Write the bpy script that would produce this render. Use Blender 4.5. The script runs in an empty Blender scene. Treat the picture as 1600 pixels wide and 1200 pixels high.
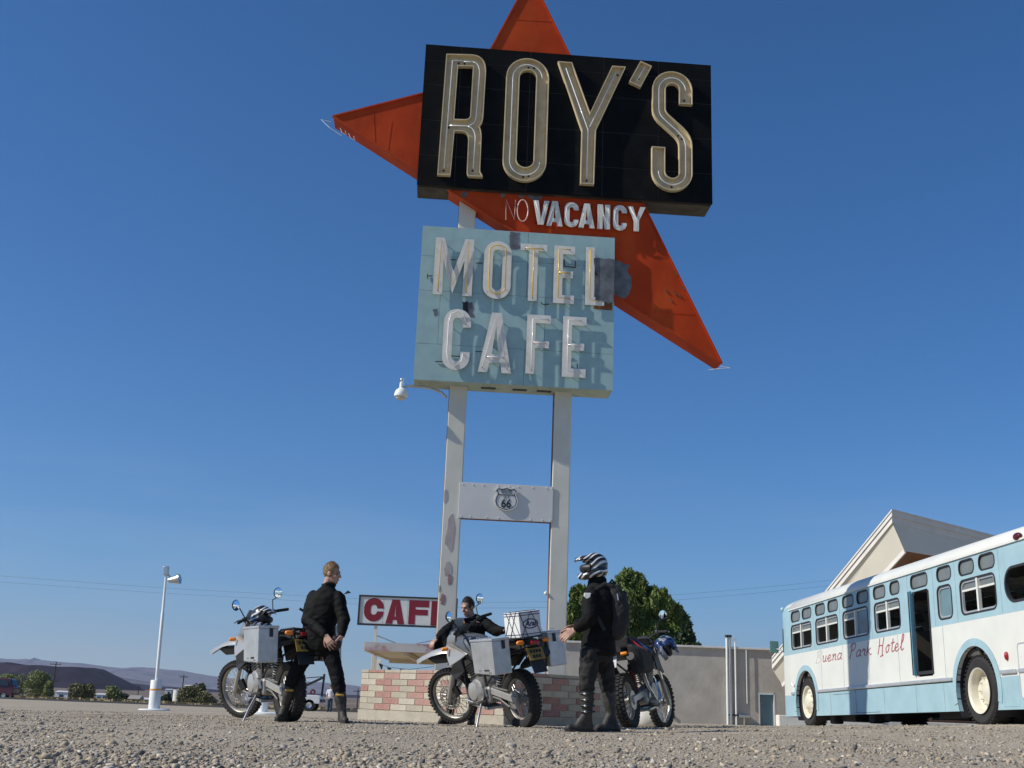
import bpy, bmesh, math, random
import numpy as np
from mathutils import Vector, Matrix, noise
random.seed(7); np.random.seed(7)
sc = bpy.context.scene
col = sc.collection
PI = math.pi
# ------------------------------------------------------------------ camera
FPX, PITCH, ROLL, CAMZ = 1780.0, math.atan(503/1780.0), math.radians(2.2), 0.25
cd = bpy.data.cameras.new('camera'); cam = bpy.data.objects.new('camera', cd); col.objects.link(cam)
cd.sensor_width = 36; cd.lens = 36*FPX/1600; cd.clip_start = 0.05; cd.clip_end = 60000
CROT = Matrix.Rotation(PI/2+PITCH, 3, 'X') @ Matrix.Rotation(ROLL, 3, 'Z')
cam.matrix_world = Matrix.Translation((0, 0, CAMZ)) @ CROT.to_4x4()
sc.camera = cam
# ------------------------------------------------------------------ sky, sun, exposure
SUN_A, SUN_E = math.radians(76.5), math.radians(36.3)      # angle to the left of straight behind the camera
w = bpy.data.worlds.new('World'); sc.world = w; w.use_nodes = True
nt = w.node_tree; nt.nodes.clear()
sky = nt.nodes.new('ShaderNodeTexSky'); sky.sky_type = 'NISHITA'; sky.sun_disc = False
sky.sun_elevation = SUN_E
SUNV = Vector((-math.sin(SUN_A)*math.cos(SUN_E), -math.cos(SUN_A)*math.cos(SUN_E), math.sin(SUN_E)))
sky.sun_rotation = math.atan2(SUNV.x, SUNV.y)
sky.altitude = 300; sky.air_density = 1.0; sky.dust_density = 0.0; sky.ozone_density = 10.0
bg = nt.nodes.new('ShaderNodeBackground'); bg.inputs['Strength'].default_value = 0.105
wo = nt.nodes.new('ShaderNodeOutputWorld')
hs_ = nt.nodes.new('ShaderNodeHueSaturation'); hs_.inputs['Saturation'].default_value = 1.12; hs_.inputs['Value'].default_value = 1.0
nt.links.new(sky.outputs[0], hs_.inputs['Color']); 
tcw = nt.nodes.new('ShaderNodeTexCoord'); mpw = nt.nodes.new('ShaderNodeMapping'); mpw.inputs['Scale'].default_value = (2.2, 2.2, 16)
nzw = nt.nodes.new('ShaderNodeTexNoise'); nzw.inputs['Scale'].default_value = 1.3; nzw.inputs['Detail'].default_value = 7; nzw.inputs['Roughness'].default_value = .6
spw = nt.nodes.new('ShaderNodeSeparateXYZ'); bandw = nt.nodes.new('ShaderNodeMapRange'); bandw.inputs[1].default_value = .22; bandw.inputs[2].default_value = .03
cfw = nt.nodes.new('ShaderNodeMapRange'); cfw.inputs[1].default_value = .45; cfw.inputs[2].default_value = .75; cfw.inputs[4].default_value = .3
mulw = nt.nodes.new('ShaderNodeMath'); mulw.operation = 'MULTIPLY'; mxw = nt.nodes.new('ShaderNodeMix'); mxw.data_type = 'RGBA'; mxw.inputs[7].default_value = (5.6, 6.0, 6.3, 1)
for a_, b_ in ((tcw.outputs['Generated'], mpw.inputs[0]), (mpw.outputs[0], nzw.inputs['Vector']), (tcw.outputs['Generated'], spw.inputs[0]), (spw.outputs['Z'], bandw.inputs[0]), (nzw.outputs['Fac'], cfw.inputs[0]), (bandw.outputs[0], mulw.inputs[0]), (cfw.outputs[0], mulw.inputs[1]), (mulw.outputs[0], mxw.inputs[0]), (hs_.outputs[0], mxw.inputs[6]), (mxw.outputs[2], bg.inputs[0])): nt.links.new(a_, b_)   # faint thin cirrus low all round
nt.links.new(bg.outputs[0], wo.inputs[0])
sd = bpy.data.lights.new('sun', 'SUN'); sd.energy = 4.9; sd.angle = math.radians(0.53); sd.color = (1.0, 0.95, 0.86)
sun = bpy.data.objects.new('sun', sd); col.objects.link(sun)
sun.rotation_euler = SUNV.to_track_quat('Z', 'Y').to_euler()
sc.view_settings.view_transform = 'Standard'; sc.view_settings.look = 'None'
sc.view_settings.exposure = 0.0; sc.view_settings.gamma = 1.0
sc.render.engine = 'CYCLES'
# ------------------------------------------------------------------ helpers
def V(*a): return Vector(a if len(a) > 1 else a[0])
def at(px, py, Y):
    "world point on the line of sight of a photograph pixel at distance Y"
    d = CROT @ Vector(((px-800)/FPX, (600-py)/FPX, -1)); return Vector((0, 0, CAMZ)) + d*(Y/d.y)
def sm(a, b, x):
    t = min(1, max(0, (x-a)/(b-a))); return t*t*(3-2*t)
def gz(x, y):
    z = .0105*max(-15, min(10, x)) - .007*max(0, min(y, 130)-14) + .03*max(0, min(x, 12)-1)*max(0, min(1, (30-y)/14))
    if y > 130: z -= .012*min(y-130, 170)
    if y > 900: z += (y-900)*.0035
    return z
def gpt(px, Y, py=1130):
    p = at(px, py, Y); return Vector((p.x, Y, gz(p.x, Y)))
def lin(c):
    return tuple((x/12.92 if x <= .04045 else ((x+.055)/1.055)**2.4) for x in c)
def mat(name, c, rough=.6, metal=0, var=.12, scale=6, bump=0, bscale=40, c2=None, cov=.5, spec=.5, detail=6, coat=0, sharp=.12, c2scale=None, trans=0, coord='Object', streak=1.0):
    "procedural principled material: base colour with soft mottling, optional second colour in patches, optional bump"
    m = bpy.data.materials.new(name); m.use_nodes = True; n = m.node_tree.nodes; l = m.node_tree.links
    b = n['Principled BSDF']; b.inputs['Roughness'].default_value = rough; b.inputs['Metallic'].default_value = metal
    b.inputs['Specular IOR Level'].default_value = spec
    if coat: b.inputs['Coat Weight'].default_value = coat; b.inputs['Coat Roughness'].default_value = .1
    if trans: b.inputs['Transmission Weight'].default_value = trans
    tc = n.new('ShaderNodeTexCoord')
    nz = n.new('ShaderNodeTexNoise'); nz.inputs['Scale'].default_value = scale; nz.inputs['Detail'].default_value = detail
    l.new(tc.outputs[coord], nz.inputs['Vector'])
    mr = n.new('ShaderNodeMapRange'); mr.inputs[1].default_value = .3; mr.inputs[2].default_value = .7
    mr.inputs[3].default_value = 1-var; mr.inputs[4].default_value = 1+var
    l.new(nz.outputs['Fac'], mr.inputs[0])
    mx = n.new('ShaderNodeMix'); mx.data_type = 'RGBA'; mx.blend_type = 'MULTIPLY'; mx.inputs[0].default_value = 1
    mx.inputs[6].default_value = (*c, 1); l.new(mr.outputs[0], mx.inputs[7])
    out = mx.outputs[2]
    if c2:
        n2 = n.new('ShaderNodeTexNoise'); n2.inputs['Scale'].default_value = c2scale or scale*.6; n2.inputs['Detail'].default_value = 8
        n2.inputs['Roughness'].default_value = .65
        mp = n.new('ShaderNodeMapping'); mp.inputs['Location'].default_value = (3.1, 7.7, 1.3); mp.inputs['Scale'].default_value = (1, 1, streak)
        l.new(tc.outputs[coord], mp.inputs[0]); l.new(mp.outputs[0], n2.inputs['Vector'])
        r2 = n.new('ShaderNodeMapRange'); r2.inputs[1].default_value = 1-cov; r2.inputs[2].default_value = 1-cov+sharp
        l.new(n2.outputs['Fac'], r2.inputs[0])
        m2 = n.new('ShaderNodeMix'); m2.data_type = 'RGBA'; l.new(r2.outputs[0], m2.inputs[0]); l.new(out, m2.inputs[6])
        m2.inputs[7].default_value = (*c2, 1); out = m2.outputs[2]
    l.new(out, b.inputs['Base Color'])
    if bump:
        n3 = n.new('ShaderNodeTexNoise'); n3.inputs['Scale'].default_value = bscale; n3.inputs['Detail'].default_value = 5
        l.new(tc.outputs[coord], n3.inputs['Vector'])
        bp = n.new('ShaderNodeBump'); bp.inputs['Strength'].default_value = bump; bp.inputs['Distance'].default_value = .02
        l.new(n3.outputs['Fac'], bp.inputs['Height']); l.new(bp.outputs[0], b.inputs['Normal'])
    return m
def frames(pts, up=None):
    "parallel-transport frames along a polyline"
    pts = [Vector(p) for p in pts]; n = len(pts); T = []
    for i in range(n):
        a = pts[max(0, i-1)]; b = pts[min(n-1, i+1)]; t = (b-a)
        if t.length < 1e-9: t = Vector((0, 0, 1))
        T.append(t.normalized())
    u = Vector(up) if up is not None else (Vector((0, 0, 1)) if abs(T[0].z) < .9 else Vector((1, 0, 0)))
    N = []
    for t in T:
        u = (u - t*u.dot(t))
        if u.length < 1e-6: u = t.orthogonal()
        u.normalize(); N.append(u.copy())
    return pts, T, N
class MB:
    def __init__(s): s.v = []; s.f = []; s.m = []
    def add(s, vs, fs, mi=0):
        o = len(s.v); s.v += [Vector(p) for p in vs]; s.f += [tuple(i+o for i in f) for f in fs]; s.m += [mi]*len(fs); return s
    def box(s, c, d, R=None, mi=0, taper=1):
        c = Vector(c); h = Vector(d)/2; vs = []
        for z in (-1, 1):
            k = 1 if z < 0 else taper
            for x, y in ((-1, -1), (1, -1), (1, 1), (-1, 1)):
                p = Vector((x*h.x*k, y*h.y*k, z*h.z)); vs.append(c + (R @ p if R else p))
        return s.add(vs, [(3, 2, 1, 0), (4, 5, 6, 7), (0, 1, 5, 4), (1, 2, 6, 5), (2, 3, 7, 6), (3, 0, 4, 7)], mi)
    def bar(s, a, b, w, h, up=(0, 0, 1), mi=0):
        a = Vector(a); b = Vector(b); t = (b-a).normalized(); u = Vector(up); u = (u-t*u.dot(t)).normalized(); r = t.cross(u)
        vs = [p + r*(x*w/2) + u*(y*h/2) for p in (a, b) for x, y in ((-1, -1), (1, -1), (1, 1), (-1, 1))]
        return s.add(vs, [(0, 1, 2, 3), (7, 6, 5, 4), (0, 4, 5, 1), (1, 5, 6, 2), (2, 6, 7, 3), (3, 7, 4, 0)], mi)
    def loft(s, rings, cap=True, mi=0, closed=False):
        n = len(rings[0]); vs = [p for r in rings for p in r]; fs = []
        k = len(rings)
        for i in range(k if closed else k-1):
            j = (i+1) % k
            for q in range(n):
                fs.append((i*n+q, i*n+(q+1) % n, j*n+(q+1) % n, j*n+q))
        if cap and not closed:
            fs.append(tuple(range(n-1, -1, -1))); fs.append(tuple((k-1)*n+q for q in range(n)))
        return s.add(vs, fs, mi)
    def tube(s, pts, r, n=8, mi=0, closed=False, cap=True, up=None, flat=1):
        pts, T, N = frames(pts, up); rs = r if isinstance(r, (list, tuple)) else [r]*len(pts)
        if closed:
            m = len(pts); T = [(pts[(i+1) % m]-pts[i-1]).normalized() for i in range(m)]
            u = N[0]; N = []
            for t in T: u = (u-t*u.dot(t)).normalized(); N.append(u.copy())
        rings = []
        for p, t, u, q in zip(pts, T, N, rs):
            b = t.cross(u); rings.append([p + (u*math.cos(a)*flat + b*math.sin(a))*q for a in [2*PI*i/n for i in range(n)]])
        return s.loft(rings, cap, mi, closed)
    def cyl(s, a, b, r, r2=None, n=14, mi=0): return s.tube([a, b], [r, r if r2 is None else r2], n, mi)
    def capsule(s, a, b, ra, rb, n=12, mi=0, flat=1, up=None):
        a = Vector(a); b = Vector(b); t = (b-a)
        t = t.normalized() if t.length > 1e-6 else Vector((0, 0, 1)); P = []; R = []
        for i in range(5): th = PI/2*i/5; P.append(a - t*ra*math.cos(th)); R.append(max(.0005, ra*math.sin(th)))
        P.append(a); R.append(ra); P.append(b); R.append(rb)
        for i in range(1, 6): th = PI/2*i/5; P.append(b + t*rb*math.sin(th)); R.append(max(.0005, rb*math.cos(th)))
        T, u = t, (Vector(up) if up is not None else (Vector((0, 0, 1)) if abs(t.z) < .9 else Vector((1, 0, 0))))
        u = (u-t*u.dot(t)).normalized(); bb = t.cross(u)
        return s.loft([[p + (u*math.cos(x)*flat + bb*math.sin(x))*r for x in [2*PI*i/n for i in range(n)]] for p, r in zip(P, R)], True, mi)
    def chain(s, js, n=12, mi=0, flat=1, up=None):
        for (a, ra), (b, rb) in zip(js[:-1], js[1:]): s.capsule(a, b, ra, rb, n, mi, flat, up)
        return s
    def ball(s, c, r, n=12, mi=0, R=None):
        r = Vector(r) if not isinstance(r, (int, float)) else Vector((r, r, r)); c = Vector(c); rings = []
        for i in range(1, n): 
            th = PI*i/n
            ring = []
            for j in range(2*n):
                p = Vector((r.x*math.sin(th)*math.cos(PI*j/n), r.y*math.sin(th)*math.sin(PI*j/n), -r.z*math.cos(th)))
                ring.append(c + (R @ p if R else p))
            rings.append(ring)
        o = len(s.v); s.loft(rings, False, mi)
        k = 2*n
        for sg, base in ((-1, 0), (1, (n-2)*k)):
            p = Vector((0, 0, sg*r.z)); s.v.append(c + (R @ p if R else p)); t = len(s.v)-1
            for j in range(k):
                a, b = o+base+j, o+base+(j+1) % k
                s.f.append((t, b, a) if sg < 0 else (t, a, b)); s.m.append(mi)
        return s
    def lathe(s, prof, c, axis=(0, 0, 1), n=24, mi=0, closed=False):
        ax = Vector(axis).normalized(); u = ax.orthogonal().normalized(); b = ax.cross(u); c = Vector(c)
        rings = [[c + ax*h + (u*math.cos(2*PI*i/n) + b*math.sin(2*PI*i/n))*max(r, 1e-4) for i in range(n)] for r, h in prof]
        s.loft(rings, False, mi, closed)
        if not closed:
            m_ = len(s.v); k = len(rings)
            if prof[0][0] <= .06: s.f.append(tuple(m_-k*n+q for q in range(n-1, -1, -1))); s.m.append(mi)
            if prof[-1][0] <= .06: s.f.append(tuple(m_-n+q for q in range(n))); s.m.append(mi)
        return s
    def torus(s, c, axis, R, r, n=32, k=10, mi=0, sx=1):
        return s.lathe([(R + r*math.cos(2*PI*i/k), sx*r*math.sin(2*PI*i/k)) for i in range(k)], c, axis, n, mi, True)
    def prism(s, poly, d, mi=0):
        "closed prism over a planar polygon (may be concave, triangulated), extruded by vector d"
        poly = [Vector(p) for p in poly]; d = Vector(d); n = len(poly)
        from mathutils.geometry import tessellate_polygon
        tr = tessellate_polygon([poly]); nrm = Vector((0, 0, 0))
        for i in range(n): nrm += (poly[i]-poly[0]).cross(poly[(i+1) % n]-poly[0])
        vs = poly + [p+d for p in poly]; fs = []
        for t in tr:
            a, b, c = t
            k = (poly[b]-poly[a]).cross(poly[c]-poly[a]).dot(d)
            if k < 0: fs += [(a, b, c), (c+n, b+n, a+n)]
            else: fs += [(c, b, a), (a+n, b+n, c+n)]
        sgn = nrm.dot(d) > 0
        for i in range(n):
            j = (i+1) % n; fs.append((i, j, j+n, i+n) if sgn else (j, i, i+n, j+n))
        return s.add(vs, fs, mi)
    def mesh(s, name, org=None, smooth=None):
        me = bpy.data.meshes.new(name); o = Vector(org) if org is not None else Vector((0, 0, 0))
        me.from_pydata([p-o for p in s.v], [], s.f); me.update()
        return me
    def build(s, name, mats, parent=None, smooth=None, org=None, bevel=0, seg=2, fix=True):
        me = s.mesh(name, org)
        if fix:
            bm = bmesh.new(); bm.from_mesh(me); bmesh.ops.recalc_face_normals(bm, faces=bm.faces); bm.to_mesh(me); bm.free()
        mats = mats if isinstance(mats, (list, tuple)) else [mats]
        for m in mats: me.materials.append(m)
        if len(mats) > 1: me.polygons.foreach_set('material_index', s.m)
        if smooth:
            me.polygons.foreach_set('use_smooth', [True]*len(me.polygons)); me.set_sharp_from_angle(angle=math.radians(smooth))
        ob = bpy.data.objects.new(name, me); col.objects.link(ob)
        if parent is not None: ob.parent = parent
        if bevel:
            md = ob.modifiers.new('bevel', 'BEVEL'); md.width = bevel; md.segments = seg; md.limit_method = 'ANGLE'; md.angle_limit = math.radians(35)
            md.harden_normals = False
        return ob
def thing(name, label, cat, loc=(0, 0, 0), rot=(0, 0, 0), group=None):
    o = bpy.data.objects.new(name, None); col.objects.link(o); o.location = loc; o.rotation_euler = rot
    o['label'] = label; o['category'] = cat; o.empty_display_size = .2
    if group: o['group'] = group
    return o
def tag(o, label, cat, group=None):
    o['label'] = label; o['category'] = cat
    if group: o['group'] = group
    return o
def struct(o): o['kind'] = 'structure'; return o
def share(src, name, parent, loc=(0, 0, 0), rot=(0, 0, 0), mtx=None):
    o = bpy.data.objects.new(name, src.data if hasattr(src, 'data') else src); col.objects.link(o); o.parent = parent; o.location = loc; o.rotation_euler = rot
    return o
def arc(cx, cz, r, a0, a1, n=10):
    return [(cx+r*math.cos(math.radians(a0+(a1-a0)*i/n)), cz+r*math.sin(math.radians(a0+(a1-a0)*i/n))) for i in range(n+1)]
def ribbon(path, w):
    "outline of a stroke of width w along a 2-d path (mitred)"
    P = [Vector(p) for p in path]; L = []; R = []
    for i, p in enumerate(P):
        a = (p-P[i-1]).normalized() if i else None; b = (P[i+1]-p).normalized() if i < len(P)-1 else None
        if a is None: a = b
        if b is None: b = a
        t = (a+b).normalized(); nn = Vector((-t.y, t.x)); k = 1/max(.5, nn.dot(Vector((-a.y, a.x))))
        L.append(p+nn*w/2*k); R.append(p-nn*w/2*k)
    return [tuple(p) for p in L+R[::-1]]
def area2(lp): return sum(lp[i-1][0]*lp[i][1]-lp[i][0]*lp[i-1][1] for i in range(len(lp)))/2
def inset(lp, d):
    "offset a closed 2-d loop to its left by d"
    n = len(lp); out = []
    for i in range(n):
        p = Vector(lp[i]); a = (p-Vector(lp[i-1])); b = (Vector(lp[(i+1) % n])-p)
        a = a.normalized() if a.length > 1e-9 else b.normalized(); b = b.normalized() if b.length > 1e-9 else a
        t = (a+b); t = t.normalized() if t.length > 1e-6 else a
        nn = Vector((-t.y, t.x)); k = 1/max(.45, nn.dot(Vector((-a.y, a.x)))); out.append(tuple(p+nn*d*k))
    return out
def plate(mb, loops, y0, y1, f=lambda x, y, z: Vector((x, y, z)), mi=0, mis=None):
    "solid flat letter: 2-d loops (first outer, rest holes) in the x-z plane between depth y0 (front) and y1"
    from mathutils.geometry import tessellate_polygon
    lp = []
    for i, q in enumerate(loops):
        q = [tuple(p) for p in q]
        if (area2(q) > 0) != (i == 0): q = q[::-1]
        lp.append(q)
    flat = [p for q in lp for p in q]; tr = tessellate_polygon([[Vector((x, z, 0)) for x, z in q] for q in lp])
    n = len(flat); vs = [f(x, y0, z) for x, z in flat] + [f(x, y1, z) for x, z in flat]
    fs = []; 
    for a, b, c in tr:
        A, B, C = (Vector(flat[i]) for i in (a, b, c)); k = (B-A).x*(C-A).y-(B-A).y*(C-A).x
        t = (a, b, c) if k > 0 else (c, b, a); fs += [t, (t[2]+n, t[1]+n, t[0]+n)]
    mb.add(vs, fs, mi)
    o = 0; vs2 = vs; fs = []
    for q in lp:
        m = len(q)
        for i in range(m):
            j = (i+1) % m; fs.append((o+i, o+i+n, o+j+n, o+j))
        o += m
    mb.add(vs2, fs, mi if mis is None else mis); return mb
def glyph(ch, w, h, t):
    "block letter as loops in a w x h box with stroke t"
    if ch == 'E': return [[(0, 0), (w, 0), (w, t), (t, t), (t, h/2-t*.42), (w*.92, h/2-t*.42), (w*.92, h/2+t*.42), (t, h/2+t*.42), (t, h-t), (w, h-t), (w, h), (0, h)]]
    if ch == 'F': return [[(0, 0), (t, 0), (t, h/2-t*.42), (w*.95, h/2-t*.42), (w*.95, h/2+t*.42), (t, h/2+t*.42), (t, h-t), (w, h-t), (w, h), (0, h)]]
    if ch == 'L': return [[(0, 0), (w, 0), (w, t), (t, t), (t, h), (0, h)]]
    if ch == 'T': return [[(w/2-t/2, 0), (w/2+t/2, 0), (w/2+t/2, h-t*.8), (w, h-t*.8), (w, h), (0, h), (0, h-t*.8), (w/2-t/2, h-t*.8)]]
    if ch == 'M': return [[(0, 0), (t, 0), (t*.95, h*.62), (w/2, 0.03*h), (w-t*.95, h*.62), (w-t, 0), (w, 0), (w, h), (w-t*.95, h), (w/2, h*.42), (t*.95, h), (0, h)]]
    if ch == 'N': return [[(0, 0), (t, 0), (t, h*.58), (w-t, 0), (w, 0), (w, h), (w-t, h), (w-t, h*.42), (t, h), (0, h)]]
    if ch == 'V': return [[(w/2-t*.55, 0), (w/2+t*.55, 0), (w, h), (w-t, h), (w/2, t*.9), (t, h), (0, h)]]
    if ch == 'Y': return [[(w/2-t/2, 0), (w/2+t/2, 0), (w/2+t/2, h*.42), (w, h), (w-t*1.05, h), (w/2, h*.55), (t*1.05, h), (0, h), (w/2-t/2, h*.42)]]
    if ch == 'A':
        k = lambda z: (w/2-t*.55)*z/h
        return [[(0, 0), (t, 0), (t+k(h*.16), h*.16), (w-t-k(h*.16), h*.16), (w-t, 0), (w, 0), (w/2+t*.55, h), (w/2-t*.55, h)],
                [(t*1.05+k(h*.3), h*.3), (w-t*1.05-k(h*.3), h*.3), (w/2, h*.78)]]
    if ch == 'O':
        def stad(d):
            r = (w-2*d)/2; return arc(w/2, h-w/2, r, 0, 180, 14) + arc(w/2, w/2, r, 180, 360, 14)
        return [stad(0), stad(t)]
    if ch == 'C':
        r = (w-t)/2
        return [ribbon([(w-t/2, min(h*.7, h-w/2-.01))] + arc(w/2, h-w/2, r, 0, 180, 14) + arc(w/2, w/2, r, 180, 360, 14) + [(w-t/2, max(h*.3, w/2+.01))], t)]
def skinned(mb, voxel, name, smooth_it=4, keep=None):
    "union of closed shapes as one continuous surface"
    me = mb.mesh(name); o = bpy.data.objects.new(name, me); col.objects.link(o)
    md = o.modifiers.new('r', 'REMESH'); md.mode = 'VOXEL'; md.voxel_size = voxel; md.use_smooth_shade = True
    if smooth_it:
        ms = o.modifiers.new('s', 'SMOOTH'); ms.factor = .5; ms.iterations = smooth_it
    dg = bpy.context.evaluated_depsgraph_get(); dg.update()
    r = bpy.data.meshes.new_from_object(o.evaluated_get(dg)); bpy.data.objects.remove(o); bpy.data.meshes.remove(me); r.name = name
    return r
def wrinkle(me, amp, scale, seed=0, zs=1.0, aniso=(1, 1, 1)):
    n = len(me.vertices); co = np.empty(n*3); me.vertices.foreach_get('co', co); co = co.reshape(-1, 3)
    no = np.empty(n*3); me.vertices.foreach_get('normal', no); no = no.reshape(-1, 3)
    for i in range(n):
        p = Vector((co[i, 0]*scale*aniso[0]+seed, co[i, 1]*scale*aniso[1], co[i, 2]*scale*aniso[2]))
        k = noise.noise(p); k2 = 1-2*abs(noise.noise(p*2.1+Vector((5, 3, 1)))); co[i] += no[i]*amp*(k*.9+k2*.6-.3)
    me.vertices.foreach_set('co', co.ravel()); me.update()
def link(me, name, mats, parent, org=None, smooth=180):
    if org is not None: me.transform(Matrix.Translation(-Vector(org)))
    me.materials.clear()
    for m in (mats if isinstance(mats, (list, tuple)) else [mats]): me.materials.append(m)
    me.polygons.foreach_set('use_smooth', [True]*len(me.polygons))
    o = bpy.data.objects.new(name, me); col.objects.link(o); o.parent = parent; return o
# ------------------------------------------------------------------ ground and far country
def ground_mat():
    m = bpy.data.materials.new('gravel_ground'); m.use_nodes = True; n = m.node_tree.nodes; l = m.node_tree.links
    b = n['Principled BSDF']; b.inputs['Roughness'].default_value = .95; b.inputs['Specular IOR Level'].default_value = .2
    g = n.new('ShaderNodeNewGeometry')
    def nz(scale, detail=6):
        q = n.new('ShaderNodeTexNoise'); q.inputs['Scale'].default_value = scale; q.inputs['Detail'].default_value = detail
        l.new(g.outputs['Position'], q.inputs['Vector']); return q
    def ramp(src, stops):
        r = n.new('ShaderNodeValToRGB'); r.color_ramp.elements[0].position = stops[0][0]; r.color_ramp.elements[0].color = (*stops[0][1], 1)
        r.color_ramp.elements[1].position = stops[-1][0]; r.color_ramp.elements[1].color = (*stops[-1][1], 1)
        for p, c in stops[1:-1]: e = r.color_ramp.elements.new(p); e.color = (*c, 1)
        l.new(src, r.inputs[0]); return r
    fine = ramp(nz(55, 8).outputs['Fac'], [(.3, (.26, .215, .155)), (.5, (.4, .34, .255)), (.7, (.52, .455, .36))])
    big = nz(.35, 4); mr = n.new('ShaderNodeMapRange'); mr.inputs[1].default_value = .3; mr.inputs[2].default_value = .7; mr.inputs[3].default_value = .85; mr.inputs[4].default_value = 1.12
    l.new(big.outputs['Fac'], mr.inputs[0])
    mu = n.new('ShaderNodeMix'); mu.data_type = 'RGBA'; mu.blend_type = 'MULTIPLY'; mu.inputs[0].default_value = 1
    l.new(fine.outputs[0], mu.inputs[6]); l.new(mr.outputs[0], mu.inputs[7])
    far = ramp(nz(.012, 10).outputs['Fac'], [(.35, (.075, .06, .05)), (.5, (.17, .13, .095)), (.65, (.26, .2, .15))])
    sp = n.new('ShaderNodeSeparateXYZ'); l.new(g.outputs['Position'], sp.inputs[0])
    md = n.new('ShaderNodeMapRange'); md.inputs[1].default_value = 150; md.inputs[2].default_value = 320; l.new(sp.outputs['Y'], md.inputs[0])
    mx = n.new('ShaderNodeMix'); mx.data_type = 'RGBA'; l.new(md.outputs[0], mx.inputs[0]); l.new(mu.outputs[2], mx.inputs[6]); l.new(far.outputs[0], mx.inputs[7])
    l.new(mx.outputs[2], b.inputs['Base Color'])
    bp = n.new('ShaderNodeBump'); bp.inputs['Strength'].default_value = .9; bp.inputs['Distance'].default_value = .025
    l.new(nz(38, 8).outputs['Fac'], bp.inputs['Height']); l.new(bp.outputs[0], b.inputs['Normal'])
    return m
M_ground = ground_mat()
ys = [-40, -20, -10, -4, 0, 2, 3]+[3+.12*i for i in range(1, 110)]
while ys[-1] < 24000: ys.append(ys[-1]*1.045+.05)
us = np.linspace(-1, 1, 161)
vs = []
for y in ys:
    wd = 30+1.3*max(y, 0)
    for u in us:
        x = wd*(abs(u)**1.6)*(1 if u > 0 else -1)
        z = gz(x, y)
        if y < 40: z += .018*noise.noise(Vector((x*1.3, y*1.3, 0)))+.03*noise.noise(Vector((x*.4, y*.4, 5)))*(1 if abs(x) > 3 or y < 10 else .4)
        vs.append((x, y, z))
nx = len(us); fs = [(j*nx+i, j*nx+i+1, (j+1)*nx+i+1, (j+1)*nx+i) for j in range(len(ys)-1) for i in range(nx-1)]
b = MB(); b.v = [Vector(p) for p in vs]; b.f = fs; b.m = [0]*len(fs)
ground = struct(b.build('ground', M_ground, smooth=180, fix=False))
# highway behind the lot
M_road = mat('asphalt', (.05, .05, .052), .9, var=.2, scale=.8)
b = MB(); N = 24; L = []; Rr = []
for i in range(N+1):
    x = -170+ (230)*i/N; y = 108-.35*(x+40); L.append(V(x, y-4, gz(x, y-4))); Rr.append(V(x, y+4, gz(x, y+4)))
for i in range(N):
    for a, c in ((L[i], L[i+1]),):
        d, e = Rr[i+1], Rr[i]; up = V(0, 0, .14); b.add([a, c, d, e, a+up, c+up, d+up, e+up], [(4, 5, 6, 7), (0, 1, 5, 4), (2, 3, 7, 6)])
struct(b.build('road', M_road))
# mountains
def ridge(name, profile, Y, depth, m, rough, seed, foot=30):
    "profile: (px, py) skyline; builds a real range with a front slope and a back slope"
    pts = [at(px, py, Y) for px, py in profile]; xs = [p.x for p in pts]; zs = [p.z for p in pts]
    x0, x1 = xs[0], xs[-1]; nxx, nyy = 420, 31; g = MB(); rows = []
    for j in range(nyy):
        t = -1+2*j/(nyy-1); row = []
        for i in range(nxx):
            x = x0+(x1-x0)*i/(nxx-1); z = np.interp(x, xs, zs); z *= 1+.05*noise.multi_fractal(Vector((x/rough*3, seed, 0)), 1.0, 2.2, 4)-.05; k = 1-abs(t)
            q = Vector((x/rough, t*depth/rough, seed)); nzv = noise.multi_fractal(q, 1.0, 2.1, 5)
            gul = abs(noise.noise(Vector((x/rough*2.6, t*1.2, seed+4))))*.6+abs(noise.noise(Vector((x/rough*7, t*2.2, seed+8))))*.6
            hh = (k**.85)*z*(1-.5*gul*min(1, 4*abs(t))*(1 if abs(t) > .04 else 0)) + (nzv-1)*z*.06*(min(1, 8*abs(t)))
            row.append((x+ (depth*.12*noise.noise(q*1.3)), Y+t*depth, hh-foot*(abs(t)**2)))
        rows.append(row)
    g.v = [Vector(p) for r in rows for p in r]
    g.f = [(j*nxx+i, j*nxx+i+1, (j+1)*nxx+i+1, (j+1)*nxx+i) for j in range(nyy-1) for i in range(nxx-1)]; g.m = [0]*len(g.f)
    o = struct(g.build(name, m, smooth=180, fix=False)); return o
M_mtn = mat('mountain_rock', (.13, .1, .1), .95, var=.55, scale=.004, coord='Object', spec=.1)
M_mtn2 = mat('near_hill_rock', (.1, .075, .08), .95, var=.5, scale=.006, coord='Object', spec=.1)
M_crater = mat('crater_cinder', (.03, .02, .032), .95, var=.5, scale=.03, coord='Object', spec=.05)
ridge('hills', [(-420, 1030), (-250, 1024), (-120, 1028), (-40, 1026), (0, 1029.5), (20, 1029), (40, 1030), (55, 1028), (70, 1031), (95, 1032), (120, 1035), (140, 1036), (160, 1041), (178, 1042.5), (200, 1042), (225, 1042.5), (250, 1046), (272, 1047), (290, 1051), (310, 1055), (330, 1057.5), (360, 1061), (400, 1060), (430, 1064), (470, 1063), (500, 1067), (530, 1070), (555, 1074), (600, 1077), (660, 1076), (720, 1082), (800, 1080), (900, 1086), (1000, 1090), (1100, 1094), (1300, 1100), (1600, 1112), (1900, 1120)], 15000, 3200, M_mtn, 900, 2)
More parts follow.
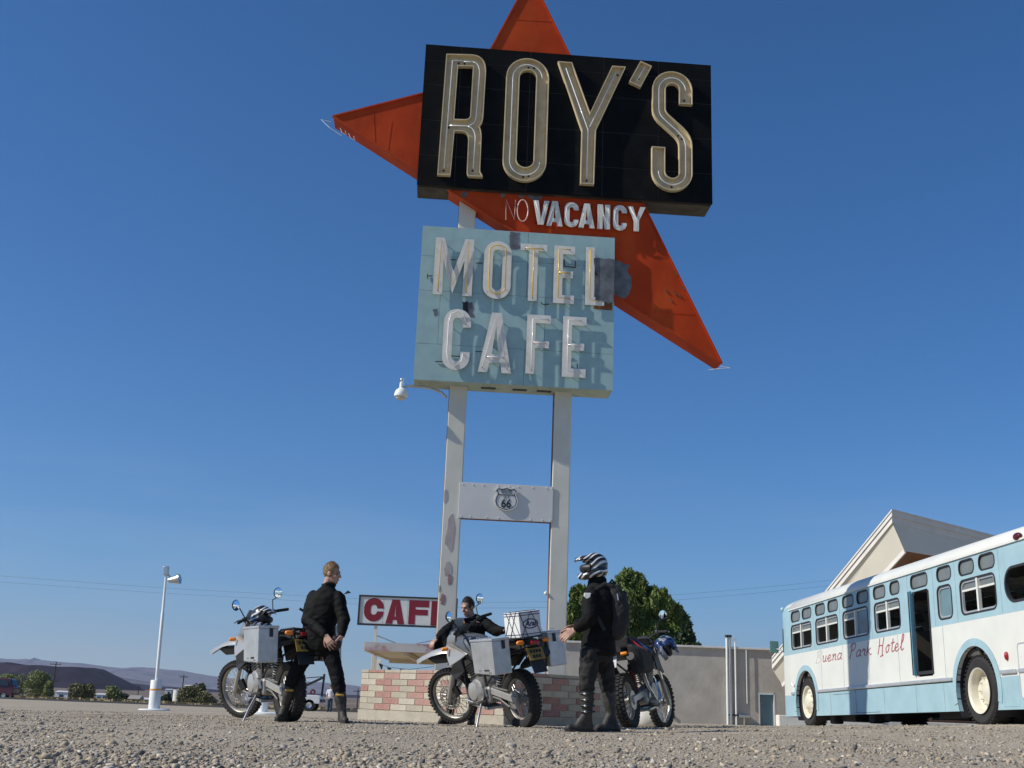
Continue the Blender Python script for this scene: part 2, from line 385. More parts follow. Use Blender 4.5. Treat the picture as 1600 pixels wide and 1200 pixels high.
ridge('hills', [(-300, 1062), (-100, 1056), (-20, 1040), (0, 1038), (20, 1036), (60, 1044), (100, 1048), (140, 1050), (165, 1051), (200, 1058), (230, 1067), (255, 1072), (300, 1076), (360, 1080), (440, 1082), (500, 1085), (600, 1086)], 9500, 1500, M_mtn2, 500, 9)
ridge('hills', [(-500, 1060), (-200, 1067), (-60, 1070), (60, 1069), (150, 1068), (190, 1067), (240, 1072), (300, 1075), (360, 1079), (480, 1083), (600, 1088), (800, 1096)], 4200, 900, M_crater, 200, 21, 8)
# flat-topped dark cinder cone
g = MB(); c = at(78, 1075, 2500); RT, RB, H = 93, 176, 41; rings = []
for k, (r, h) in enumerate([(RB*1.12, -14), (RB, -3), (RB*.9, 7), (RT*1.36, 23), (RT*1.08, 37), (RT, 41), (RT*.93, 39), (RT*.6, 20), (4, 12)]):
    rg = []
    for i in range(96):
        a = 2*PI*i/96; q = noise.noise(Vector((math.cos(a)*2.4, math.sin(a)*2.4, k*.25))); gl = noise.noise(Vector((math.cos(a)*14, math.sin(a)*14, 3)))
        rr = r*(1+.03*q+.012*gl); hh = h+(6*max(0, -math.cos(a))**3-3.2*math.cos(a)*-1*0+2*q if 3 < k < 7 else 0)
        rg.append(V(c.x+rr*math.cos(a)*1.12, 2500+rr*math.sin(a), gz(c.x, 2500)*0+3.5+hh))
    rings.append(rg)
g.loft(rings, False); struct(g.build('crater_hill', M_crater, smooth=180))
# ---- vegetation helpers
def leaves(clumps, n, size, seed, stretch=1.0, shell=.55, tri=False):
    "n small leaf faces through a set of ellipsoid clumps (centre, radii)"
    rng = np.random.RandomState(seed); vol = np.array([r[0]*r[1]*r[2] for _, r in clumps])**.75; vol /= vol.sum(); cnt = rng.multinomial(n, vol)
    vv = []; 
    for (c, r), k in zip(clumps, cnt):
        d = rng.normal(size=(k, 3)); d /= np.linalg.norm(d, axis=1)[:, None]; rad = shell+(1-shell)*rng.rand(k, 1)**.6
        rad *= 1+.18*np.sin(d[:, :1]*7+seed)*np.cos(d[:, 1:2]*6)
        p = np.array(c)+d*rad*np.array(r)
        a = rng.normal(size=(k, 3)); a[:, 2] *= stretch; a /= np.linalg.norm(a, axis=1)[:, None]
        bb = np.cross(a, rng.normal(size=(k, 3))); bb /= np.linalg.norm(bb, axis=1)[:, None]
        s = size*(.6+.8*rng.rand(k, 1)); a *= s*(1 if stretch == 1 else 1.5); bb *= s*.55
        vv.append(np.stack([p-a, p+bb*.9-a*.1, p+a, p-bb*.9+a*.1], 1))
    vv = np.concatenate(vv).reshape(-1, 3); m = len(vv)//4
    me = bpy.data.meshes.new('crown'); me.from_pydata(vv.tolist(), [], [(4*i, 4*i+1, 4*i+2, 4*i+3) for i in range(m)]); me.update(); return me
def leaf_mat(name, c, c2, scale=1.2):
    m = mat(name, c, .6, var=.35, scale=scale*2, c2=c2, cov=.5, c2scale=scale, sharp=.2, spec=.25)
    b = m.node_tree.nodes['Principled BSDF']; b.inputs['Subsurface Weight'].default_value = 0
    return m
M_bark = mat('bark', (.12, .085, .06), .9, var=.3, scale=8, bump=.5)
M_leaf = leaf_mat('cedar_foliage', (.115, .155, .036), (.062, .092, .026), .5)
M_leaf_dk = leaf_mat('dark_foliage', (.05, .075, .03), (.03, .05, .022), .8)
M_leaf_far = leaf_mat('dusty_green_foliage', (.24, .26, .1), (.15, .18, .07), .25)
M_leaf_br = leaf_mat('brownish_foliage', (.19, .175, .08), (.11, .11, .05), .25)
def tree(name, label, base, clumps, n, size, m, trunk_h, seed, cat='tree', group=None, stretch=1.0, tr=.16, shell=.55):
    t = thing(name, label, cat, base, group=group); g = MB()
    g.tube([(0, 0, -.1), (.04, 0, trunk_h*.5), (-.05, .03, trunk_h)], [tr*1.2, tr*.9, tr*.6], 8)
    cs = sorted(clumps, key=lambda q: -q[1][0])[:7]
    for c, r in cs:
        g.tube([(-.03, .02, trunk_h*.75), (c[0]*.45, c[1]*.45, trunk_h*.5+c[2]*.5), (c[0], c[1], c[2])], [tr*.5, tr*.35, tr*.1], 6)
    g.build('trunk', M_bark, t, smooth=60)
    me = leaves(clumps, n, size, seed, stretch, shell); me.materials.append(m)
    o = bpy.data.objects.new('crown', me); col.objects.link(o); o.parent = t; return t
def px_clumps(base, lst, Y, dz=.8):
    "clumps given as photograph (px, py, radius px x, radius px y, dY)"
    out = []
    for px, py, rx, ry, dy in lst:
        p = at(px, py, Y+dy); k = (Y+dy)*1.04/FPX; out.append(((p.x-base.x, p.y-base.y, p.z-base.z), (rx*k, rx*k*dz, ry*k*1.04)))
    return out
# big feathery trees behind the concrete building
bs = gpt(985, 62); rr = random.Random(3); cl = []
for px, py, rx, ry, dy in [(985, 935, 26, 38, 0), (965, 960, 30, 34, -1), (1005, 955, 28, 36, .6), (1030, 962, 24, 32, -.5), (1052, 985, 22, 32, .4), (985, 985, 40, 30, -1.2), (1025, 1000, 40, 28, -.6), (950, 1000, 30, 26, .4), (1062, 1005, 16, 24, .3)]:
    cl.append((px, py, rx, ry, dy))
    for q in range(13):
        a = rr.uniform(-.5, 3.6); cl.append((px+rx*.9*math.cos(a), py-ry*.8*math.sin(a), rr.uniform(4, 9), rr.uniform(8, 17), dy+rr.uniform(-1.6, .6)))
for q in ((984, 904, 5, 15, 0), (977, 912, 6, 14, -.5), (991, 910, 6, 15, .3), (968, 922, 6, 14, 0), (1002, 915, 6, 15, 0), (1034, 936, 6, 15, 0), (1024, 940, 6, 14, 0), (1050, 957, 6, 14, 0), (1061, 972, 5, 14, 0), (958, 935, 6, 13, 0)): cl.append(q)
tree('cedar_tree', 'tallest bushy green tree behind the concrete building, right of the helmeted man', bs, px_clumps(bs, cl, 62), 42000, .1, M_leaf, 3.4, 4, stretch=2.2, shell=.72, group='trees behind the concrete building')
bs = gpt(910, 64); cl = []
for px, py, rx, ry, dy in [(905, 950, 15, 26, 0), (925, 965, 24, 36, .6), (898, 975, 12, 26, -.4), (915, 990, 24, 26, 0)]:
    cl.append((px, py, rx, ry, dy))
    for q in range(6):
        a = rr.uniform(.1, 3.0); cl.append((px+rx*.85*math.cos(a), py-ry*.75*math.sin(a), rr.uniform(5, 8), rr.uniform(10, 18), dy+rr.uniform(-1, 1)))
tree('cedar_tree', 'lower bushy green tree between the right sign post and the helmeted man', bs, px_clumps(bs, cl, 64), 18000, .1, M_leaf, 3.2, 5, stretch=2.2, shell=.72, group='trees behind the concrete building')
bs = gpt(1073, 58); cl = [(1072, 992, 9, 13, 0), (1078, 1000, 7, 12, .3), (1064, 1002, 9, 14, 0), (1076, 980, 5, 7, 0), (1070, 1012, 12, 14, 0)]
tree('small_tree', 'small dark tree at the right end of the trees above the concrete wall', bs, px_clumps(bs, cl, 58), 1800, .14, M_leaf_dk, 2.6, 6)
bs = gpt(1090, 57); cl = [(1086, 1011, 4, 6, 0), (1091, 1010, 4, 5, 0), (1089, 1018, 7, 8, 0)]
tree('shrub', 'tiny dark shrub top showing over the concrete wall right of the trees', bs, px_clumps(bs, cl, 57), 320, .12, M_leaf_dk, 1.8, 7, 'shrub')
# far bushes on the left
far = [('far_tree', 'pale green tree right behind the red van', 22, 250, [(10, 1066, 14, 13, 0), (28, 1068, 12, 14, 2), (20, 1080, 18, 12, 0)], 900, M_leaf_far, 'tree'),
       ('far_tree', 'tall rounded green tree left of the tall utility pole', 62, 245, [(58, 1062, 15, 13, 0), (68, 1068, 14, 14, 1), (52, 1075, 14, 14, 0), (66, 1082, 16, 12, 0)], 1300, M_leaf_far, 'tree'),
       ('far_tree', 'narrow green tree just right of the tall utility pole', 76, 242, [(76, 1077, 7, 10, 0), (75, 1086, 8, 9, 0)], 500, M_leaf_far, 'tree'),
       ('far_bush', 'dark brownish bush between the two white trailers', 128, 238, [(125, 1082, 15, 12, 0), (136, 1086, 12, 12, 1), (118, 1090, 9, 9, 0), (139, 1077, 9, 7, 0)], 1300, M_leaf_br, 'bush'),
       ('far_tree', 'small green tree left of the yellow shed', 178, 240, [(176, 1081, 9, 8, 0), (181, 1085, 9, 8, 0), (172, 1086, 6, 6, 0)], 700, M_leaf_far, 'tree'),
       ('far_bush', 'dark bush touching the left side of the yellow shed', 192, 238, [(191, 1093, 8, 8, 0), (196, 1092, 6, 7, 0)], 420, M_leaf_dk, 'bush'),
       ('far_bush', 'wide brownish bush right of the white tank', 298, 214, [(288, 1089, 14, 13, 0), (304, 1086, 16, 14, 1), (318, 1094, 14, 12, 0), (298, 1097, 20, 9, 0), (330, 1098, 9, 8, 0)], 2600, M_leaf_br, 'bush'),
       ('far_bush', 'dark bush directly left of the white tank', 262, 222, [(258, 1096, 9, 9, 0), (264, 1099, 8, 7, 0)], 600, M_leaf_dk, 'bush')]
for i, (nm, lb, px, Y, cl, n, m, cat) in enumerate(far):
    bs = gpt(px, Y); cc = []
    for (a, c_, rx, ry, dy) in cl:
        cc.append((a, c_, rx, ry, dy))
        for q in range(3): cc.append((a+rx*random.uniform(-.9, .9), c_-ry*random.uniform(.2, 1), rx*.35, ry*.4, dy))
    tree(nm, lb, bs, px_clumps(bs, cc, Y), n*4, .2, m, 2.2 if cat == 'tree' else 1.0, 20+i, cat, 'far bushes and trees', tr=.2)
# dry grass verge beyond the road: one mass
rng = np.random.RandomState(5); vv = []; ff = []
for i in range(2600):
    px = rng.uniform(-20, 620); Y = rng.uniform(128, 235); p = gpt(px, Y); h = rng.uniform(.15, .5); a = rng.uniform(0, 6.28); wd = rng.uniform(.15, .5); k = len(vv)
    dx, dy = math.cos(a)*wd, math.sin(a)*wd
    vv += [(p.x-dx, p.y-dy, p.z), (p.x+dx, p.y+dy, p.z), (p.x+dx*1.3, p.y+dy, p.z+h), (p.x, p.y, p.z+h*.7), (p.x-dx*1.2, p.y-dy, p.z+h*.95)]; ff.append((k, k+1, k+2, k+3, k+4))
me = bpy.data.meshes.new('dry_grass'); me.from_pydata(vv, [], ff); me.materials.append(mat('dry_grass', (.26, .2, .1), .9, var=.3, scale=.3, c2=(.14, .12, .07), cov=.5))
o = bpy.data.objects.new('dry_grass', me); col.objects.link(o); o['kind'] = 'stuff'; o['label'] = 'yellow dry grass verge beyond the road'
# ---- far buildings
M_trailer = mat('trailer_siding', (.55, .62, .66), .6, var=.1, scale=.5)
M_roofw = mat('trailer_roof', (.6, .58, .55), .6, var=.1, scale=.5)
M_darkwin = mat('far_window_glass', (.03, .04, .05), .2, var=.1)
M_shed = mat('yellow_shed_wood', (.42, .36, .16), .8, var=.15, scale=2)
M_shedroof = mat('shed_roof', (.3, .27, .25), .8, var=.15)
def trailer(px0, px1, pytop, Y, label, m, rz=.0, dep=4, wins=3, roofm=None, cat='trailer home', gable=.35, name='trailer_home'):
    a, c_ = gpt(px0, Y), gpt(px1, Y); L = (c_-a).length; h = at((px0+px1)/2, pytop, Y).z-min(a.z, c_.z); mid = (a+c_)/2
    t = thing(name, label, cat, (mid.x, mid.y, min(a.z, c_.z)), (0, 0, rz)); g = MB()
    g.box((0, dep/2, (h-gable)/2), (L, dep, h-gable)); g.build('wall', m, t)
    g = MB(); o = .2
    g.add([(-L/2-o, -o, h-gable), (L/2+o, -o, h-gable), (L/2+o, dep+o, h-gable), (-L/2-o, dep+o, h-gable), (-L/2-o, dep/2, h), (L/2+o, dep/2, h)], [(0, 1, 5, 4), (2, 3, 4, 5), (1, 2, 5), (3, 0, 4), (3, 2, 1, 0)]); g.build('roof', roofm or M_roofw, t)
    for i in range(wins):
        x = -L/2+L*(i+.6)/wins
        if i == 1 or wins == 1: b = MB().box((x, -.03, (h-gable)*.42), (.95, .06, (h-gable)*.8)); b.build('door', M_darkwin, t)
        else: b = MB().box((x, -.03, (h-gable)*.6), (min(1.3, L*.2), .06, (h-gable)*.33)); b.build('window', M_darkwin, t)
    return t
trailer(80, 112, 1079, 285, 'white trailer house between the tall utility pole and the brownish bush', M_trailer, wins=2)
trailer(143, 172, 1083, 285, 'white trailer house between the brownish bush and the small green tree', M_trailer, wins=3)
trailer(196, 212, 1086, 232, 'small yellow shed with a grey roof left of the lamp post', M_shed, wins=1, dep=3, roofm=M_shedroof, cat='shed', gable=.7, name='garden_shed')
trailer(217, 231, 1090, 260, 'low grey hut between the yellow shed and the lamp post', M_trailer, wins=1, dep=4, cat='hut', name='low_hut')
trailer(245, 255, 1088, 250, 'low tan house just right of the lamp post base', M_shed, wins=1, dep=4, roofm=M_roofw, cat='house', name='low_house')
trailer(281, 302, 1070, 420, 'white roofed house showing above the wide brownish bush', M_roofw, wins=1, dep=6, cat='house', name='low_house')
trailer(252, 262, 1076, 520, 'tiny white roofed house on the plain beyond the lamp post', M_roofw, wins=1, dep=6, cat='house', name='low_house')
p = gpt(272.5, 214); zt = at(272.5, 1077, 214).z-p.z
t = thing('storage_tank', 'tall white cylindrical tank left of the wide brownish bush', 'tank', p); g = MB(); r = .8
g.lathe([(r, 0), (r, zt*.33), (r*1.04, zt*.335), (r*1.04, zt*.345), (r, zt*.35), (r, zt*.66), (r*1.04, zt*.665), (r*1.04, zt*.675), (r, zt*.68), (r, zt*.96)], (0, 0, 0)); g.build('shell', mat('tank_paint', (.72, .7, .6), .6, var=.1, scale=.6), t, smooth=40)
MB().lathe([(r*1.03, zt*.96), (r*1.02, zt*.98), (.1, zt)], (0, 0, 0)).build('lid', M_roofw, t)
M_pole = mat('weathered_pole_wood', (.07, .05, .045), .9, var=.3, scale=3)
def upole(px, pytop, Y, label, wid=2.2, low=None):
    p = gpt(px, Y); h = at(px, pytop, Y).z-p.z; t = thing('utility_pole', label, 'utility pole', p, group='utility poles on the plain')
    MB().tube([(0, 0, 0), (0, 0, h)], [.16, .11], 8).build('pole', M_pole, t)
    MB().box((0, -.15, h-.5), (wid, .1, .14)).build('crossarm', M_pole, t)
    if low: MB().box((0, -.15, h-low), (wid, .1, .16)).build('crossarm', M_pole, t)
    for x in (-wid*.45, -wid*.2, wid*.2, wid*.45): MB().cyl((x, -.15, h-.43), (x, -.15, h-.2), .06, .04, 6).build('insulator', M_pole, t)
upole(74.5, 1034, 255, 'tall dark utility pole in front of the flat topped dark hill', 2.4, 4.0)
upole(101, 1075, 262, 'short thin pole in front of the left white trailer', 1.0)
upole(210, 1071, 330, 'short utility pole behind the yellow shed', 1.2)
upole(279, 1054, 262, 'utility pole standing behind the white tank', 1.8)
upole(556, 1076, 240, 'thin utility pole between the standing man and the brick planter', 1.9)
# overhead wires
M_wire = mat('cable_black', (.03, .03, .035), .7)
for k, (pts, lb) in enumerate([([(-60, 895), (330, 923), (800, 941), (1250, 912), (1700, 850)], 'upper thin overhead wire crossing the sky low behind the sign'), ([(-60, 905), (330, 931), (800, 950), (1250, 920), (1700, 860)], 'lower thin overhead wire crossing the sky low behind the sign')]):
    P = [at(px, py, 95) for px, py in pts]; Q = []
    for i in range(len(P)-1):
        for s in range(8): 
            f = s/8; p0, p1, p2, p3 = P[max(0, i-1)], P[i], P[i+1], P[min(len(P)-1, i+2)]
            Q.append(.5*((2*p1)+(p2-p0)*f+(2*p0-5*p1+4*p2-p3)*f*f+(3*p1-p0-3*p2+p3)*f**3))
    Q.append(P[-1]); o = MB().tube(Q, .007, 5).build('overhead_wire', M_wire, smooth=180, org=Q[0]); o.location = Q[0]; tag(o, lb, 'wire', 'overhead wires')
# ---- red van
def van():
    Y = 118; p = gpt(-17, Y); M = mat('van_paint_maroon', (.075, .006, .013), .35, var=.06, coat=.4)
    t = thing('parked_van', 'dark red van at the left edge of the picture', 'van', p, (0, 0, 0))
    g = MB(); prof = [(2.15, .35), (2.2, .95), (2.05, 1.2), (1.72, 1.86), (1.5, 1.93), (-1.2, 1.95), (-1.75, 1.35), (-2.3, 1.1), (-2.45, .9), (-2.45, .35)]
    rings = []
    for y, k in ((-.9, .0), (-.82, 1), (.82, 1), (.9, 0)):
        rings.append([V(x*(1 if k else .985), y*(1 if z < 1.2 else .86), z*(1 if k else .985)) for x, z in prof])
    g.loft(rings); g.build('body', M, t, smooth=30)
    for s in (-1, 1):
        MB().prism([(1.75, s*.875, 1.25), (1.48, s*.8, 1.78), (-1.05, s*.8, 1.78), (-1.5, s*.875, 1.25)], (0, s*.02, 0)).build('window', M_darkwin, t)
        for x in (1.35, -1.5):
            w_ = MB().lathe([(.2, -.1), (.33, -.1), (.34, 0), (.33, .1), (.2, .1)], (x, s*.8, .33), (0, 1, 0), 20).build('tyre', M_rubber, t, smooth=40)
            MB().lathe([(.02, 0), (.19, .0), (.2, .11), (.02, .09)], (x, s*.8, .33), (0, s, 0), 16).build('hubcap', M_steel, t)
        MB().box((2.17, s*.7, 1.05), (.06, .14, .3)).build('tail_light', M_redlens, t)
    MB().prism([(2.04, -.68, 1.28), (1.8, -.62, 1.75), (1.8, .62, 1.75), (2.04, .68, 1.28)], (.03, 0, .01)).build('rear_window', M_darkwin, t)
    MB().box((2.22, 0, .5), (.12, 1.7, .18)).build('bumper', M_blackpl, t, bevel=.02)
M_rubber = mat('tyre_rubber', (.022, .021, .02), .85, var=.25, scale=9, c2=(.075, .065, .055), cov=.42, sharp=.25)
M_steel = mat('brushed_steel', (.55, .55, .54), .35, metal=1, var=.12, scale=15)
M_redlens = mat('red_lens', (.35, .01, .015), .2)
M_blackpl = mat('black_plastic', (.018, .018, .019), .5, var=.15)
van()
# ---- lamp post with thick painted base
M_white = mat('white_paint', (.74, .76, .74), .5, var=.06, scale=3, c2=(.5, .47, .4), cov=.33, c2scale=5)
M_orange = mat('orange_band', (.75, .36, .06), .6)
M_conc = mat('pale_concrete', (.55, .53, .48), .9, var=.12, scale=6, bump=.2)
def lamp():
    Y = 35; p = gpt(238, Y); t = thing('lamp_post', 'white lamp post with thick orange banded base on the left', 'lamp post', p, (0, math.radians(-1.6), 0))
    MB().lathe([(.46, 0), (.46, .03), (.42, .06), (.02, .07)], (0, 0, -.02)).build('base_slab', M_white, t, smooth=30)
    g = MB().lathe([(.165, .04), (.165, .84), (.15, .86), (.02, .86)], (0, 0, 0)); g.build('pipe_base', M_white, t, smooth=40)
    MB().lathe([(.168, .56), (.171, .565), (.171, .605), (.168, .61)], (0, 0, 0)).build('orange_stripe', M_orange, t, smooth=40)
    H = at(252, 900, Y).z-p.z
    MB().tube([(0, 0, .8), (0, 0, H*.72), (0, 0, H*.725), (0, 0, H)], [.05, .05, .04, .035], 12).build('pole', M_white, t, smooth=40)
    MB().box((-.01, 0, H+.16), (.15, .13, .27)).build('ballast_box', M_steel, t, bevel=.015)
    MB().tube([(0, 0, H+.02), (.08, 0, H+.03), (.16, 0, H-.08)], .025, 8).build('arm', M_steel, t)
    g = MB().lathe([(.03, -.14), (.07, -.12), (.1, .02), (.145, .18), (.15, .22), (.02, .2)], (.22, -.02, H-.11), V(.9, -.1, .12), 20); g.build('lamp_head', M_steel, t, smooth=40)
lamp()
p = gpt(412, 30); t = thing('bollard', 'short white pipe bollard on a white slab behind the front motorcycle wheel on the left', 'bollard', p)
MB().lathe([(.5, 0), (.5, .05), (.46, .07), (.02, .07)], (.12, 0, -.02)).build('base_slab', M_white, t, smooth=30)
MB().lathe([(.12, .05), (.12, .6), (.08, .63), (.01, .63)], (-.05, 0, 0)).build('pipe', M_white, t, smooth=40)
# ---- tow truck and the person beside it
def towtruck():
    Y = 84; p = gpt(476, Y); t = thing('tow_truck', 'white tow truck with a dark boom seen between the legs of the standing man', 'tow truck', p); k = 1
    M = mat('truck_white', (.7, .71, .72), .4, var=.06)
    g = MB(); prof = [(1.1, .55), (1.1, 1.05), (.9, 1.12), (-1.6, 1.12), (-1.6, .55)]
    g.prism([(x, -1.0, z) for x, z in prof], (0, 2.0, 0)); g.build('bed', M, t, bevel=.04)
    prof = [(-1.7, .55), (-1.7, 2.0), (-1.9, 2.1), (-2.8, 2.1), (-3.2, 1.4), (-4.3, 1.25), (-4.45, .95), (-4.45, .55)]
    MB().prism([(x, -.95, z) for x, z in prof], (0, 1.9, 0)).build('cab', M, t, bevel=.06)
    for s in (-1, 1): MB().prism([(-1.85, s*.955, 1.35), (-1.85, s*.955, 1.95), (-2.75, s*.955, 1.95), (-3.05, s*.955, 1.4)], (0, s*.01, 0)).build('cab_window', M_darkwin, t)
    for x in (.35, -3.5):
        for s in (-1, 1):
            q = MB().lathe([(.2, -.12), (.4, -.12), (.42, 0), (.4, .12), (.2, .12)], (x, s*.88, .42), (0, 1, 0), 22).build('wheel', M_rubber, t, smooth=40)
            MB().lathe([(.02, 0), (.2, 0), (.21, .12), (.05, .08)], (x, s*.88, .42), (0, s, 0), 16).build('rim', M_steel, q)
    for x in (-.2, -.75, .45): MB().torus((x, -.4, 1.32), (0, 1, 0), .14, .07, 16, 8).build('spare_roll', mat('dark_red_cover', (.09, .015, .02), .6), t)
    g = MB(); g.bar((-1.4, -.25, 1.1), (1.05, -.25, 2.35), .09, .12); g.bar((-1.4, .25, 1.1), (1.05, .25, 2.35), .09, .12); g.bar((-.3, -.25, 2.25), (1.05, -.25, 2.4), .05, .06); g.build('boom', M_blackpl, t)
    MB().bar((1.05, 0, 1.0), (1.12, 0, 2.6), .14, .14, (0, 1, 0)).build('mast', M_blackpl, t)
    MB().tube([(1.05, 0, 2.35), (1.0, 0, 1.2)], .02, 6).build('hook_cable', M_wire, t)
    MB().box((1.15, 0, .75), (.12, 1.9, .2)).build('rear_bumper', M_blackpl, t)
towtruck()
# ------------------------------------------------------------------ the tall sign
SG = thing('roadside_sign', 'tall motel sign with black name box, red arrow and pale blue box on posts', 'sign', (0, 19.5, 0), (0, 0, math.radians(3.7)))
SN = Matrix.Rotation(math.radians(3.7), 3, 'Z')
def sg(px, py, off=0):
    "photograph pixel -> (s, z) on the sign plane, off = metres behind the front plane"
    d = CROT @ Vector(((px-800)/FPX, (600-py)/FPX, -1)); n = SN @ Vector((0, 1, 0)); p0 = Vector((0, 19.5, 0)) + n*off
    t = (p0-Vector((0, 0, CAMZ))).dot(n)/d.dot(n); q = SN.transposed() @ (Vector((0, 0, CAMZ))+d*t-Vector((0, 19.5, 0))); return (q.x, q.z)
M_black = mat('black_enamel', (.005, .005, .0045), .6, var=.5, scale=3, c2=(.012, .012, .011), cov=.42, c2scale=1.5, spec=.12)
M_blackside = mat('rusty_black_box', (.02, .018, .016), .7, var=.4, scale=5, c2=(.085, .065, .045), cov=.42, c2scale=3)
M_red = mat('faded_orange_red', (.46, .048, .008), .6, var=.2, scale=1.4, c2=(.56, .1, .018), cov=.5, c2scale=1.3, sharp=.35, streak=.35, bump=.18, bscale=2, spec=.15)
M_teal = mat('faded_pale_blue', (.33, .48, .475), .6, var=.09, scale=4, c2=(.42, .52, .46), cov=.44, c2scale=4, sharp=.2, streak=.2, bump=.12, bscale=3)
M_tealb = mat('pale_blue_underside', (.4, .47, .4), .7, var=.15, scale=4, c2=(.2, .36, .26), cov=.42, c2scale=1.6)
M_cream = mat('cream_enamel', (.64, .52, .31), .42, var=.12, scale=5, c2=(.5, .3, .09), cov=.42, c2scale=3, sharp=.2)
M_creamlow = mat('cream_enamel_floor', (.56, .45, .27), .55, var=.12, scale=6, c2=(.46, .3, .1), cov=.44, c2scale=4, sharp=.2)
M_ltr = mat('white_letter_paint', (.74, .71, .64), .6, var=.08, scale=8, c2=(.55, .53, .48), cov=.42, c2scale=6, sharp=.15)
M_glass = mat('neon_tube_white', (.85, .84, .8), .15, var=.04, coat=.6)
M_glassy = mat('neon_tube_yellow', (.75, .5, .08), .2, var=.1, coat=.4)
M_post = mat('post_paint_offwhite', (.64, .62, .53), .65, var=.07, scale=2.5, c2=(.52, .46, .36), cov=.4, c2scale=6, sharp=.25, streak=.12)
M_postb = mat('post_stain_maroon', (.33, .2, .2), .8, var=.2)
M_grey = mat('bare_galvanised_patch', (.14, .145, .155), .65, var=.35, scale=7, c2=(.065, .065, .07), cov=.48, c2scale=4, sharp=.3)
M_rust = mat('rust', (.2, .075, .03), .9, var=.4, scale=8)
M_alu = mat('grey_sheet_metal', (.66, .65, .62), .55, metal=.0, var=.06, scale=1.2)
M_dark = mat('dark_paint', (.02, .02, .022), .6)
# posts
for s0, top in ((-.945, 9.9), (.955, 8.4)):
    o = MB().box((s0, .44, top/2-.2), (.31, .3, top+.4)).build('post', M_post, SG, bevel=.012)
    for dx in (-.156, .156): MB().box((s0+dx, .44, top/2), (.012, .2, top)).build('flange', M_rust if dx < 0 else M_post, o)
for (px, py, w, h) in [(700, 890, .07, .12), (703, 905, .045, .1), (686, 920, .03, .05), (692, 937, .05, .09), (696, 775, .05, .12), (704, 835, .08, .3)]:
    s, z = sg(px, py, .29); q = []
    for i in range(14): a = 2*PI*i/14; k = 1+.45*noise.noise(Vector((math.cos(a)*1.5, math.sin(a)*1.5, px))); q.append((s+w*k*math.cos(a), z+h*k*math.sin(a)))
    q = [(max(-1.095, min(-.795, x)), y) for x, y in q]; plate(MB(), [q], .2865, .292).build('paint_stain', M_postb if py > 890 or py < 0 else mat('faint_stain', (.42, .36, .35), .8, var=.15), SG)
# ---- arrow
AR = [sg(829, -37, .12), sg(520, 182, .12), sg(1128, 568, .12)]; AR = [AR[0], sg(740, 126, .12), AR[1], AR[2]]
b = MB(); plate(b, [AR], .12, .56); arrow = b.build('arrow', M_red, SG, bevel=.015)
for a, c_ in ((0, 1), (1, 2), (2, 3), (3, 0)):   # raised rim along the edges
    p, q = V(AR[a][0], .12, AR[a][1]), V(AR[c_][0], .12, AR[c_][1]); MB().bar(p, q, .03, .05, (0, 1, 0)).build('edge_trim', M_red, arrow)
for px, py, dx in ((1053, 425, 9), (1065, 447, 6), (1052, 455, 6), (1046, 466, 5), (1060, 459, 4), (1040, 452, 5)):
    s, z = sg(px, py, .1); MB().bar((s, .112, z), (s+.02+dx*.006, .112, z-.07), .025, .012, (0, 1, 0)).build('tube_bracket', M_rust, arrow)
for pts in ([(583, 166), (586, 224)], [(1012, 400), (1048, 403)], [(1020, 487), (1086, 492)], [(800, 30), (862, 34)], [(612, 190), (606, 236)]):
    a, c_ = (sg(x, y, .117) for x, y in pts); MB().bar((a[0], .1185, a[1]), (c_[0], .1185, c_[1]), .012, .006, (0, 1, 0)).build('sheet_seam', M_red, arrow)
for px, py, dy in ((515, 190, 0), (1127, 572, 1)):
    s, z = sg(px, py, .1); k = -1 if not dy else 1
    MB().tube([(s-.02*k, .1, z), (s+.16*k, .08, z+.02-.05*dy), (s-.02*k, .04, z-.16+.1*dy), (s-.25*k, .05, z-.3+.2*dy)], .006, 6).build('loose_neon_tube', M_glass, arrow)
for i in range(2):
    f = i/5*.6; s, z = sg(532+f*110, 204+f*70, .3); MB().tube([(s, .2, z), (s+.04, .2, z-.09), (s+.13, .2, z-.13), (s+.1, .2, z-.05)], .006, 5).build('loose_neon_tube', M_glass, arrow)
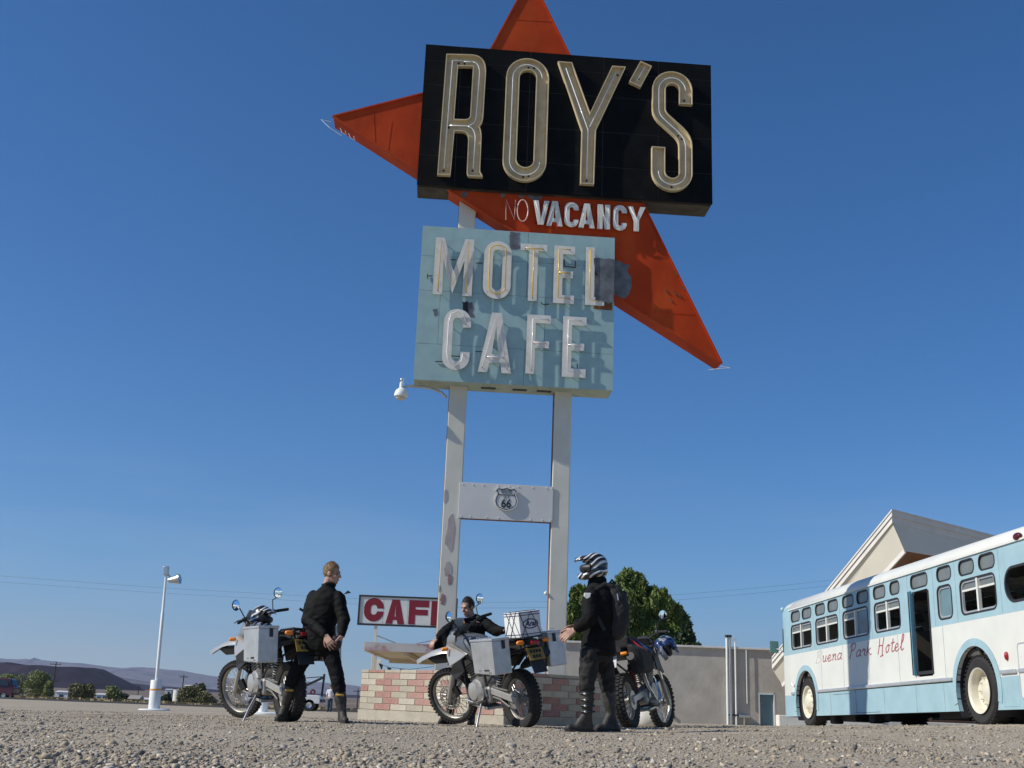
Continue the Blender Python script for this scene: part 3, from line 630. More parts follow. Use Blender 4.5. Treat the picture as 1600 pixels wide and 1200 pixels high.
# ---- black name box
b = MB().box((.873, .31, 10.98), (5.56, .56, 2.95)); box1 = b.build('name_box', M_blackside, SG, bevel=.01)
cs = [-1.917, -1.22, .12, 1.55, 2.62, 3.663]; zr = [9.5, 10.12, 10.85, 11.6, 12.12, 12.466]
for j in range(5):
    for i in range(5):
        g_ = .009; MB().box(((cs[i]+cs[i+1])/2, .01, (zr[j]+zr[j+1])/2), (cs[i+1]-cs[i]-g_, .03, zr[j+1]-zr[j]-g_)).build('face_panel', M_black, box1)
MB().box((.873, .006, 10.98), (5.55, .014, 2.94)).build('panel_backing', mat('dusty_seam', (.05, .05, .047), .8), box1)
MB().box((.873, .315, 9.497), (5.52, .5, .012)).build('underside_sheet', mat('dusty_underside', (.05, .042, .032), .8, var=.4, scale=4, c2=(.13, .105, .07), cov=.44, c2scale=2), box1)
def channel(loops, off_front, off_back, nm='letter', parent=box1, rim=.018, floor=.075):
    "open channel letter: walls with a rim, recessed floor"
    b = MB(); lp = []
    for i, q in enumerate(loops):
        if (area2(q) > 0) != (i == 0): q = q[::-1]
        lp.append(q)
    for q in lp:
        n = len(q); qi = inset(q, rim)
        vs = [(x, off_back, z) for x, z in q] + [(x, off_front, z) for x, z in q] + [(x, off_front, z) for x, z in qi] + [(x, off_back-.002, z) for x, z in qi]
        fs = []
        for i in range(n):
            j = (i+1) % n
            for k in range(3): fs.append((k*n+i, k*n+j, (k+1)*n+j, (k+1)*n+i))
        b.add(vs, fs, 0)
    o = b.build(nm, M_cream, parent, smooth=35)
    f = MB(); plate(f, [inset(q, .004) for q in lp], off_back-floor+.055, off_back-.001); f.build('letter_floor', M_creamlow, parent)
    return o
ZA = lambda x, y: sg(640+x/4.4458, 50+y/4.4458, -.08)
ZB = lambda x, y: sg(860+x/4.4444, 80+y/4.4444, -.08)
def curve(*pts, n=6):
    "quadratic corner through three points"
    a, c_, d = (Vector(p) for p in pts); return [tuple((1-t)**2*a+2*t*(1-t)*c_+t*t*d) for t in [i/n for i in range(n+1)]]
Rl = [ZA(192, 992), ZA(284, 996), ZA(312, 689)] + curve(ZA(362, 692), ZA(408, 695), ZA(407, 750)) + [ZA(397, 965)] + curve(ZA(397, 970), ZA(398, 998), ZA(412, 1003), n=4) + [ZA(508, 1008)] + curve(ZA(500, 985), ZA(490, 980), ZA(490, 955), n=4) + curve(ZA(500, 735), ZA(500, 680), ZA(484, 657), n=5)[:] + curve(ZA(486, 654), ZA(510, 630), ZA(512, 585), n=5) + curve(ZA(531, 275), ZA(533, 160), ZA(420, 158), n=9) + [ZA(255, 154)]
Rh = [ZA(310, 606), ZA(337, 239), ZA(440, 242), ZA(421, 575)] + curve(ZA(421, 578), ZA(420, 608), ZA(385, 609), n=4)
channel([Rl, Rh], -.1, 0)
oc = [ZA(675, 335), ZA(974, 335), ZA(945, 890), ZA(642, 890)]; ic = [ZA(768, 320), ZA(886, 320), ZA(856, 890), ZA(738, 890)]
def stadium(x0, x1, z0, z1, n=16):
    r = (x1-x0)/2; cx = (x0+x1)/2; return arc(cx, z1-r, r, 0, 180, n)+arc(cx, z0+r, r, 180, 360, n)
xo0, xo1 = (oc[0][0]+oc[3][0])/2, (oc[1][0]+oc[2][0])/2; zo1 = ZA(825, 186)[1]; zo0 = ZA(796, 1036)[1]
xi0, xi1 = (ic[0][0]+ic[3][0])/2, (ic[1][0]+ic[2][0])/2; zi1 = ZA(828, 266)[1]; zi0 = ZA(796, 941)[1]
channel([stadium(xo0, xo1, zo0, zo1), stadium(xi0, xi1, zi0, zi1)], -.1, 0)
channel([[ZB(52, 72), ZB(150, 80), ZB(275, 428), ZB(428, 104), ZB(523, 110), ZB(316, 550), ZB(303, 927), ZB(208, 921), ZB(218, 550)]], -.1, 0)
channel([[ZB(625, 70), ZB(704, 106), ZB(626, 251), ZB(545, 213)]], -.1, 0, 'apostrophe')
SW = .257; c1 = ZB(847, 268); c2_ = ZB(845, 838); e1 = ZB(937, 370); e2 = ZB(752, 666)
rS = (ZB(985, 268)[0]-ZB(708, 268)[0])/2-SW/2
Sp = [(c1[0]+rS, e1[1])]+arc(c1[0], c1[1], rS, 0, 180, 16)+[(c1[0]-rS, ZB(754, 400)[1])]+curve((c1[0]-rS, ZB(754, 402)[1]), (c1[0]-rS, ZB(754, 440)[1]), ZB(800, 480), n=4)[1:]+curve(ZB(890, 560), ZB(938, 605), (c2_[0]+rS, ZB(938, 660)[1]), n=4)+arc(c2_[0], c2_[1], rS, 360, 180, 16)+[(c2_[0]-rS, e2[1])]
channel([ribbon(Sp, SW)], -.1, 0)
def neon(paths, y, r=.011, m=M_glass, parent=box1, f=None, posts=True):
    for p in paths:
        P = [V(x, y, z) for x, z in p]; MB().tube(P, r, 6).build('neon_tube', m, parent, smooth=180)
neon([[ZA(238, 945), ZA(298, 196), ZA(372, 198)], [ZA(378, 204), ZA(440, 206)]+curve(ZA(440, 206), ZA(490, 215), ZA(486, 290), n=5)+[ZA(462, 590)]+curve(ZA(462, 590), ZA(455, 640), ZA(405, 652), n=5)+[ZA(275, 648)], curve(ZA(405, 655), ZA(455, 665), ZA(457, 735), n=5)+[ZA(441, 945)]], -.075)
d = (xi0-xo0)/2; neon([stadium(xo0+d, xo1-d, zo0+d, zo1-d)], -.075)
neon([[ZB(108, 118), ZB(262, 545), ZB(252, 880)], [ZB(274, 525), ZB(455, 148)], [ZB(656, 108), ZB(600, 205)], Sp[1:-1]], -.075)
b = MB()
for p in [ZA(238, 955), ZA(342, 208), ZA(382, 210), ZA(272, 655), ZA(438, 955), ZA(828, 238), ZA(866, 240), ZA(790, 998), ZA(828, 993), ZB(470, 156), ZB(254, 890), ZB(934, 334), ZB(892, 578), ZB(918, 600), ZB(846, 935), ZB(616, 183)]:
    b.cyl((p[0], -.03, p[1]), (p[0], -.022, p[1]), .022, n=8)
b.build('tube_socket', M_dark, box1)
# ---- NO VACANCY on the arrow
ZE = lambda x, y: sg(760+x/5.926, 290+y/5.926, .05)
for ch, x0, x1, yt, yb in [('V', 432, 578, 145, 365), ('A', 556, 706, 150, 378), ('C', 722, 852, 160, 388), ('A', 853, 1002, 172, 396), ('N', 1028, 1143, 182, 406), ('C', 1172, 1298, 188, 420), ('Y', 1305, 1470, 202, 427)]:
    p = ZE(x0, (yt+yb)/2); q = ZE(x1, (yt+yb)/2); zt = ZE((x0+x1)/2, yt)[1]; zb = ZE((x0+x1)/2, yb)[1]; w_, h_ = q[0]-p[0], zt-zb
    lp = [[(p[0]+x, zb+z) for x, z in l_] for l_ in glyph(ch, w_, h_, .095)]
    o = MB(); plate(o, lp, .02, .045); o = o.build('letter', M_ltr, arrow)
    b = MB(); 
    for fx, fz in ((.2, .12), (.8, .12), (.2, .9), (.8, .9)): b.cyl((p[0]+w_*(.5 if ch in 'Y' and fz < .5 else fx), .03, zb+h_*fz), (p[0]+w_*(.5 if ch in 'Y' and fz < .5 else fx), .12, zb+h_*fz), .009, n=5)
    b.build('standoff', M_dark, arrow)
    pts = {'V': [(.12, .95), (.5, .08), (.88, .95)], 'A': [(.1, .06), (.5, .93), (.9, .06)], 'N': [(.12, .05), (.12, .95), (.88, .05), (.88, .95)], 'Y': [(.5, .05), (.5, .45), (.12, .95)], 'C': [(.9, .8), (.7, .93), (.4, .93), (.12, .75), (.1, .4), (.25, .12), (.6, .06), (.9, .15)]}[ch]
    neon([[(p[0]+w_*x, zb+h_*z) for x, z in pts]], .0, .008, M_glass, arrow)
neon([[ZE(180, 320), ZE(182, 132), ZE(258, 322), ZE(268, 138)], [ZE(335+50*math.cos(a), 235+100*math.sin(a)) for a in [2*PI*i/20 for i in range(21)]]], .03, .012, mat('neon_tube_pink', (.8, .5, .42), .2), arrow)
for pl in ([(722, 300), (732, 300), (728, 308), (721, 308)], [(811, 302), (819, 302), (818, 309), (810, 308)], [(826, 303), (848, 305), (846, 311), (836, 313), (825, 309)], [(967, 312), (972, 312), (971, 316), (966, 316)], [(783, 299), (791, 299), (788, 308), (782, 308)], [(944, 405), (955, 405), (968, 408), (975, 412), (984, 414), (980, 424), (986, 432), (987, 446), (983, 460), (975, 467), (962, 464), (944, 466)]):
    b = MB(); plate(b, [[sg(x, y, .117) for x, y in pl]], .116, .121); b.build('bare_patch', M_grey, arrow)
# ---- pale blue MOTEL / CAFE box
b = MB().box((.028, .3, 7.215), (3.56, .56, 2.94)); box2 = b.build('motel_box', M_tealb, SG, bevel=.008)
zs2 = [5.742, 6.42, 7.43, 8.1, 8.69]
for j in range(4):
    for x0, x1 in ((-1.755, -1.36), (-1.36, .55), (.55, 1.811)) if j == 1 else ((-1.755, .2), (.2, 1.811)):
        MB().box(((x0+x1)/2, .008, (zs2[j]+zs2[j+1])/2), (x1-x0-.005, .024, zs2[j+1]-zs2[j]-.005)).build('face_panel', M_teal, box2)
ZC = lambda x, y: sg(650+x/5, 340+y/5, -.09)
ZD = lambda x, y: sg(640+x/4.848, 470+y/4.848, -.09)
def tubes(ch):
    return {'M': [[(.13, .06), (.15, .96), (.5, .16), (.86, .96), (.86, .06)]], 'O': [[(.5+.3*math.cos(a), (.82 if math.sin(a) > 0 else .18)+.1*math.sin(a)) for a in [2*PI*i/24 for i in range(25)]]],
            'T': [[(.18, .91), (.85, .91)], [(.5, .88), (.5, .05)]], 'E': [[(.75, .93), (.22, .93), (.22, .08), (.78, .08)], [(.25, .52), (.75, .52)]], 'L': [[(.22, .95), (.22, .08), (.7, .07)]],
            'C': [[(.8, .75), (.72, .92), (.5, .96), (.25, .9), (.18, .75), (.18, .25), (.25, .12), (.5, .06), (.72, .14), (.76, .26)]], 'A': [[(.13, .07), (.5, .93), (.87, .07)], [(.25, .25), (.75, .25)]], 'F': [[(.24, .06), (.24, .92), (.88, .92)], [(.27, .52), (.8, .52)]]}[ch]
for Zf, tm, lst in ((ZC, M_glassy, [('M', 142, 446, 158, 603, .17), ('O', 528, 744, 180, 632, .165), ('T', 812, 1020, 203, 648, .16), ('E', 1078, 1240, 218, 667, .16), ('L', 1327, 1475, 230, 682, .16)]), (ZD, M_glass, [('C', 252, 460, 58, 522, .165), ('A', 526, 778, 87, 542, .165), ('F', 886, 1066, 104, 553, .155), ('E', 1160, 1338, 118, 577, .16)])):
    for ch, x0, x1, yt, yb, tk in lst:
        ym = (yt+yb)/2; p = Zf(x0, ym); q = Zf(x1, ym); xm = (x0+x1)/2; zt = Zf(xm, yt)[1]; zb = Zf(xm, yb)[1]; w_, h_ = q[0]-p[0], zt-zb
        lp = [[(p[0]+x, zb+z) for x, z in l_] for l_ in glyph(ch, w_, h_, tk)]
        b = MB(); plate(b, lp, -.07, -.058); b.build('letter', M_ltr, box2)
        b = MB()
        for path in tubes(ch):
            for fx, fz in (path[0], path[-1]): b.cyl((p[0]+w_*fx, -.105, zb+h_*fz), (p[0]+w_*fx, 0, zb+h_*fz), .008, n=5)
            for fx, fz in path[1:-1:max(1, len(path)//3)]: b.cyl((p[0]+w_*fx, -.065, zb+h_*fz), (p[0]+w_*fx, 0, zb+h_*fz), .01, n=5)
        b.build('standoff', M_dark, box2)
        neon([[(p[0]+w_*x, zb+h_*z) for x, z in pth] for pth in tubes(ch)], -.1, .0105, tm, box2)
def patch(pl, y0, m, parent, nm='bare_patch'):
    q = [];
    for i in range(len(pl)):
        a, c_ = Vector(pl[i]), Vector(pl[(i+1) % len(pl)])
        for k in range(4):
            p = a.lerp(c_, k/4); p += Vector((noise.noise(Vector((p.x*.47, p.y*.47, 1))), noise.noise(Vector((p.x*.47, p.y*.47, 9)))))*3.2*(k > 0); q.append(sg(p.x, p.y, y0))
    b = MB(); plate(b, [q], y0, y0+.004); return b.build(nm, m, parent)
patch([(797, 362), (812, 363), (811, 376), (812, 388), (805, 391), (797, 387), (796, 374)], -.008, M_grey, box2)
patch([(722, 471), (738, 472), (740, 482), (738, 488), (741, 496), (733, 494), (724, 486)], -.008, M_grey, box2)
patch([(722, 471), (731, 471.5), (731, 489), (723, 484)], -.0125, M_dark, box2, 'hole')
patch([(677, 482), (683, 481), (684, 492), (679, 494)], -.008, M_grey, box2)
patch([(928, 403), (959, 405), (959.5, 447), (958, 472), (930, 470), (931, 452), (939, 440), (931, 425)], -.078, M_grey, box2)
patch([(928, 471), (957, 473), (956.5, 485), (927, 482)], -.008, M_rust, box2, 'rusty_strip')
patch([(928, 403), (959.5, 405), (959, 470), (929, 468)], -.008, M_grey, box2)
for px, py in ((763, 607), (812, 609), (850, 613)):
    s, z = sg(px, py, .3); MB().box((s, .3, 5.741), (.26, .1, .012)).build('service_slot', M_dark, box2)
# hanging sign fixings on the box face
b = MB()
for px, py, dx, dy in [(668, 428, 0, 8), (668, 431, 8, 0), (700, 405, 12, 1), (744, 411, 10, 0), (882, 416, 0, -11), (882, 416, 17, 2), (899, 418, 0, -10), (845, 472, 3, 4), (849, 476, 9, -1), (680, 565, 12, 0), (743, 549, 22, 1), (703, 556, 18, 1), (887, 577, 15, 1), (902, 578, 0, -10), (878, 556, 14, 0)]:
    a = sg(px, py, -.02); c_ = sg(px+dx, py+dy, -.02); b.bar((a[0], -.02, a[1]), (c_[0], -.02, c_[1]), .012, .012, (0, 1, 0))
b.build('wire_bracket', M_dark, box2)
# ---- grey panel with the route shield
pz0, pz1 = 3.365, 4.0; b = MB().box((-.01, .275, (pz0+pz1)/2), (1.655, .012, pz1-pz0)); pan = b.build('route_panel', M_alu, SG, bevel=.004)
MB().box((-.01, .4, pz0+.03), (1.56, .23, .03)).build('panel_channel', M_rust, pan)
MB().box((-.01, .4, pz1-.03), (1.56, .23, .03)).build('panel_channel', M_dark, pan)
for s_ in (-.83, .8):
    for z in (pz0+.03, pz1-.03): MB().box((s_*.95, .33, z), (.06, .09, .07)).build('panel_bracket', M_rust, pan)
rv = MB().ball((0, 0, 0), (.012, .008, .012), 5); rvo = None
for zz, xs_ in ((pz1-.035, [-.78, -.6, -.42, -.16, .04, .2, .45, .7, .79]), (pz0+.035, [-.78, -.62, -.34, -.13, .16, .43, .64, .78])):
    for x in xs_:
        if rvo is None: rvo = rv.build('rivet', M_alu, pan, smooth=60); rvo.location = (x, .267, zz)
        else: share(rvo, 'rivet', pan, (x, .267, zz))
half = [(0, -.5), (.12, -.46), (.3, -.4), (.43, -.28), (.48, -.1), (.44, .08), (.38, .2), (.42, .27), (.5, .32), (.4, .42), (.33, .48), (.2, .44), (.1, .46), (0, .5)]
cx, cz = sg(791, 780, .25); SC = .42
shp = [(cx+x*SC, cz+z*SC) for x, z in half]+[(cx-x*SC, cz+z*SC) for x, z in half[1:-1][::-1]]
b = MB(); plate(b, [shp], .24, .265); sh = b.build('route_shield', M_alu, pan)
b = MB(); q = inset(shp if area2(shp) > 0 else shp[::-1], .012); q2 = inset(q, .014); plate(b, [q, q2], .2365, .2405); b.build('shield_border', M_dark, pan)
b = MB(); plate(b, [inset(shp if area2(shp) > 0 else shp[::-1], -.004), inset(shp if area2(shp) > 0 else shp[::-1], .012)], .2315, .2405); b.build('shield_rim', M_alu, pan)
MB().box((cx, .237, cz+.075), (.345, .006, .012)).build('shield_bar', M_dark, pan)
def flat_text(txt, size, m, parent, loc, rot=(PI/2, 0, 0), name='lettering', ext=.002, sx=1, shear=0, bold=0):
    cu = bpy.data.curves.new(name, 'FONT'); cu.body = txt; cu.size = size; cu.align_x = 'CENTER'; cu.align_y = 'CENTER'; cu.extrude = ext; cu.shear = shear; cu.offset = bold
    o = bpy.data.objects.new(name, cu); col.objects.link(o); dg = bpy.context.evaluated_depsgraph_get(); me = bpy.data.meshes.new_from_object(o.evaluated_get(dg))
    bpy.data.objects.remove(o); me.transform(Matrix.Diagonal((sx, 1, 1, 1))); me.materials.clear(); me.materials.append(m)
    r = bpy.data.objects.new(name, me); col.objects.link(r); r.parent = parent; r.location = loc; r.rotation_euler = rot; return r
flat_text('ROUTE', .085, M_dark, pan, (cx, .236, cz+.128), sx=.7, name='route_lettering')
flat_text('U  S', .07, M_dark, pan, (cx, .236, cz+.035), sx=.8, name='route_lettering')
flat_text('66', .21, M_dark, pan, (cx, .236, cz-.085), sx=.85, name='route_number', bold=.004)
# ---- yard light on a bent arm
g = MB(); P = [sg(698, 622, .3), sg(690, 614, .3), sg(675, 608, .3), sg(655, 605, .3), sg(640, 604, .27), sg(627.5, 606, .22)]; g.tube([(x, .3-.02*i, z) for i, (x, z) in enumerate(P)], .025, 8); g.build('lamp_arm', M_steel, SG, smooth=60)
lx, lz = sg(627, 612, .22)
lh = MB().lathe([(.025, .18), (.036, .17), (.04, .07), (.1, .02), (.125, -.05), (.118, -.09), (.09, -.1)], (lx, .22, lz)).build('lamp_head', M_white, SG, smooth=40)
MB().lathe([(.095, -.09), (.085, -.135), (.05, -.15), (.01, -.152)], (lx, .22, lz)).build('lamp_lens', mat('lamp_lens', (.6, .55, .45), .2), lh, smooth=60)
MB().ball((lx, .22, lz+.22), (.035, .035, .04), 6).build('photocell', M_steel, lh)
p = sg(853, 927, .3); MB().ball((p[0], .3, p[1]), (.035, .035, .035), 7).build('small_lamp', M_white, SG, smooth=60)
MB().cyl((p[0], .3, p[1]), (p[0]+.15, .34, p[1]+.02), .012, n=6).build('small_lamp_arm', M_steel, SG)
# ------------------------------------------------------------------ brick planter round the posts
M_brick = [mat('planter_brick_red', (.37, .2, .165), .85, var=.15, scale=5, bump=.5, bscale=30, c2=(.43, .26, .215), cov=.4), mat('planter_brick_red', (.41, .24, .195), .85, var=.12, scale=5, bump=.35, bscale=30), mat('planter_brick_buff', (.46, .41, .31), .85, var=.1, scale=5, bump=.35, bscale=30), mat('planter_brick_buff', (.41, .365, .28), .85, var=.1, scale=5, bump=.35, bscale=30), mat('planter_brick_buff', (.49, .44, .35), .85, var=.1, scale=5, bump=.35, bscale=30)]
M_mortar = mat('mortar', (.43, .385, .31), .95, var=.1, scale=10)
PC = V(.06, 17.85, gz(.06, 17.85)); uL = V(at(562, 1090, 20.2).x-PC.x, 20.2-PC.y, 0); LL = uL.length; uL.normalize(); uR = V(-uL.y, uL.x, 0)*-1
LR = 3.4; PZ = .76-PC.z
pl = thing('brick_planter', 'low planter wall of pink and buff bricks round the foot of the sign', 'planter', PC)
ins = .012; b = MB(); D = .2; W = lambda a, c_, z: uL*a+uR*c_+V(0, 0, z)
ring_o = [W(ins, ins, 0), W(LL-ins, ins, 0), W(LL-ins, LR-ins, 0), W(ins, LR-ins, 0)]; ring_i = [W(D, D, 0), W(LL-D, D, 0), W(LL-D, LR-D, 0), W(D, LR-D, 0)]
vs = [p+V(0, 0, z) for z in (-.25, PZ-.055) for r in (ring_o, ring_i) for p in r]; fs = []
for i in range(4):
    j = (i+1) % 4; fs += [(i, j, 8+j, 8+i), (4+j, 4+i, 12+i, 12+j), (8+i, 8+j, 12+j, 12+i)]
b.add(vs, fs); b.build('mortar_core', M_mortar, pl)
b = MB(); b.add([W(D, D, PZ-.2), W(LL-D, D, PZ-.2), W(LL-D, LR-D, PZ-.2), W(D, LR-D, PZ-.2)], [(0, 1, 2, 3)]); b.build('soil', mat('planter_soil', (.12, .09, .06), .95), pl)
# concrete footing
for ux, uy, LN in ((uL, uR, LL), (uR, uL, LR)):
    c_ = ux*(LN/2)+uy*.1; t_ = MB(); vv = [ux*(-.02 if ux is uL else .19)+uy*(-.012), ux*(LN+.01)+uy*(-.012), ux*(LN+.01)+uy*.19, ux*(-.02 if ux is uL else .19)+uy*.19]
    t_.add([p+V(0, 0, z) for z in (-.25, .13) for p in vv], [(0, 1, 2, 3), (4, 5, 6, 7), (0, 1, 5, 4), (1, 2, 6, 5), (2, 3, 7, 6), (3, 0, 4, 7)]); t_.build('footing', mat('footing_concrete', (.42, .38, .3), .9, var=.12, scale=5, bump=.3), pl)
cache = {}
def brick(ux, uy, a0, a1, z0, z1, k, dep=.1):
    L_ = a1-a0; key = (round(L_, 3), round(z1-z0, 3), k, round(dep, 2)); R_ = math.atan2(ux.y, ux.x); side = 1 if ux.cross(uy).z > 0 else -1
    if key not in cache:
        g = MB().box((0, 0, 0), (L_, dep, z1-z0)); me = g.mesh('brick'); bm = bmesh.new(); bm.from_mesh(me); bmesh.ops.bevel(bm, geom=bm.edges[:], offset=.005, segments=1, affect='EDGES'); bm.to_mesh(me); bm.free(); me.materials.append(M_brick[k]); cache[key] = me
    o = bpy.data.objects.new('brick', cache[key]); col.objects.link(o); o.parent = pl; j = random.uniform(-.002, .004)
    o.location = ux*((a0+a1)/2)+uy*(dep/2+j)+V(0, 0, (z0+z1)/2); o.rotation_euler = (0, 0, R_)
rows = 6; z0 = .135; rh = (PZ-.055-z0)/rows; BL = .40; G = .007; rb = random.Random(11)
for fi, (ux, uy, LN) in enumerate(((uL, uR, LL), (uR, uL, LR))):
    for r in range(rows):
        a = (0 if fi == 0 else .1)+(0 if (r+fi) % 2 else -BL*.5); i = 0
        while a < LN-.02:
            s0, s1 = max(a, 0 if fi == 0 else .1), min(a+BL, LN)
            red = (i+(0 if r % 2 else 1)+fi) % 2 == 0 if rb.random() > .12 else False
            k = rb.choice((0, 1)) if red else rb.choice((2, 3, 4))
            if s1-s0 > .04: brick(ux, uy, s0+G/2, s1-G/2, z0+r*rh+G/2, z0+(r+1)*rh-G/2, k)
            a += BL; i += 1
    a = 0 if fi == 0 else .2; i = 0
    while a < LN-.02:
        s1 = min(a+BL, LN); brick(ux, uy, a+G/2, s1-G/2, PZ-.05, PZ, rb.choice((0, 1)) if i % 3 == 1 else rb.choice((2, 3)), .2); a += BL; i += 1
# ------------------------------------------------------------------ small CAFE sign, shelter and pennants behind
cy = 41; TLp, TRp, BLp = at(563, 929.5, cy), at(714, 938, cy), at(559, 975, cy)
cg = thing('cafe_sign', 'small white cafe sign with dark red letters behind the left post', 'sign', (TLp.x, cy, gz(TLp.x, cy))); gzc = gz(TLp.x, cy)
M_panelw = mat('sign_white', (.62, .63, .62), .55, var=.06, scale=2); M_dkred = mat('dark_red_letters', (.19, .006, .02), .5, var=.08)
cw = TRp.x-TLp.x; zt, zb = (TLp.z+TRp.z)/2-gzc, BLp.z-gzc
nP = 4
for i in range(nP): MB().box((cw*(i+.5)/nP, 0, (zt+zb)/2), (cw/nP-.012, .12, zt-zb-.02)).build('panel', M_panelw, cg)
for x0, x1, z0_, z1_ in ((-.03, cw+.03, zt-.03, zt+.03), (-.03, cw+.03, zb-.03, zb+.03), (-.03, .03, zb+.03, zt-.03), (cw-.03, cw+.03, zb+.03, zt-.03)): MB().box(((x0+x1)/2, 0, (z0_+z1_)/2), (x1-x0, .18, z1_-z0_)).build('frame', M_dark, cg)
ZF = lambda x, y: at(555+x/8.57, 920+y/8.57, cy-.07)-V(TLp.x, cy, gzc)
for ch, x0, x1, yt, yb in (('C', 118, 382, 122, 438), ('A', 412, 664, 145, 470), ('F', 716, 985, 155, 478), ('E', 1015, 1270, 168, 496)):
    p = ZF(x0, (yt+yb)/2); q = ZF(x1, (yt+yb)/2); z1_ = ZF((x0+x1)/2, yt).z; z0_ = ZF((x0+x1)/2, yb).z; w_, h_ = q.x-p.x, z1_-z0_
    b = MB(); plate(b, [[(p.x+x, z0_+z) for x, z in l_] for l_ in glyph(ch, w_, h_, .235)], -.068, -.062); b.build('letter', M_dkred, cg)
for px in (586, 700):
    p = at(px, 1000, cy); MB().box((p.x-TLp.x, 0, zb/2), (.1, .1, zb)).build('post', M_post, cg)
a, c_ = at(588, 993, cy)-V(TLp.x, cy, gzc), at(619, 1005, cy)-V(TLp.x, cy, gzc); MB().cyl(a, c_, .02, n=6).build('brace', M_steel, cg)
a, c_ = at(700, 996, cy)-V(TLp.x, cy, gzc), at(650, 1006, cy)-V(TLp.x, cy, gzc); MB().cyl(a, c_, .02, n=6).build('brace', M_steel, cg)
# flat roofed shelter
yf, yb_ = 38, 46; A = at(571, 1003, yf); B_ = at(571, 1016.5, yf); E_ = at(702, 1022, yf); bx0 = A.x; bx1 = E_.x; gs = gz(bx0, yf)
sh_ = thing('pump_shelter', 'low flat roofed white shelter with red stained edge behind the planter', 'shelter', (bx0, yf, gs)); wS = bx1-bx0; zt, zb = A.z-gs, B_.z-gs
M_fasc = mat('stained_fascia', (.5, .47, .45), .7, var=.1, scale=2, c2=(.33, .1, .11), cov=.5, c2scale=1.2, sharp=.12); M_soff = mat('cream_soffit', (.62, .53, .38), .7, var=.1, scale=1)
MB().box((wS/2, (yb_-yf)/2+.06, (zt+zb)/2+.02), (wS-.1, yb_-yf-.1, zt-zb-.06)).build('roof_slab', M_soff, sh_)
MB().box((wS/2, 0, (zt+zb)/2), (wS, .1, zt-zb)).build('fascia', M_fasc, sh_); MB().box((0, (yb_-yf)/2+.05, (zt+zb)/2), (.1, yb_-yf-.01, zt-zb)).build('fascia', M_soff, sh_); MB().box((wS, (yb_-yf)/2+.05, (zt+zb)/2), (.1, yb_-yf-.01, zt-zb)).build('fascia', M_soff, sh_)
for x in (wS*.48, wS*.9): MB().box((x, (yb_-yf)/2, zb-.04), (.12, yb_-yf-.2, .14)).build('ceiling_beam', M_soff, sh_)
MB().box((wS/2, yb_-yf-.6, zb-.05), (wS-.2, .12, .16)).build('ceiling_beam', M_soff, sh_)
for px, yy in ((583.5, 41.5), (591, 45.2)):
    p = at(px, 1040, yy); MB().box((p.x-bx0, yy-yf, zb/2), (.17, .17, zb)).build('post', M_white, sh_)
for px, yy in ((690, 41.5), (694, 45.2)):
    p = at(px, 1040, yy); MB().box((p.x-bx0, yy-yf, zb/2), (.17, .17, zb)).build('post', M_white, sh_)
yp = 40; t = thing('pennant_string', 'string of small dark pennants under the shelter roof', 'pennants', at(592, 1036, yp)); o0 = at(592, 1036, yp)
P = [at(x, y, yp)-o0 for x, y in ((592, 1036), (600, 1040), (610, 1043), (640, 1046), (690, 1040))]; MB().tube(P, .008, 5).build('string', M_wire, t)
for px, py in ((595, 1037), (608, 1042.5), (628, 1045)):
    q = at(px, py, yp)-o0; MB().prism([q+V(-.08, 0, 0), q+V(.08, 0, -.03), q+V(.05, 0, -.22)], (0, .006, 0)).build('pennant', M_postb if px == 628 else M_dark, t)
# ------------------------------------------------------------------ the bus
M_bwhite = mat('bus_white', (.68, .68, .62), .38, var=.05, scale=2, c2=(.59, .57, .48), cov=.43, c2scale=5, sharp=.3, streak=.12)
M_bblue = mat('bus_pale_blue', (.32, .475, .52), .42, var=.08, scale=3, c2=(.25, .38, .38), cov=.4, c2scale=5, sharp=.25, streak=.15)
M_bglass = mat('dusty_glass', (.16, .175, .165), .25, var=.15, scale=3)
M_tint = mat('blue_green_glass', (.14, .22, .24), .12, var=.15, scale=2)
M_gasket = mat('window_rubber', (.02, .02, .025), .7)
M_alum = mat('aluminium_trim', (.62, .63, .62), .4, metal=.6, var=.08)
M_inter = mat('bus_interior', (.2, .19, .17), .8, var=.2)
M_seat = mat('seat_vinyl', (.09, .085, .07), .5, var=.2)
M_rim = mat('wheel_rim_cream', (.66, .62, .5), .5, var=.08, scale=8, c2=(.22, .11, .05), cov=.34, c2scale=9, sharp=.1)
M_script = mat('script_maroon', (.36, .09, .095), .6, var=.1)
M_scriptf = mat('script_faded', (.56, .53, .5), .6, var=.05)
pf = at(1265, 1136, 24.2); pr = at(1530, 1135, 17.0); dd = pr-pf; WB = math.hypot(dd.x, dd.y)
pf.z = gz(pf.x, pf.y); pr.z = gz(pr.x, pr.y)
bus = thing('parked_bus', 'old pale blue and white bus with small upper windows and an open side door', 'bus', pf)
bus.rotation_euler = (Matrix.Rotation(math.atan2(dd.y, dd.x), 3, 'Z') @ Matrix.Rotation(-math.atan2(pr.z-pf.z, WB), 3, 'Y')).to_euler()
U0, U1, BW = -1.05, 10.4, 2.44; VB, V1, V2, V3 = .22, .66, 1.5, 2.44
def rrect(u0, u1, v0, v1, r, n=5):
    r = min(r, (u1-u0)/2*.98, (v1-v0)/2*.98)
    return arc(u1-r, v1-r, r, 0, 90, n)+arc(u0+r, v1-r, r, 90, 180, n)+arc(u0+r, v0+r, r, 180, 270, n)+arc(u1-r, v0+r, r, 270, 360, n)
WIN = [(-.95, .34, 1), (.6, 1.86, 1), (2.12, 3.37, 2), (3.66, 4.77, 1), (6.19, 6.69, 3), (6.96, 8.05, 1)]
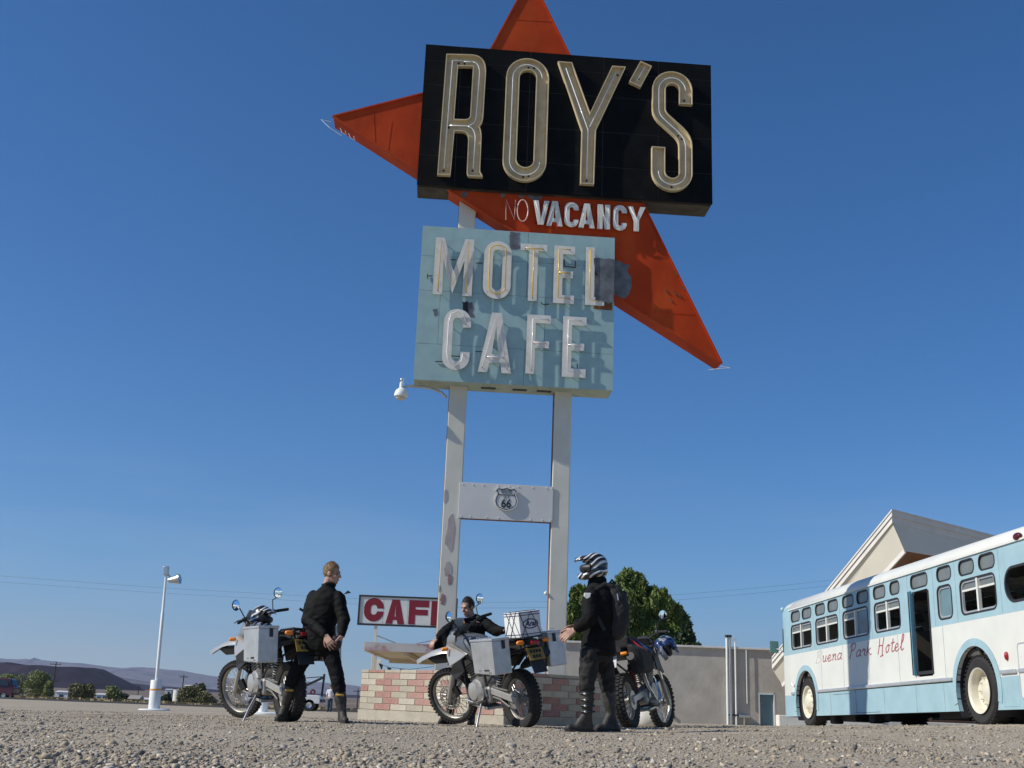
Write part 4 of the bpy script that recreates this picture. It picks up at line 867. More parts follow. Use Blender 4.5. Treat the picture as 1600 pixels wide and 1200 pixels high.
STD = [(-.92, -.34), (-.2, .38), (.62, 1.18), (1.34, 1.9), (2.14, 2.71), (2.87, 3.42), (3.66, 4.2), (4.39, 4.8), (5.24, 5.89), (6.22, 6.72), (6.97, 7.46), (7.6, 8.08)]
WV0, WV1, SV0, SV1 = 1.59, 2.11, 2.17, 2.4
ARF, ARR, AR_V = -.12, 7.25, .5; ARAD = .63
def arch(u, v, r=ARAD):
    "points of the arch circle above height v, left to right"
    h = v-AR_V; a = math.degrees(math.asin(max(-1, min(1, h/r)))); return [(x, z) for x, z in arc(u, AR_V, r, 180-a, a, 18)]
def side(y, thick, s):
    "side wall panels; s=+1 camera side"
    up = [(U0, V2+.001)]+([(5.22, V2+.001), (5.22, 2.08)]+[(5.28, 2.13), (5.84, 2.13), (5.9, 2.08), (5.9, V2+.001)] if s > 0 else [])+[(U1, V2+.001), (U1, V3), (U0, V3)]
    holes = [rrect(a, b_, WV0, WV1, .11) for a, b_, k in WIN]+[rrect(a, b_, SV0, SV1, .1) for a, b_ in STD]+[rrect(8.3, 9.25, 1.63, 2.12, .24, 8), rrect(9.4, 10.2, 1.63, 2.12, .15)]
    b = MB(); plate(b, [up]+holes, y, y+thick); b.build('upper_side_panel', M_bblue, bus)
    mid = [(U0, V1+.001)]+arch(ARF, V1+.001)+arch(ARR, V1+.001)+[(U1, V1+.001), (U1, V2), ]+([(5.9, V2), (5.9, .82), (5.84, .77), (5.28, .77), (5.22, .82), (5.22, V2)] if s > 0 else [])+[(U0, V2)]
    b = MB(); plate(b, [mid], y, y+thick); b.build('middle_side_panel', M_bwhite, bus)
    low = [(U0, VB), (ARF-ARAD*.9, VB)]+[p for p in arc(ARF, AR_V, ARAD, 206, 180-14.7, 4)]+arch(ARF, V1)[:1]
    for a0, a1 in ((U0, ARF-ARAD*.985), (ARF+ARAD*.985, ARR-ARAD*.985), (ARR+ARAD*.985, U1)):
        q = [(a0, VB), (a1, VB), (a1, V1), (a0, V1)]
        if a0 > U0: q = [(ARF+.565 if a0 < 3 else ARR+.565, VB)]+q[1:3]+[(arch(ARF if a0 < 3 else ARR, V1)[-1][0], V1)]+[p for p in arc(ARF if a0 < 3 else ARR, AR_V, ARAD, 13, -24, 5)]
        if a1 < U1:
            cc = ARF if a1 < 3 else ARR; k = [p for p in q if p[0] != a1 or a1 == U1]; q = [p for p in q if abs(p[0]-a1) > 1e-6]
            q = q[:1]+[(cc-.565, VB)]+[p for p in arc(cc, AR_V, ARAD, 204, 167, 5)]+q[1:]
        b = MB(); plate(b, [q], y-.004*s, y+thick); b.build('lower_side_panel', M_bblue, bus)
side(0, .05, 1); side(BW-.05, .05, -1)
MB().box((U0+(U1-U0)/2, BW/2, .3), (U1-U0-.1, BW-1.2, .12)).build('chassis', M_gasket, bus)
MB().box((U0+(U1-U0)/2, BW/2, .82), (U1-U0-.1, BW-1.1, .06)).build('floor', M_inter, bus)
for u0, u1 in ((.75, 1.6), (2.3, 3.2), (5.2, 6.2)): MB().box(((u0+u1)/2, .7, .2), (u1-u0, .7, .16)).build('underbody_tank', M_gasket, bus, bevel=.03)
for u in (.75, 2.75): MB().box((u, .3, .17), (.25, .2, .2)).build('underbody_bracket', M_gasket, bus, bevel=.03)
# roof and front cap as continuous shells
def sect(k, top=0.0, n=8):
    "cross-section from left gutter over the roof to right gutter, inset k"
    P = [(k, V3), (k+.03, V3+.09), (k+.1, V3+.17), (k+.22, V3+.24), (k+.42, V3+.3), (k+.75, V3+.345)]
    P = [(y, v-top*min(1, (v-V3)/.2)) for y, v in P]; mid = [(BW/2, V3+.36-top)]; return P+mid+[(BW-y, v) for y, v in P[::-1]]
b = MB(); rings = [[V(u, y, v) for y, v in sect(-.004)] for u in (U1, 6, 2, U0)]
n_ = len(rings[0]); vs = [p for r in rings for p in r]; b.add(vs, [(i*n_+j, i*n_+j+1, (i+1)*n_+j+1, (i+1)*n_+j) for i in range(3) for j in range(n_-1)]); roof = b.build('roof', M_bwhite, bus, smooth=50)
md = roof.modifiers.new('t', 'SOLIDIFY'); md.thickness = .04; md.offset = -1
MB().box((U0+(U1-U0)/2, -.012, V3+.005), (U1-U0, .025, .025)).build('rain_gutter', M_bwhite, bus)
b = MB(); caps = [(U0, 0, 0), (-1.5, .01, .01), (-1.66, .05, .05), (-1.77, .13, .12), (-1.84, .26, .22), (-1.865, .43, .3)]
lv = [VB, .45, V1, 1.1, V2, 1.8, 2.1, V3]; rings = []
for u, k, tp in caps:
    left = [V(u+(0 if v > .4 else .08*(1 if k > .1 else 0))+ (0.10*max(0, v-1.5)*(k/.45)), k, v) for v in lv]; ov = [V(u+.10*max(0, v-1.5)*(k/.45), y, v) for y, v in sect(k, tp)[1:-1]]; right = [V(p.x, BW-p.y, p.z) for p in left[::-1]]
    rings.append(left+ov+right)
n_ = len(rings[0]); b.v = [p for r in rings for p in r]
for i in range(len(rings)-1):
    for j in range(n_-1):
        b.f.append((i*n_+j, i*n_+j+1, (i+1)*n_+j+1, (i+1)*n_+j)); zz = sum(b.v[q].z for q in b.f[-1])/4; b.m.append(0 if zz < V1 or V2 < zz < V3+.06 or (zz > V3 and i > 1) else 1)
b.f.append(tuple((len(rings)-1)*n_+j for j in range(n_))); b.m.append(1)
b.build('front_cap', [M_bblue, M_bwhite], bus, smooth=40)
q = [V(-1.51, .006, WV0), V(-1.51, .006, WV1), V(-1.66, .045, WV1), V(-1.765, .12, WV1-.01), V(-1.77, .12, WV0+.02), V(-1.665, .045, WV0)]
b = MB().add([p+V(-.006, -.008, 0) for p in q], [(0, 1, 2, 5), (5, 2, 3, 4)]); b.build('corner_window', M_tint, bus)
b = MB().add([V(-1.815, .22, 1.55), V(-1.76, .22, 2.15), V(-1.785, BW-.22, 2.15), V(-1.85, BW-.22, 1.55)], [(0, 1, 2, 3)]); [setattr(v_, 'x', v_.x-.06) for v_ in b.v]; b.build('windscreen', M_tint, bus)
MB().ball((-1.6, .04, 2.53), (.05, .05, .05), 8).build('marker_light', M_bblue, bus, smooth=60)
MB().box((-1.86, -.1, 1.72), (.03, .2, .26)).build('wing_mirror', mat('mirror_back_green', (.12, .24, .22), .4), bus, bevel=.01)
MB().tube([(-1.7, .1, 1.62), (-1.83, -.05, 1.68)], .014, 6).build('mirror_arm', M_alum, bus)
M_seam = mat('panel_seam', (.3, .34, .34), .7)
# windows: gasket ring, frame, sash, glass
def ringpl(loop_o, d, y0, y1, nm, m, parent):
    q = loop_o if area2(loop_o) > 0 else loop_o[::-1]; b = MB(); plate(b, [inset(q, -.004), inset(q, d)], y0, y1); return b.build(nm, m, parent)
for a, c_, k in WIN:
    W_ = ringpl(rrect(a, c_, WV0, WV1, .11), .022, -.006, .035, 'window', M_gasket, bus)
    ringpl(rrect(a+.02, c_-.02, WV0+.02, WV1-.02, .1), .03, .012, .045, 'frame', M_alum, W_)
    if k == 3:
        b = MB(); plate(b, [rrect(a+.03, c_-.03, WV0+.03, WV1-.03, .1)], .03, .04); b.build('pane', M_tint, W_); continue
    m = (a+c_)/2
    MB().box((m, .018, (WV0+WV1)/2), (.05, .05, WV1-WV0-.04)).build('mullion', M_bwhite, W_)
    for x0, x1, full in ((a+.03, m-.02, False), (m+.02, c_-.03, k == 2)):
        zlo = WV0+.03 if full else WV0+.36
        b = MB(); plate(b, [[(x0, zlo), (x1, zlo), (x1, WV1-.04), (x0, WV1-.04)]], .034, .04); b.build('pane', M_tint if full else M_bglass, W_)
        MB().box(((x0+x1)/2, .03, zlo), (x1-x0, .03, .03)).build('sash_rail', M_bwhite, W_)
for a, c_ in STD:
    S_ = ringpl(rrect(a, c_, SV0, SV1, .1), .018, -.005, .03, 'upper_window', M_gasket, bus)
    b = MB(); plate(b, [rrect(a+.01, c_-.01, SV0+.01, SV1-.01, .1)], .02, .028); b.build('pane', M_bglass, S_)
R_ = ringpl(rrect(8.3, 9.25, 1.63, 2.12, .24, 8), .03, -.008, .04, 'rear_side_window', M_gasket, bus)
ringpl(rrect(9.4, 10.2, 1.63, 2.12, .15), .03, -.006, .04, 'rear_side_window', M_gasket, bus)
# opposite-side glass, so the light through the bus is real
for a, c_, k in WIN: MB().box(((a+c_)/2, BW-.03, (WV0+WV1)/2+.1), (c_-a, .008, .3)).build('far_pane', M_tint, bus)
for a, c_ in STD: MB().box(((a+c_)/2, BW-.03, (SV0+SV1)/2), (c_-a, .008, .22)).build('far_pane', M_bglass, bus)
# seats
for i, u in enumerate([-.5, .3, 1.0, 1.8, 2.6, 3.4, 4.2, 6.5, 7.2, 7.9, 8.6]):
    for y in (.35, 1.75):
        s_ = MB().box((u, y+.15, 1.22), (.1, .85, .8)).box((u-.28, y+.15, 1.05), (.5, .85, .12)); s_.build('seat', M_seat, bus, bevel=.03)
for u in (.47, 1.99, 3.5, 5.0, 6.1, 6.82): MB().box((u, 1.22, 2.2), (.04, 2.3, .04)).build('roof_rib', M_inter, bus)
MB().box((4.6, BW/2, 2.56), (11.2, 1.9, .02)).build('ceiling_liner', M_inter, bus)
# open door
MB().box((5.56, .5, .5), (.7, .9, .06)).build('door_step', M_inter, bus); MB().box((5.56, .02, .83), (.66, .03, .05)).build('door_sill', M_gasket, bus)
MB().box((5.56, .93, 1.15), (.72, .04, .7)).build('stair_panel', M_inter, bus)
dr = MB().box((5.24, -.012, 1.47), (.03, .06, 1.36)).build('door_leaf', mat('door_blue', (.1, .25, .33), .4), bus, bevel=.008)
MB().box((5.228, -.04, 1.47), (.012, .03, 1.34)).build('door_seal', M_gasket, dr)
for u0, u1, v in ((5.875, 5.9, 0),): MB().box((5.885, .02, 1.45), (.03, .07, 1.3)).build('door_jamb', M_gasket, bus)
for v in (1.2, 1.65): MB().box((5.7, .85, v), (.3, .02, .22)).build('inside_notice', mat('pale_card', (.5, .5, .48), .6), bus)
# rub rail, arch flanges, hatch, lamps
for u0, u1, v in ((.58, 6.52, .69), (8.0, 8.43, .72), (8.5, 10.3, .72), (-1.0, -.8, .69)): MB().box(((u0+u1)/2, -.018, v), (u1-u0, .036, .055)).build('rub_rail', M_alum, bus, bevel=.012)
for cu in (ARF, ARR):
    o_ = arc(cu, AR_V, ARAD+.11, 195, -15, 26); i_ = arc(cu, AR_V, ARAD, -15, 195, 26); b = MB(); plate(b, [o_+i_], -.014, -.0045); b.build('arch_flange', M_bblue, bus)
    b = MB(); rings = [[V(x, y, z) for x, z in arc(cu, AR_V, ARAD+.002, 215, -35, 24)] for y in (-.012, .5)]; n_ = 25
    b.add(rings[0]+rings[1], [(j, j+1, n_+j+1, n_+j) for j in range(n_-1)]); b.build('wheel_well', M_gasket, bus)
b = MB(); q = rrect(8.5, 9.6, .35, 1.08, .06); plate(b, [q], -.012, -.0045); b.build('engine_hatch', M_bwhite, bus)
ringpl(rrect(8.5, 9.6, .35, 1.08, .06), .015, -.014, -.011, 'hatch_seam', M_alum, bus)
MB().ball((8.78, -.01, 2.49), (.1, .05, .055), 9).build('marker_light', mat('dark_red_lens', (.08, .01, .02), .15), bus, smooth=60)
MB().ball((8.2, -.015, .93), (.035, .03, .06), 8).build('reflector', M_redlens, bus, smooth=60)
MB().cyl((-.82, -.03, .84), (-.86, -.05, .9), .02, n=8).build('turn_signal', M_alum, bus)
rvb = None
for i in range(16):
    for u, v in ((8.02+.026*i, .26), (8.02, .26+.025*i), (8.43, .26+.025*i)):
        if rvb is None: rvb = MB().ball((0, 0, 0), (.006, .004, .006), 4).build('rivet', M_bblue, bus); rvb.location = (u, -.007, v)
        else: share(rvb, 'rivet', bus, (u, -.007, v))
for u in (.85, 2.05, 3.3, 4.6, 6.3): MB().box((u, -.001, 1.1), (.007, .004, .78)).build('panel_seam', M_seam, bus)
for u in (1.3, 2.6, 3.9, 5.2, 6.2, 9.7): MB().box((u, -.0055, .44), (.007, .004, .42)).build('panel_seam', M_seam, bus)
for u in (-.28, .48, 1.98, 3.52, 5.1, 6.07, 6.83, 8.18): MB().box((u, -.001, 1.97), (.006, .004, .9)).build('panel_seam', M_seam, bus)
MB().box((1.9, -.005, .6), (.9, .004, .006)).build('panel_seam', M_gasket, bus); MB().box((3.1, -.006, .25), (1.2, .004, .006)).build('panel_seam', M_gasket, bus)
# wheels
def buswheel(u, y, s, rear):
    w_ = MB().lathe([(.3, .0), (.31, .02), (.44, .0), (.485, .03), (.5, .07), (.5, .21), (.485, .25), (.44, .28), (.31, .26), (.3, .28)], (u, y, .5), (0, s, 0), 44, closed=True).build('tyre', M_rubber, bus, smooth=40)
    b = MB()
    for i in range(44):
        a = 2*PI*(i+.5)/44
        for yy in (.035, .245): b.box((u+.494*math.cos(a), y+s*yy, .5+.494*math.sin(a)), (.022, .05, .03), Matrix.Rotation(-a, 3, 'Y'))
    tb = b.build('tread_block', M_rubber, w_); tb['kind'] = 'stuff'
    if rear: prof = [(.315, .005), (.325, -.012), (.3, .0), (.285, .03), (.275, .12), (.2, .135), (.16, .12), (.1, .09), (.02, .085)]
    else: prof = [(.315, .005), (.325, -.012), (.3, .0), (.28, .05), (.24, .045), (.17, .02), (.14, -.02), (.09, -.045), (.02, -.05)]
    MB().lathe(prof, (u, y, .5), (0, s, 0), 32).build('rim', M_rim, w_, smooth=40)
    b = MB()
    for i in range(10):
        a = 2*PI*i/10; r_ = .2 if not rear else .19; b.cyl((u+r_*math.cos(a), y+s*(.03 if not rear else .13), .5+r_*math.sin(a)), (u+r_*math.cos(a), y+s*(-.0 if not rear else .085), .5+r_*math.sin(a)), .013, n=6)
    k = b.build('lug_nut', M_rim, w_); k['kind'] = 'stuff'
for u, rear in ((ARF, 0), (ARR, 1)):
    buswheel(u, .035, 1, rear); buswheel(u, BW-.035, -1, rear)
    if rear: buswheel(u, .36, 1, 1)
# script lettering
def cat_rom(P, n=6):
    P = [Vector(p) for p in P]; Q = []
    for i in range(len(P)-1):
        p0, p1, p2, p3 = P[max(0, i-1)], P[i], P[i+1], P[min(len(P)-1, i+2)]
        for s in range(n): f = s/n; Q.append(.5*((2*p1)+(p2-p0)*f+(2*p0-5*p1+4*p2-p3)*f*f+(3*p1-p0-3*p2+p3)*f**3))
    return Q+[P[-1]]
SCR = {'u': [[(0, .9), (.1, .95), (.12, .3), (.3, .02), (.5, .3), (.58, .95), (.55, .2), (.75, .05)]], 'e': [[(0, .4), (.35, .5), (.5, .8), (.32, 1), (.12, .7), (.15, .15), (.4, 0), (.7, .25)]],
       'n': [[(0, .85), (.12, .95), (.12, .05), (.15, .5), (.4, .98), (.52, .75), (.5, .15), (.7, .05)]], 'a': [[(.55, .85), (.3, 1), (.05, .6), (.12, .08), (.35, .1), (.55, .5), (.6, .95), (.56, .2), (.75, .05)]],
       'P': [[(.25, 2.0), (.2, 1.0), (.1, -.15)], [(-.05, 1.6), (.2, 2.1), (.65, 2.1), (.75, 1.6), (.5, 1.15), (.2, 1.05)]], 'r': [[(0, .6), (.12, 1.05), (.2, .85), (.42, .95), (.36, .25), (.55, .02)]],
       'k': [[(.12, 1.9), (.08, 0)], [(.55, 1), (.1, .5), (.3, .5), (.6, 0), (.75, .1)]], 'H': [[(.1, 2.0), (.12, 1.0), (.02, -.05)], [(.75, 2.05), (.68, 1.0), (.7, -.1), (.85, -.25), (.4, -.4)], [(.05, 1.0), (.4, 1.1), (.7, 1.0)]],
       'o': [[(.35, 1), (.08, .6), (.2, .02), (.5, .25), (.5, .8), (.35, 1), (.7, .9)]], 't': [[(.25, 1.7), (.18, .3), (.32, .02), (.6, .2)], [(-.02, 1.15), (.5, 1.2)]], 'l': [[(.0, .3), (.35, 1.3), (.4, 1.95), (.22, 1.9), (.15, .5), (.3, .02), (.55, .2)]],
       'B': [[(.2, 2), (.15, 1), (.1, 0)], [(0, 1.8), (.4, 2.1), (.65, 1.7), (.3, 1.1), (.7, .7), (.5, .05), (.05, .0)]]}
def script(word, u0, u1, v, xh, m):
    tot = sum({'l': .5, 't': .55, 'r': .6, 'H': 1.1, 'P': .95}.get(c, .78) for c in word); k = (u1-u0)/tot; u = u0
    for ch in word:
        b = MB()
        for st in SCR[ch]:
            Q = cat_rom(st); Q = [(u+(x+.3*z*.55)*k*.95, v+z*xh) for x, z in [(p.x, p.y) for p in Q]]; lo = len(b.v)
            for i in range(len(Q)-1):
                a_, c_ = Vector(Q[i]), Vector(Q[i+1]); t = (c_-a_)
                if t.length < 1e-5: continue
                nn = Vector((-t.y, t.x)).normalized()*(.011 if abs(t.y) < abs(t.x) else .017)
                t = t.normalized()*.006; y_ = -.0015-.00005*(i % 2)
                b.add([(a_-t-nn).to_3d(), (c_+t-nn).to_3d(), (c_+t+nn).to_3d(), (a_-t+nn).to_3d()], [(0, 1, 2, 3)])
                for q in range(4): p = b.v[-4+q]; b.v[-4+q] = V(p.x, y_, p.y)
        b.build('script_letter', m, bus); u += {'l': .5, 't': .55, 'r': .6, 'H': 1.1, 'P': .95}.get(ch, .78)*k
script('B', .5, .85, 1.24, .11, M_scriptf); script('uena', .9, 2.0, 1.24, .12, M_script); script('Park', 2.36, 3.45, 1.24, .115, M_script); script('Hotel', 3.72, 4.8, 1.23, .125, M_script)
# ------------------------------------------------------------------ concrete building behind
M_plaster = mat('grey_plaster', (.44, .405, .35), .9, var=.14, scale=1.2, bump=.35, bscale=9, c2=(.37, .335, .285), cov=.46, c2scale=1.6, sharp=.3)
M_cap = mat('parapet_white', (.62, .6, .56), .7, var=.08)
BY = 47; a = at(870, 1004.5, BY); c_ = at(1240, 1018.5, BY); x0, x1 = a.x, c_.x+8; gb = gz(x0, BY); zt = (a.z+c_.z)/2-gb+.02
bl = thing('concrete_building', 'long low grey plastered building with a blue door behind the bus', 'building', (x0, BY, gb))
dA, dB = at(1185, 1082, BY), at(1212, 1131, BY); du0, du1, dz1 = dA.x-x0, dB.x-x0, dA.z-gb
b = MB(); LW = x1-x0
plate(b, [[(0, -.3), (du0, -.3), (du0, dz1), (du1, dz1), (du1, -.3), (LW, -.3), (LW, zt), (0, zt)]], 0, .25); b.build('wall', M_plaster, bl)
MB().box((.12, 4.1, zt/2-.15), (.24, 7.7, zt+.3)).build('side_wall', M_plaster, bl); MB().box((LW/2, 4, zt-.3), (LW-.5, 7.6, .15)).build('roof_deck', M_conc, bl)
for i in range(6): MB().box((LW*(i+.5)/6, .1, zt+.04), (LW/6-.01, .42, .08)).build('parapet_cap', M_cap, bl, bevel=.01)
M_bdoor = mat('blue_grey_door', (.12, .2, .24), .5, var=.12, scale=2)
dr = MB().box(((du0+du1)/2, .14, dz1/2-.05), (du1-du0-.1, .05, dz1-.04)).build('door', M_bdoor, bl); MB().ball((du0+.15, .1, .95), (.03, .03, .03), 6).build('handle', M_steel, dr)
for x in (du0+.025, du1-.025): MB().box((x, .05, dz1/2-.02), (.05, .12, dz1-.02)).build('door_frame', M_cap, bl)
MB().box(((du0+du1)/2, .05, dz1-.02), (du1-du0-.1, .12, .04)).build('door_frame', M_cap, bl)
def bz(px, py): q = at(px, py, BY-.1); return q.x-x0, q.z-gb
for px, top, r, m in ((1135.5, 996, .05, M_white), (1140, 996, .055, M_steel), (1148.5, 996, .04, M_white), (1166, 1016, .018, M_white)):
    x, z = bz(px, top); g = MB().tube([(x, -.1, -.1 if px < 1160 else .9), (x, -.1, z)], r, 10)
    o = g.build('wall_pipe', m, bl, smooth=60)
    if px < 1145: MB().cyl((x, -.1, z), (x, -.1, z+.1), r*1.5, n=10).build('pipe_cap', M_dark, o)
x, z = bz(1140, 1117); MB().box((x+.12, -.1, z), (.4, .08, .06)).build('pipe_clamp', M_dark, bl)
x, z = bz(1162, 1119); mt = MB().box((x, -.14, z), (.42, .24, .12)).build('gas_meter', M_steel, bl, bevel=.02); MB().cyl((x, -.14, z-.06), (x, -.14, -.1), .04, n=8).build('meter_pipe', M_steel, mt)
x, z = bz(1053, 1120); MB().box((x, -.03, z), (.07, .06, .12)).build('outlet_box', M_dark, bl)
for zz in (): MB().box((LW/2, -.003, zz), (LW, .008, .012)).build('plaster_joint', mat('plaster_joint', (.33, .3, .26), .9), bl)
# small pale pump house corner behind the post
q0, q1 = at(861, 1036, 30), at(883, 1056, 30); t = thing('pale_block', 'small pale concrete block between the right pannier and the grey wall', 'block', (q0.x, 30, gz(q0.x, 30)))
MB().box(((q1.x-q0.x)/2, .4, (q0.z-gz(q0.x, 30))/2), (q1.x-q0.x, .8, q0.z-gz(q0.x, 30))).build('block', M_conc, t, bevel=.02)
# white kerb behind the bus
ky = 33; a, c_ = at(1217, 1117, ky), at(1380, 1120, ky); gk = gz(a.x, ky); t = thing('white_kerb', 'low white painted kerb wall behind and under the bus', 'kerb', (a.x, ky, gk))
MB().box(((c_.x-a.x)/2, .2, (a.z-gk)/2-.1), (c_.x-a.x, .4, a.z-gk+.2)).build('kerb_wall', mat('kerb_white', (.7, .68, .6), .8, var=.08), t, bevel=.02)
MB().box((c_.x-a.x+1.6, .25, (a.z-gk)/2-.1), (3.2, .4, a.z-gk+.12)).build('kerb_wall', M_conc, t, bevel=.02)
# ------------------------------------------------------------------ house with the big overhanging gable roof
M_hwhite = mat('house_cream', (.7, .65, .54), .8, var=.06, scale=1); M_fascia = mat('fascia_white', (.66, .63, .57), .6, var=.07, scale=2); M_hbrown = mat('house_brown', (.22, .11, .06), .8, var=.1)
M_roofing = mat('roofing', (.3, .28, .26), .9, var=.15)
Pk = at(1393, 800, 38); Lk = at(1206, 1030, 44.5); Rk = at(1600, 853, 40.8); Wk = at(1413.5, 861, 38.05); dW = Wk-(Pk-V(0, 0, .35))
hs = thing('gabled_house', 'cream house with a big overhanging gable roof rising behind the bus', 'house', (Pk.x, 41, gz(Pk.x, 41))); ho = hs.location
def hb(vs, fs, nm, m): return MB().add([p-ho for p in vs], fs).build(nm, m, hs)
dn = V(0, 0, -.35); ext = V(.5, .87, 0)*9
LW_ = Lk+V(dW.x, dW.y, dW.z+.35); RW_ = Rk+V(dW.x, dW.y, dW.z+.35)
up = V(0, 0, .02)
# soffits (undersides) with a little thickness
for A, Bq, Cq, Dq, nm in ((Pk+dn, Lk+dn, LW_+dn, Wk, 'left_roof_face'), (Pk+dn, Rk+dn, RW_+dn, Wk, 'right_roof_face')):
    th = V(0, 0, .06); hb([A, Bq, Cq, Dq, A+th, Bq+th, Cq+th, Dq+th], [(0, 1, 2, 3), (4, 5, 6, 7), (0, 1, 5, 4), (1, 2, 6, 5), (2, 3, 7, 6), (3, 0, 4, 7)], nm, M_hwhite)
for E_, nm in ((Lk, 'left'), (Rk, 'right')):   # two stepped fascia boards on each rake, and the roof sheet
    dirv = (E_-Pk).normalized(); outn = V(-.25, -1, 0).normalized()
    for k, (z0_, z1_, o_) in enumerate(((-.37, -.15, .05), (-.15, .02, .12), (.02, .08, .17))):
        a0, a1 = Pk+outn*0, E_; vs = [a0+V(0, 0, z0_), a1+V(0, 0, z0_), a1+V(0, 0, z1_), a0+V(0, 0, z1_)]; vs = vs+[p+outn*o_ for p in vs]
        hb(vs, [(0, 1, 2, 3), (4, 5, 6, 7), (0, 1, 5, 4), (1, 2, 6, 5), (2, 3, 7, 6), (3, 0, 4, 7)], 'fascia_board', M_fascia)
    EW = E_+V(ext.x, ext.y, 0); PW = Pk+V(ext.x, ext.y, 0); z = V(0, 0, .05); z2 = V(0, 0, -.28)
    hb([Pk+z, E_+z, EW+z, PW+z, Pk+z2, E_+z2, EW+z2, PW+z2], [(0, 1, 2, 3), (7, 6, 5, 4), (0, 1, 5, 4), (1, 2, 6, 5), (2, 3, 7, 6)], 'roof_slope', M_roofing)
inn = V(.5, 1, 0).normalized()*2.6; gW = gz(Wk.x, 44); W2 = Wk+inn; L2 = LW_+dn+V(1.2, 1.6, 0); R2 = RW_+dn+inn
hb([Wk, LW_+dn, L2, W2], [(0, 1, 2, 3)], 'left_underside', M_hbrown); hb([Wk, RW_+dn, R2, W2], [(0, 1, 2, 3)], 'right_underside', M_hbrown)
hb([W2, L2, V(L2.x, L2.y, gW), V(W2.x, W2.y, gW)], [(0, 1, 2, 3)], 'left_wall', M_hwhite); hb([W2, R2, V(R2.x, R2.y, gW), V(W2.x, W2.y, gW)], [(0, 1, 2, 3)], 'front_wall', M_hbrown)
b = MB(); b.bar(Wk-ho, LW_+dn-ho, .06, .16); b.build('lower_trim', M_fascia, hs)
# ------------------------------------------------------------------ motorcycles
M_silver = mat('silver_paint', (.42, .41, .385), .35, metal=.3, var=.06, coat=.3)
M_dgrey = mat('dark_grey_paint', (.11, .11, .11), .35, metal=.2, coat=.3)
M_mgrey = mat('grey_paint', (.27, .265, .255), .35, metal=.3, coat=.3, var=.08)
M_alubox = mat('aluminium_pannier', (.52, .53, .53), .42, metal=.55, var=.14, scale=9, c2=(.38, .385, .385), cov=.47, c2scale=7, sharp=.3, streak=.4, bump=.1, bscale=12)
M_engine = mat('engine_alloy', (.33, .32, .3), .45, metal=.6, var=.2, scale=20)
M_chrome = mat('chrome', (.75, .75, .74), .14, metal=1, var=.04)
M_seatb = mat('black_seat_vinyl', (.016, .016, .017), .55, var=.2, scale=20)
M_amber = mat('amber_lens', (.85, .25, .02), .25, var=.05)
M_plate = mat('yellow_plate', (.33, .2, .035), .5, var=.08)
M_rimb = mat('alloy_rim', (.42, .39, .33), .4, metal=.4, var=.15, scale=12)
M_spoke = mat('spoke_steel', (.45, .43, .4), .4, metal=.7, var=.1)
M_screen = mat('smoked_screen', (.5, .5, .49), .15, var=.05)
M_mirror = mat('mirror_glass', (.8, .85, .9), .03, metal=1, var=0)
M_cordura = mat('black_cordura', (.02, .019, .018), .85, var=.3, scale=12, bump=.4, bscale=60)
M_bikered = mat('red_trim', (.4, .02, .02), .4)
M_blueA = mat('helmet_blue', (.02, .08, .25), .3, coat=.4)
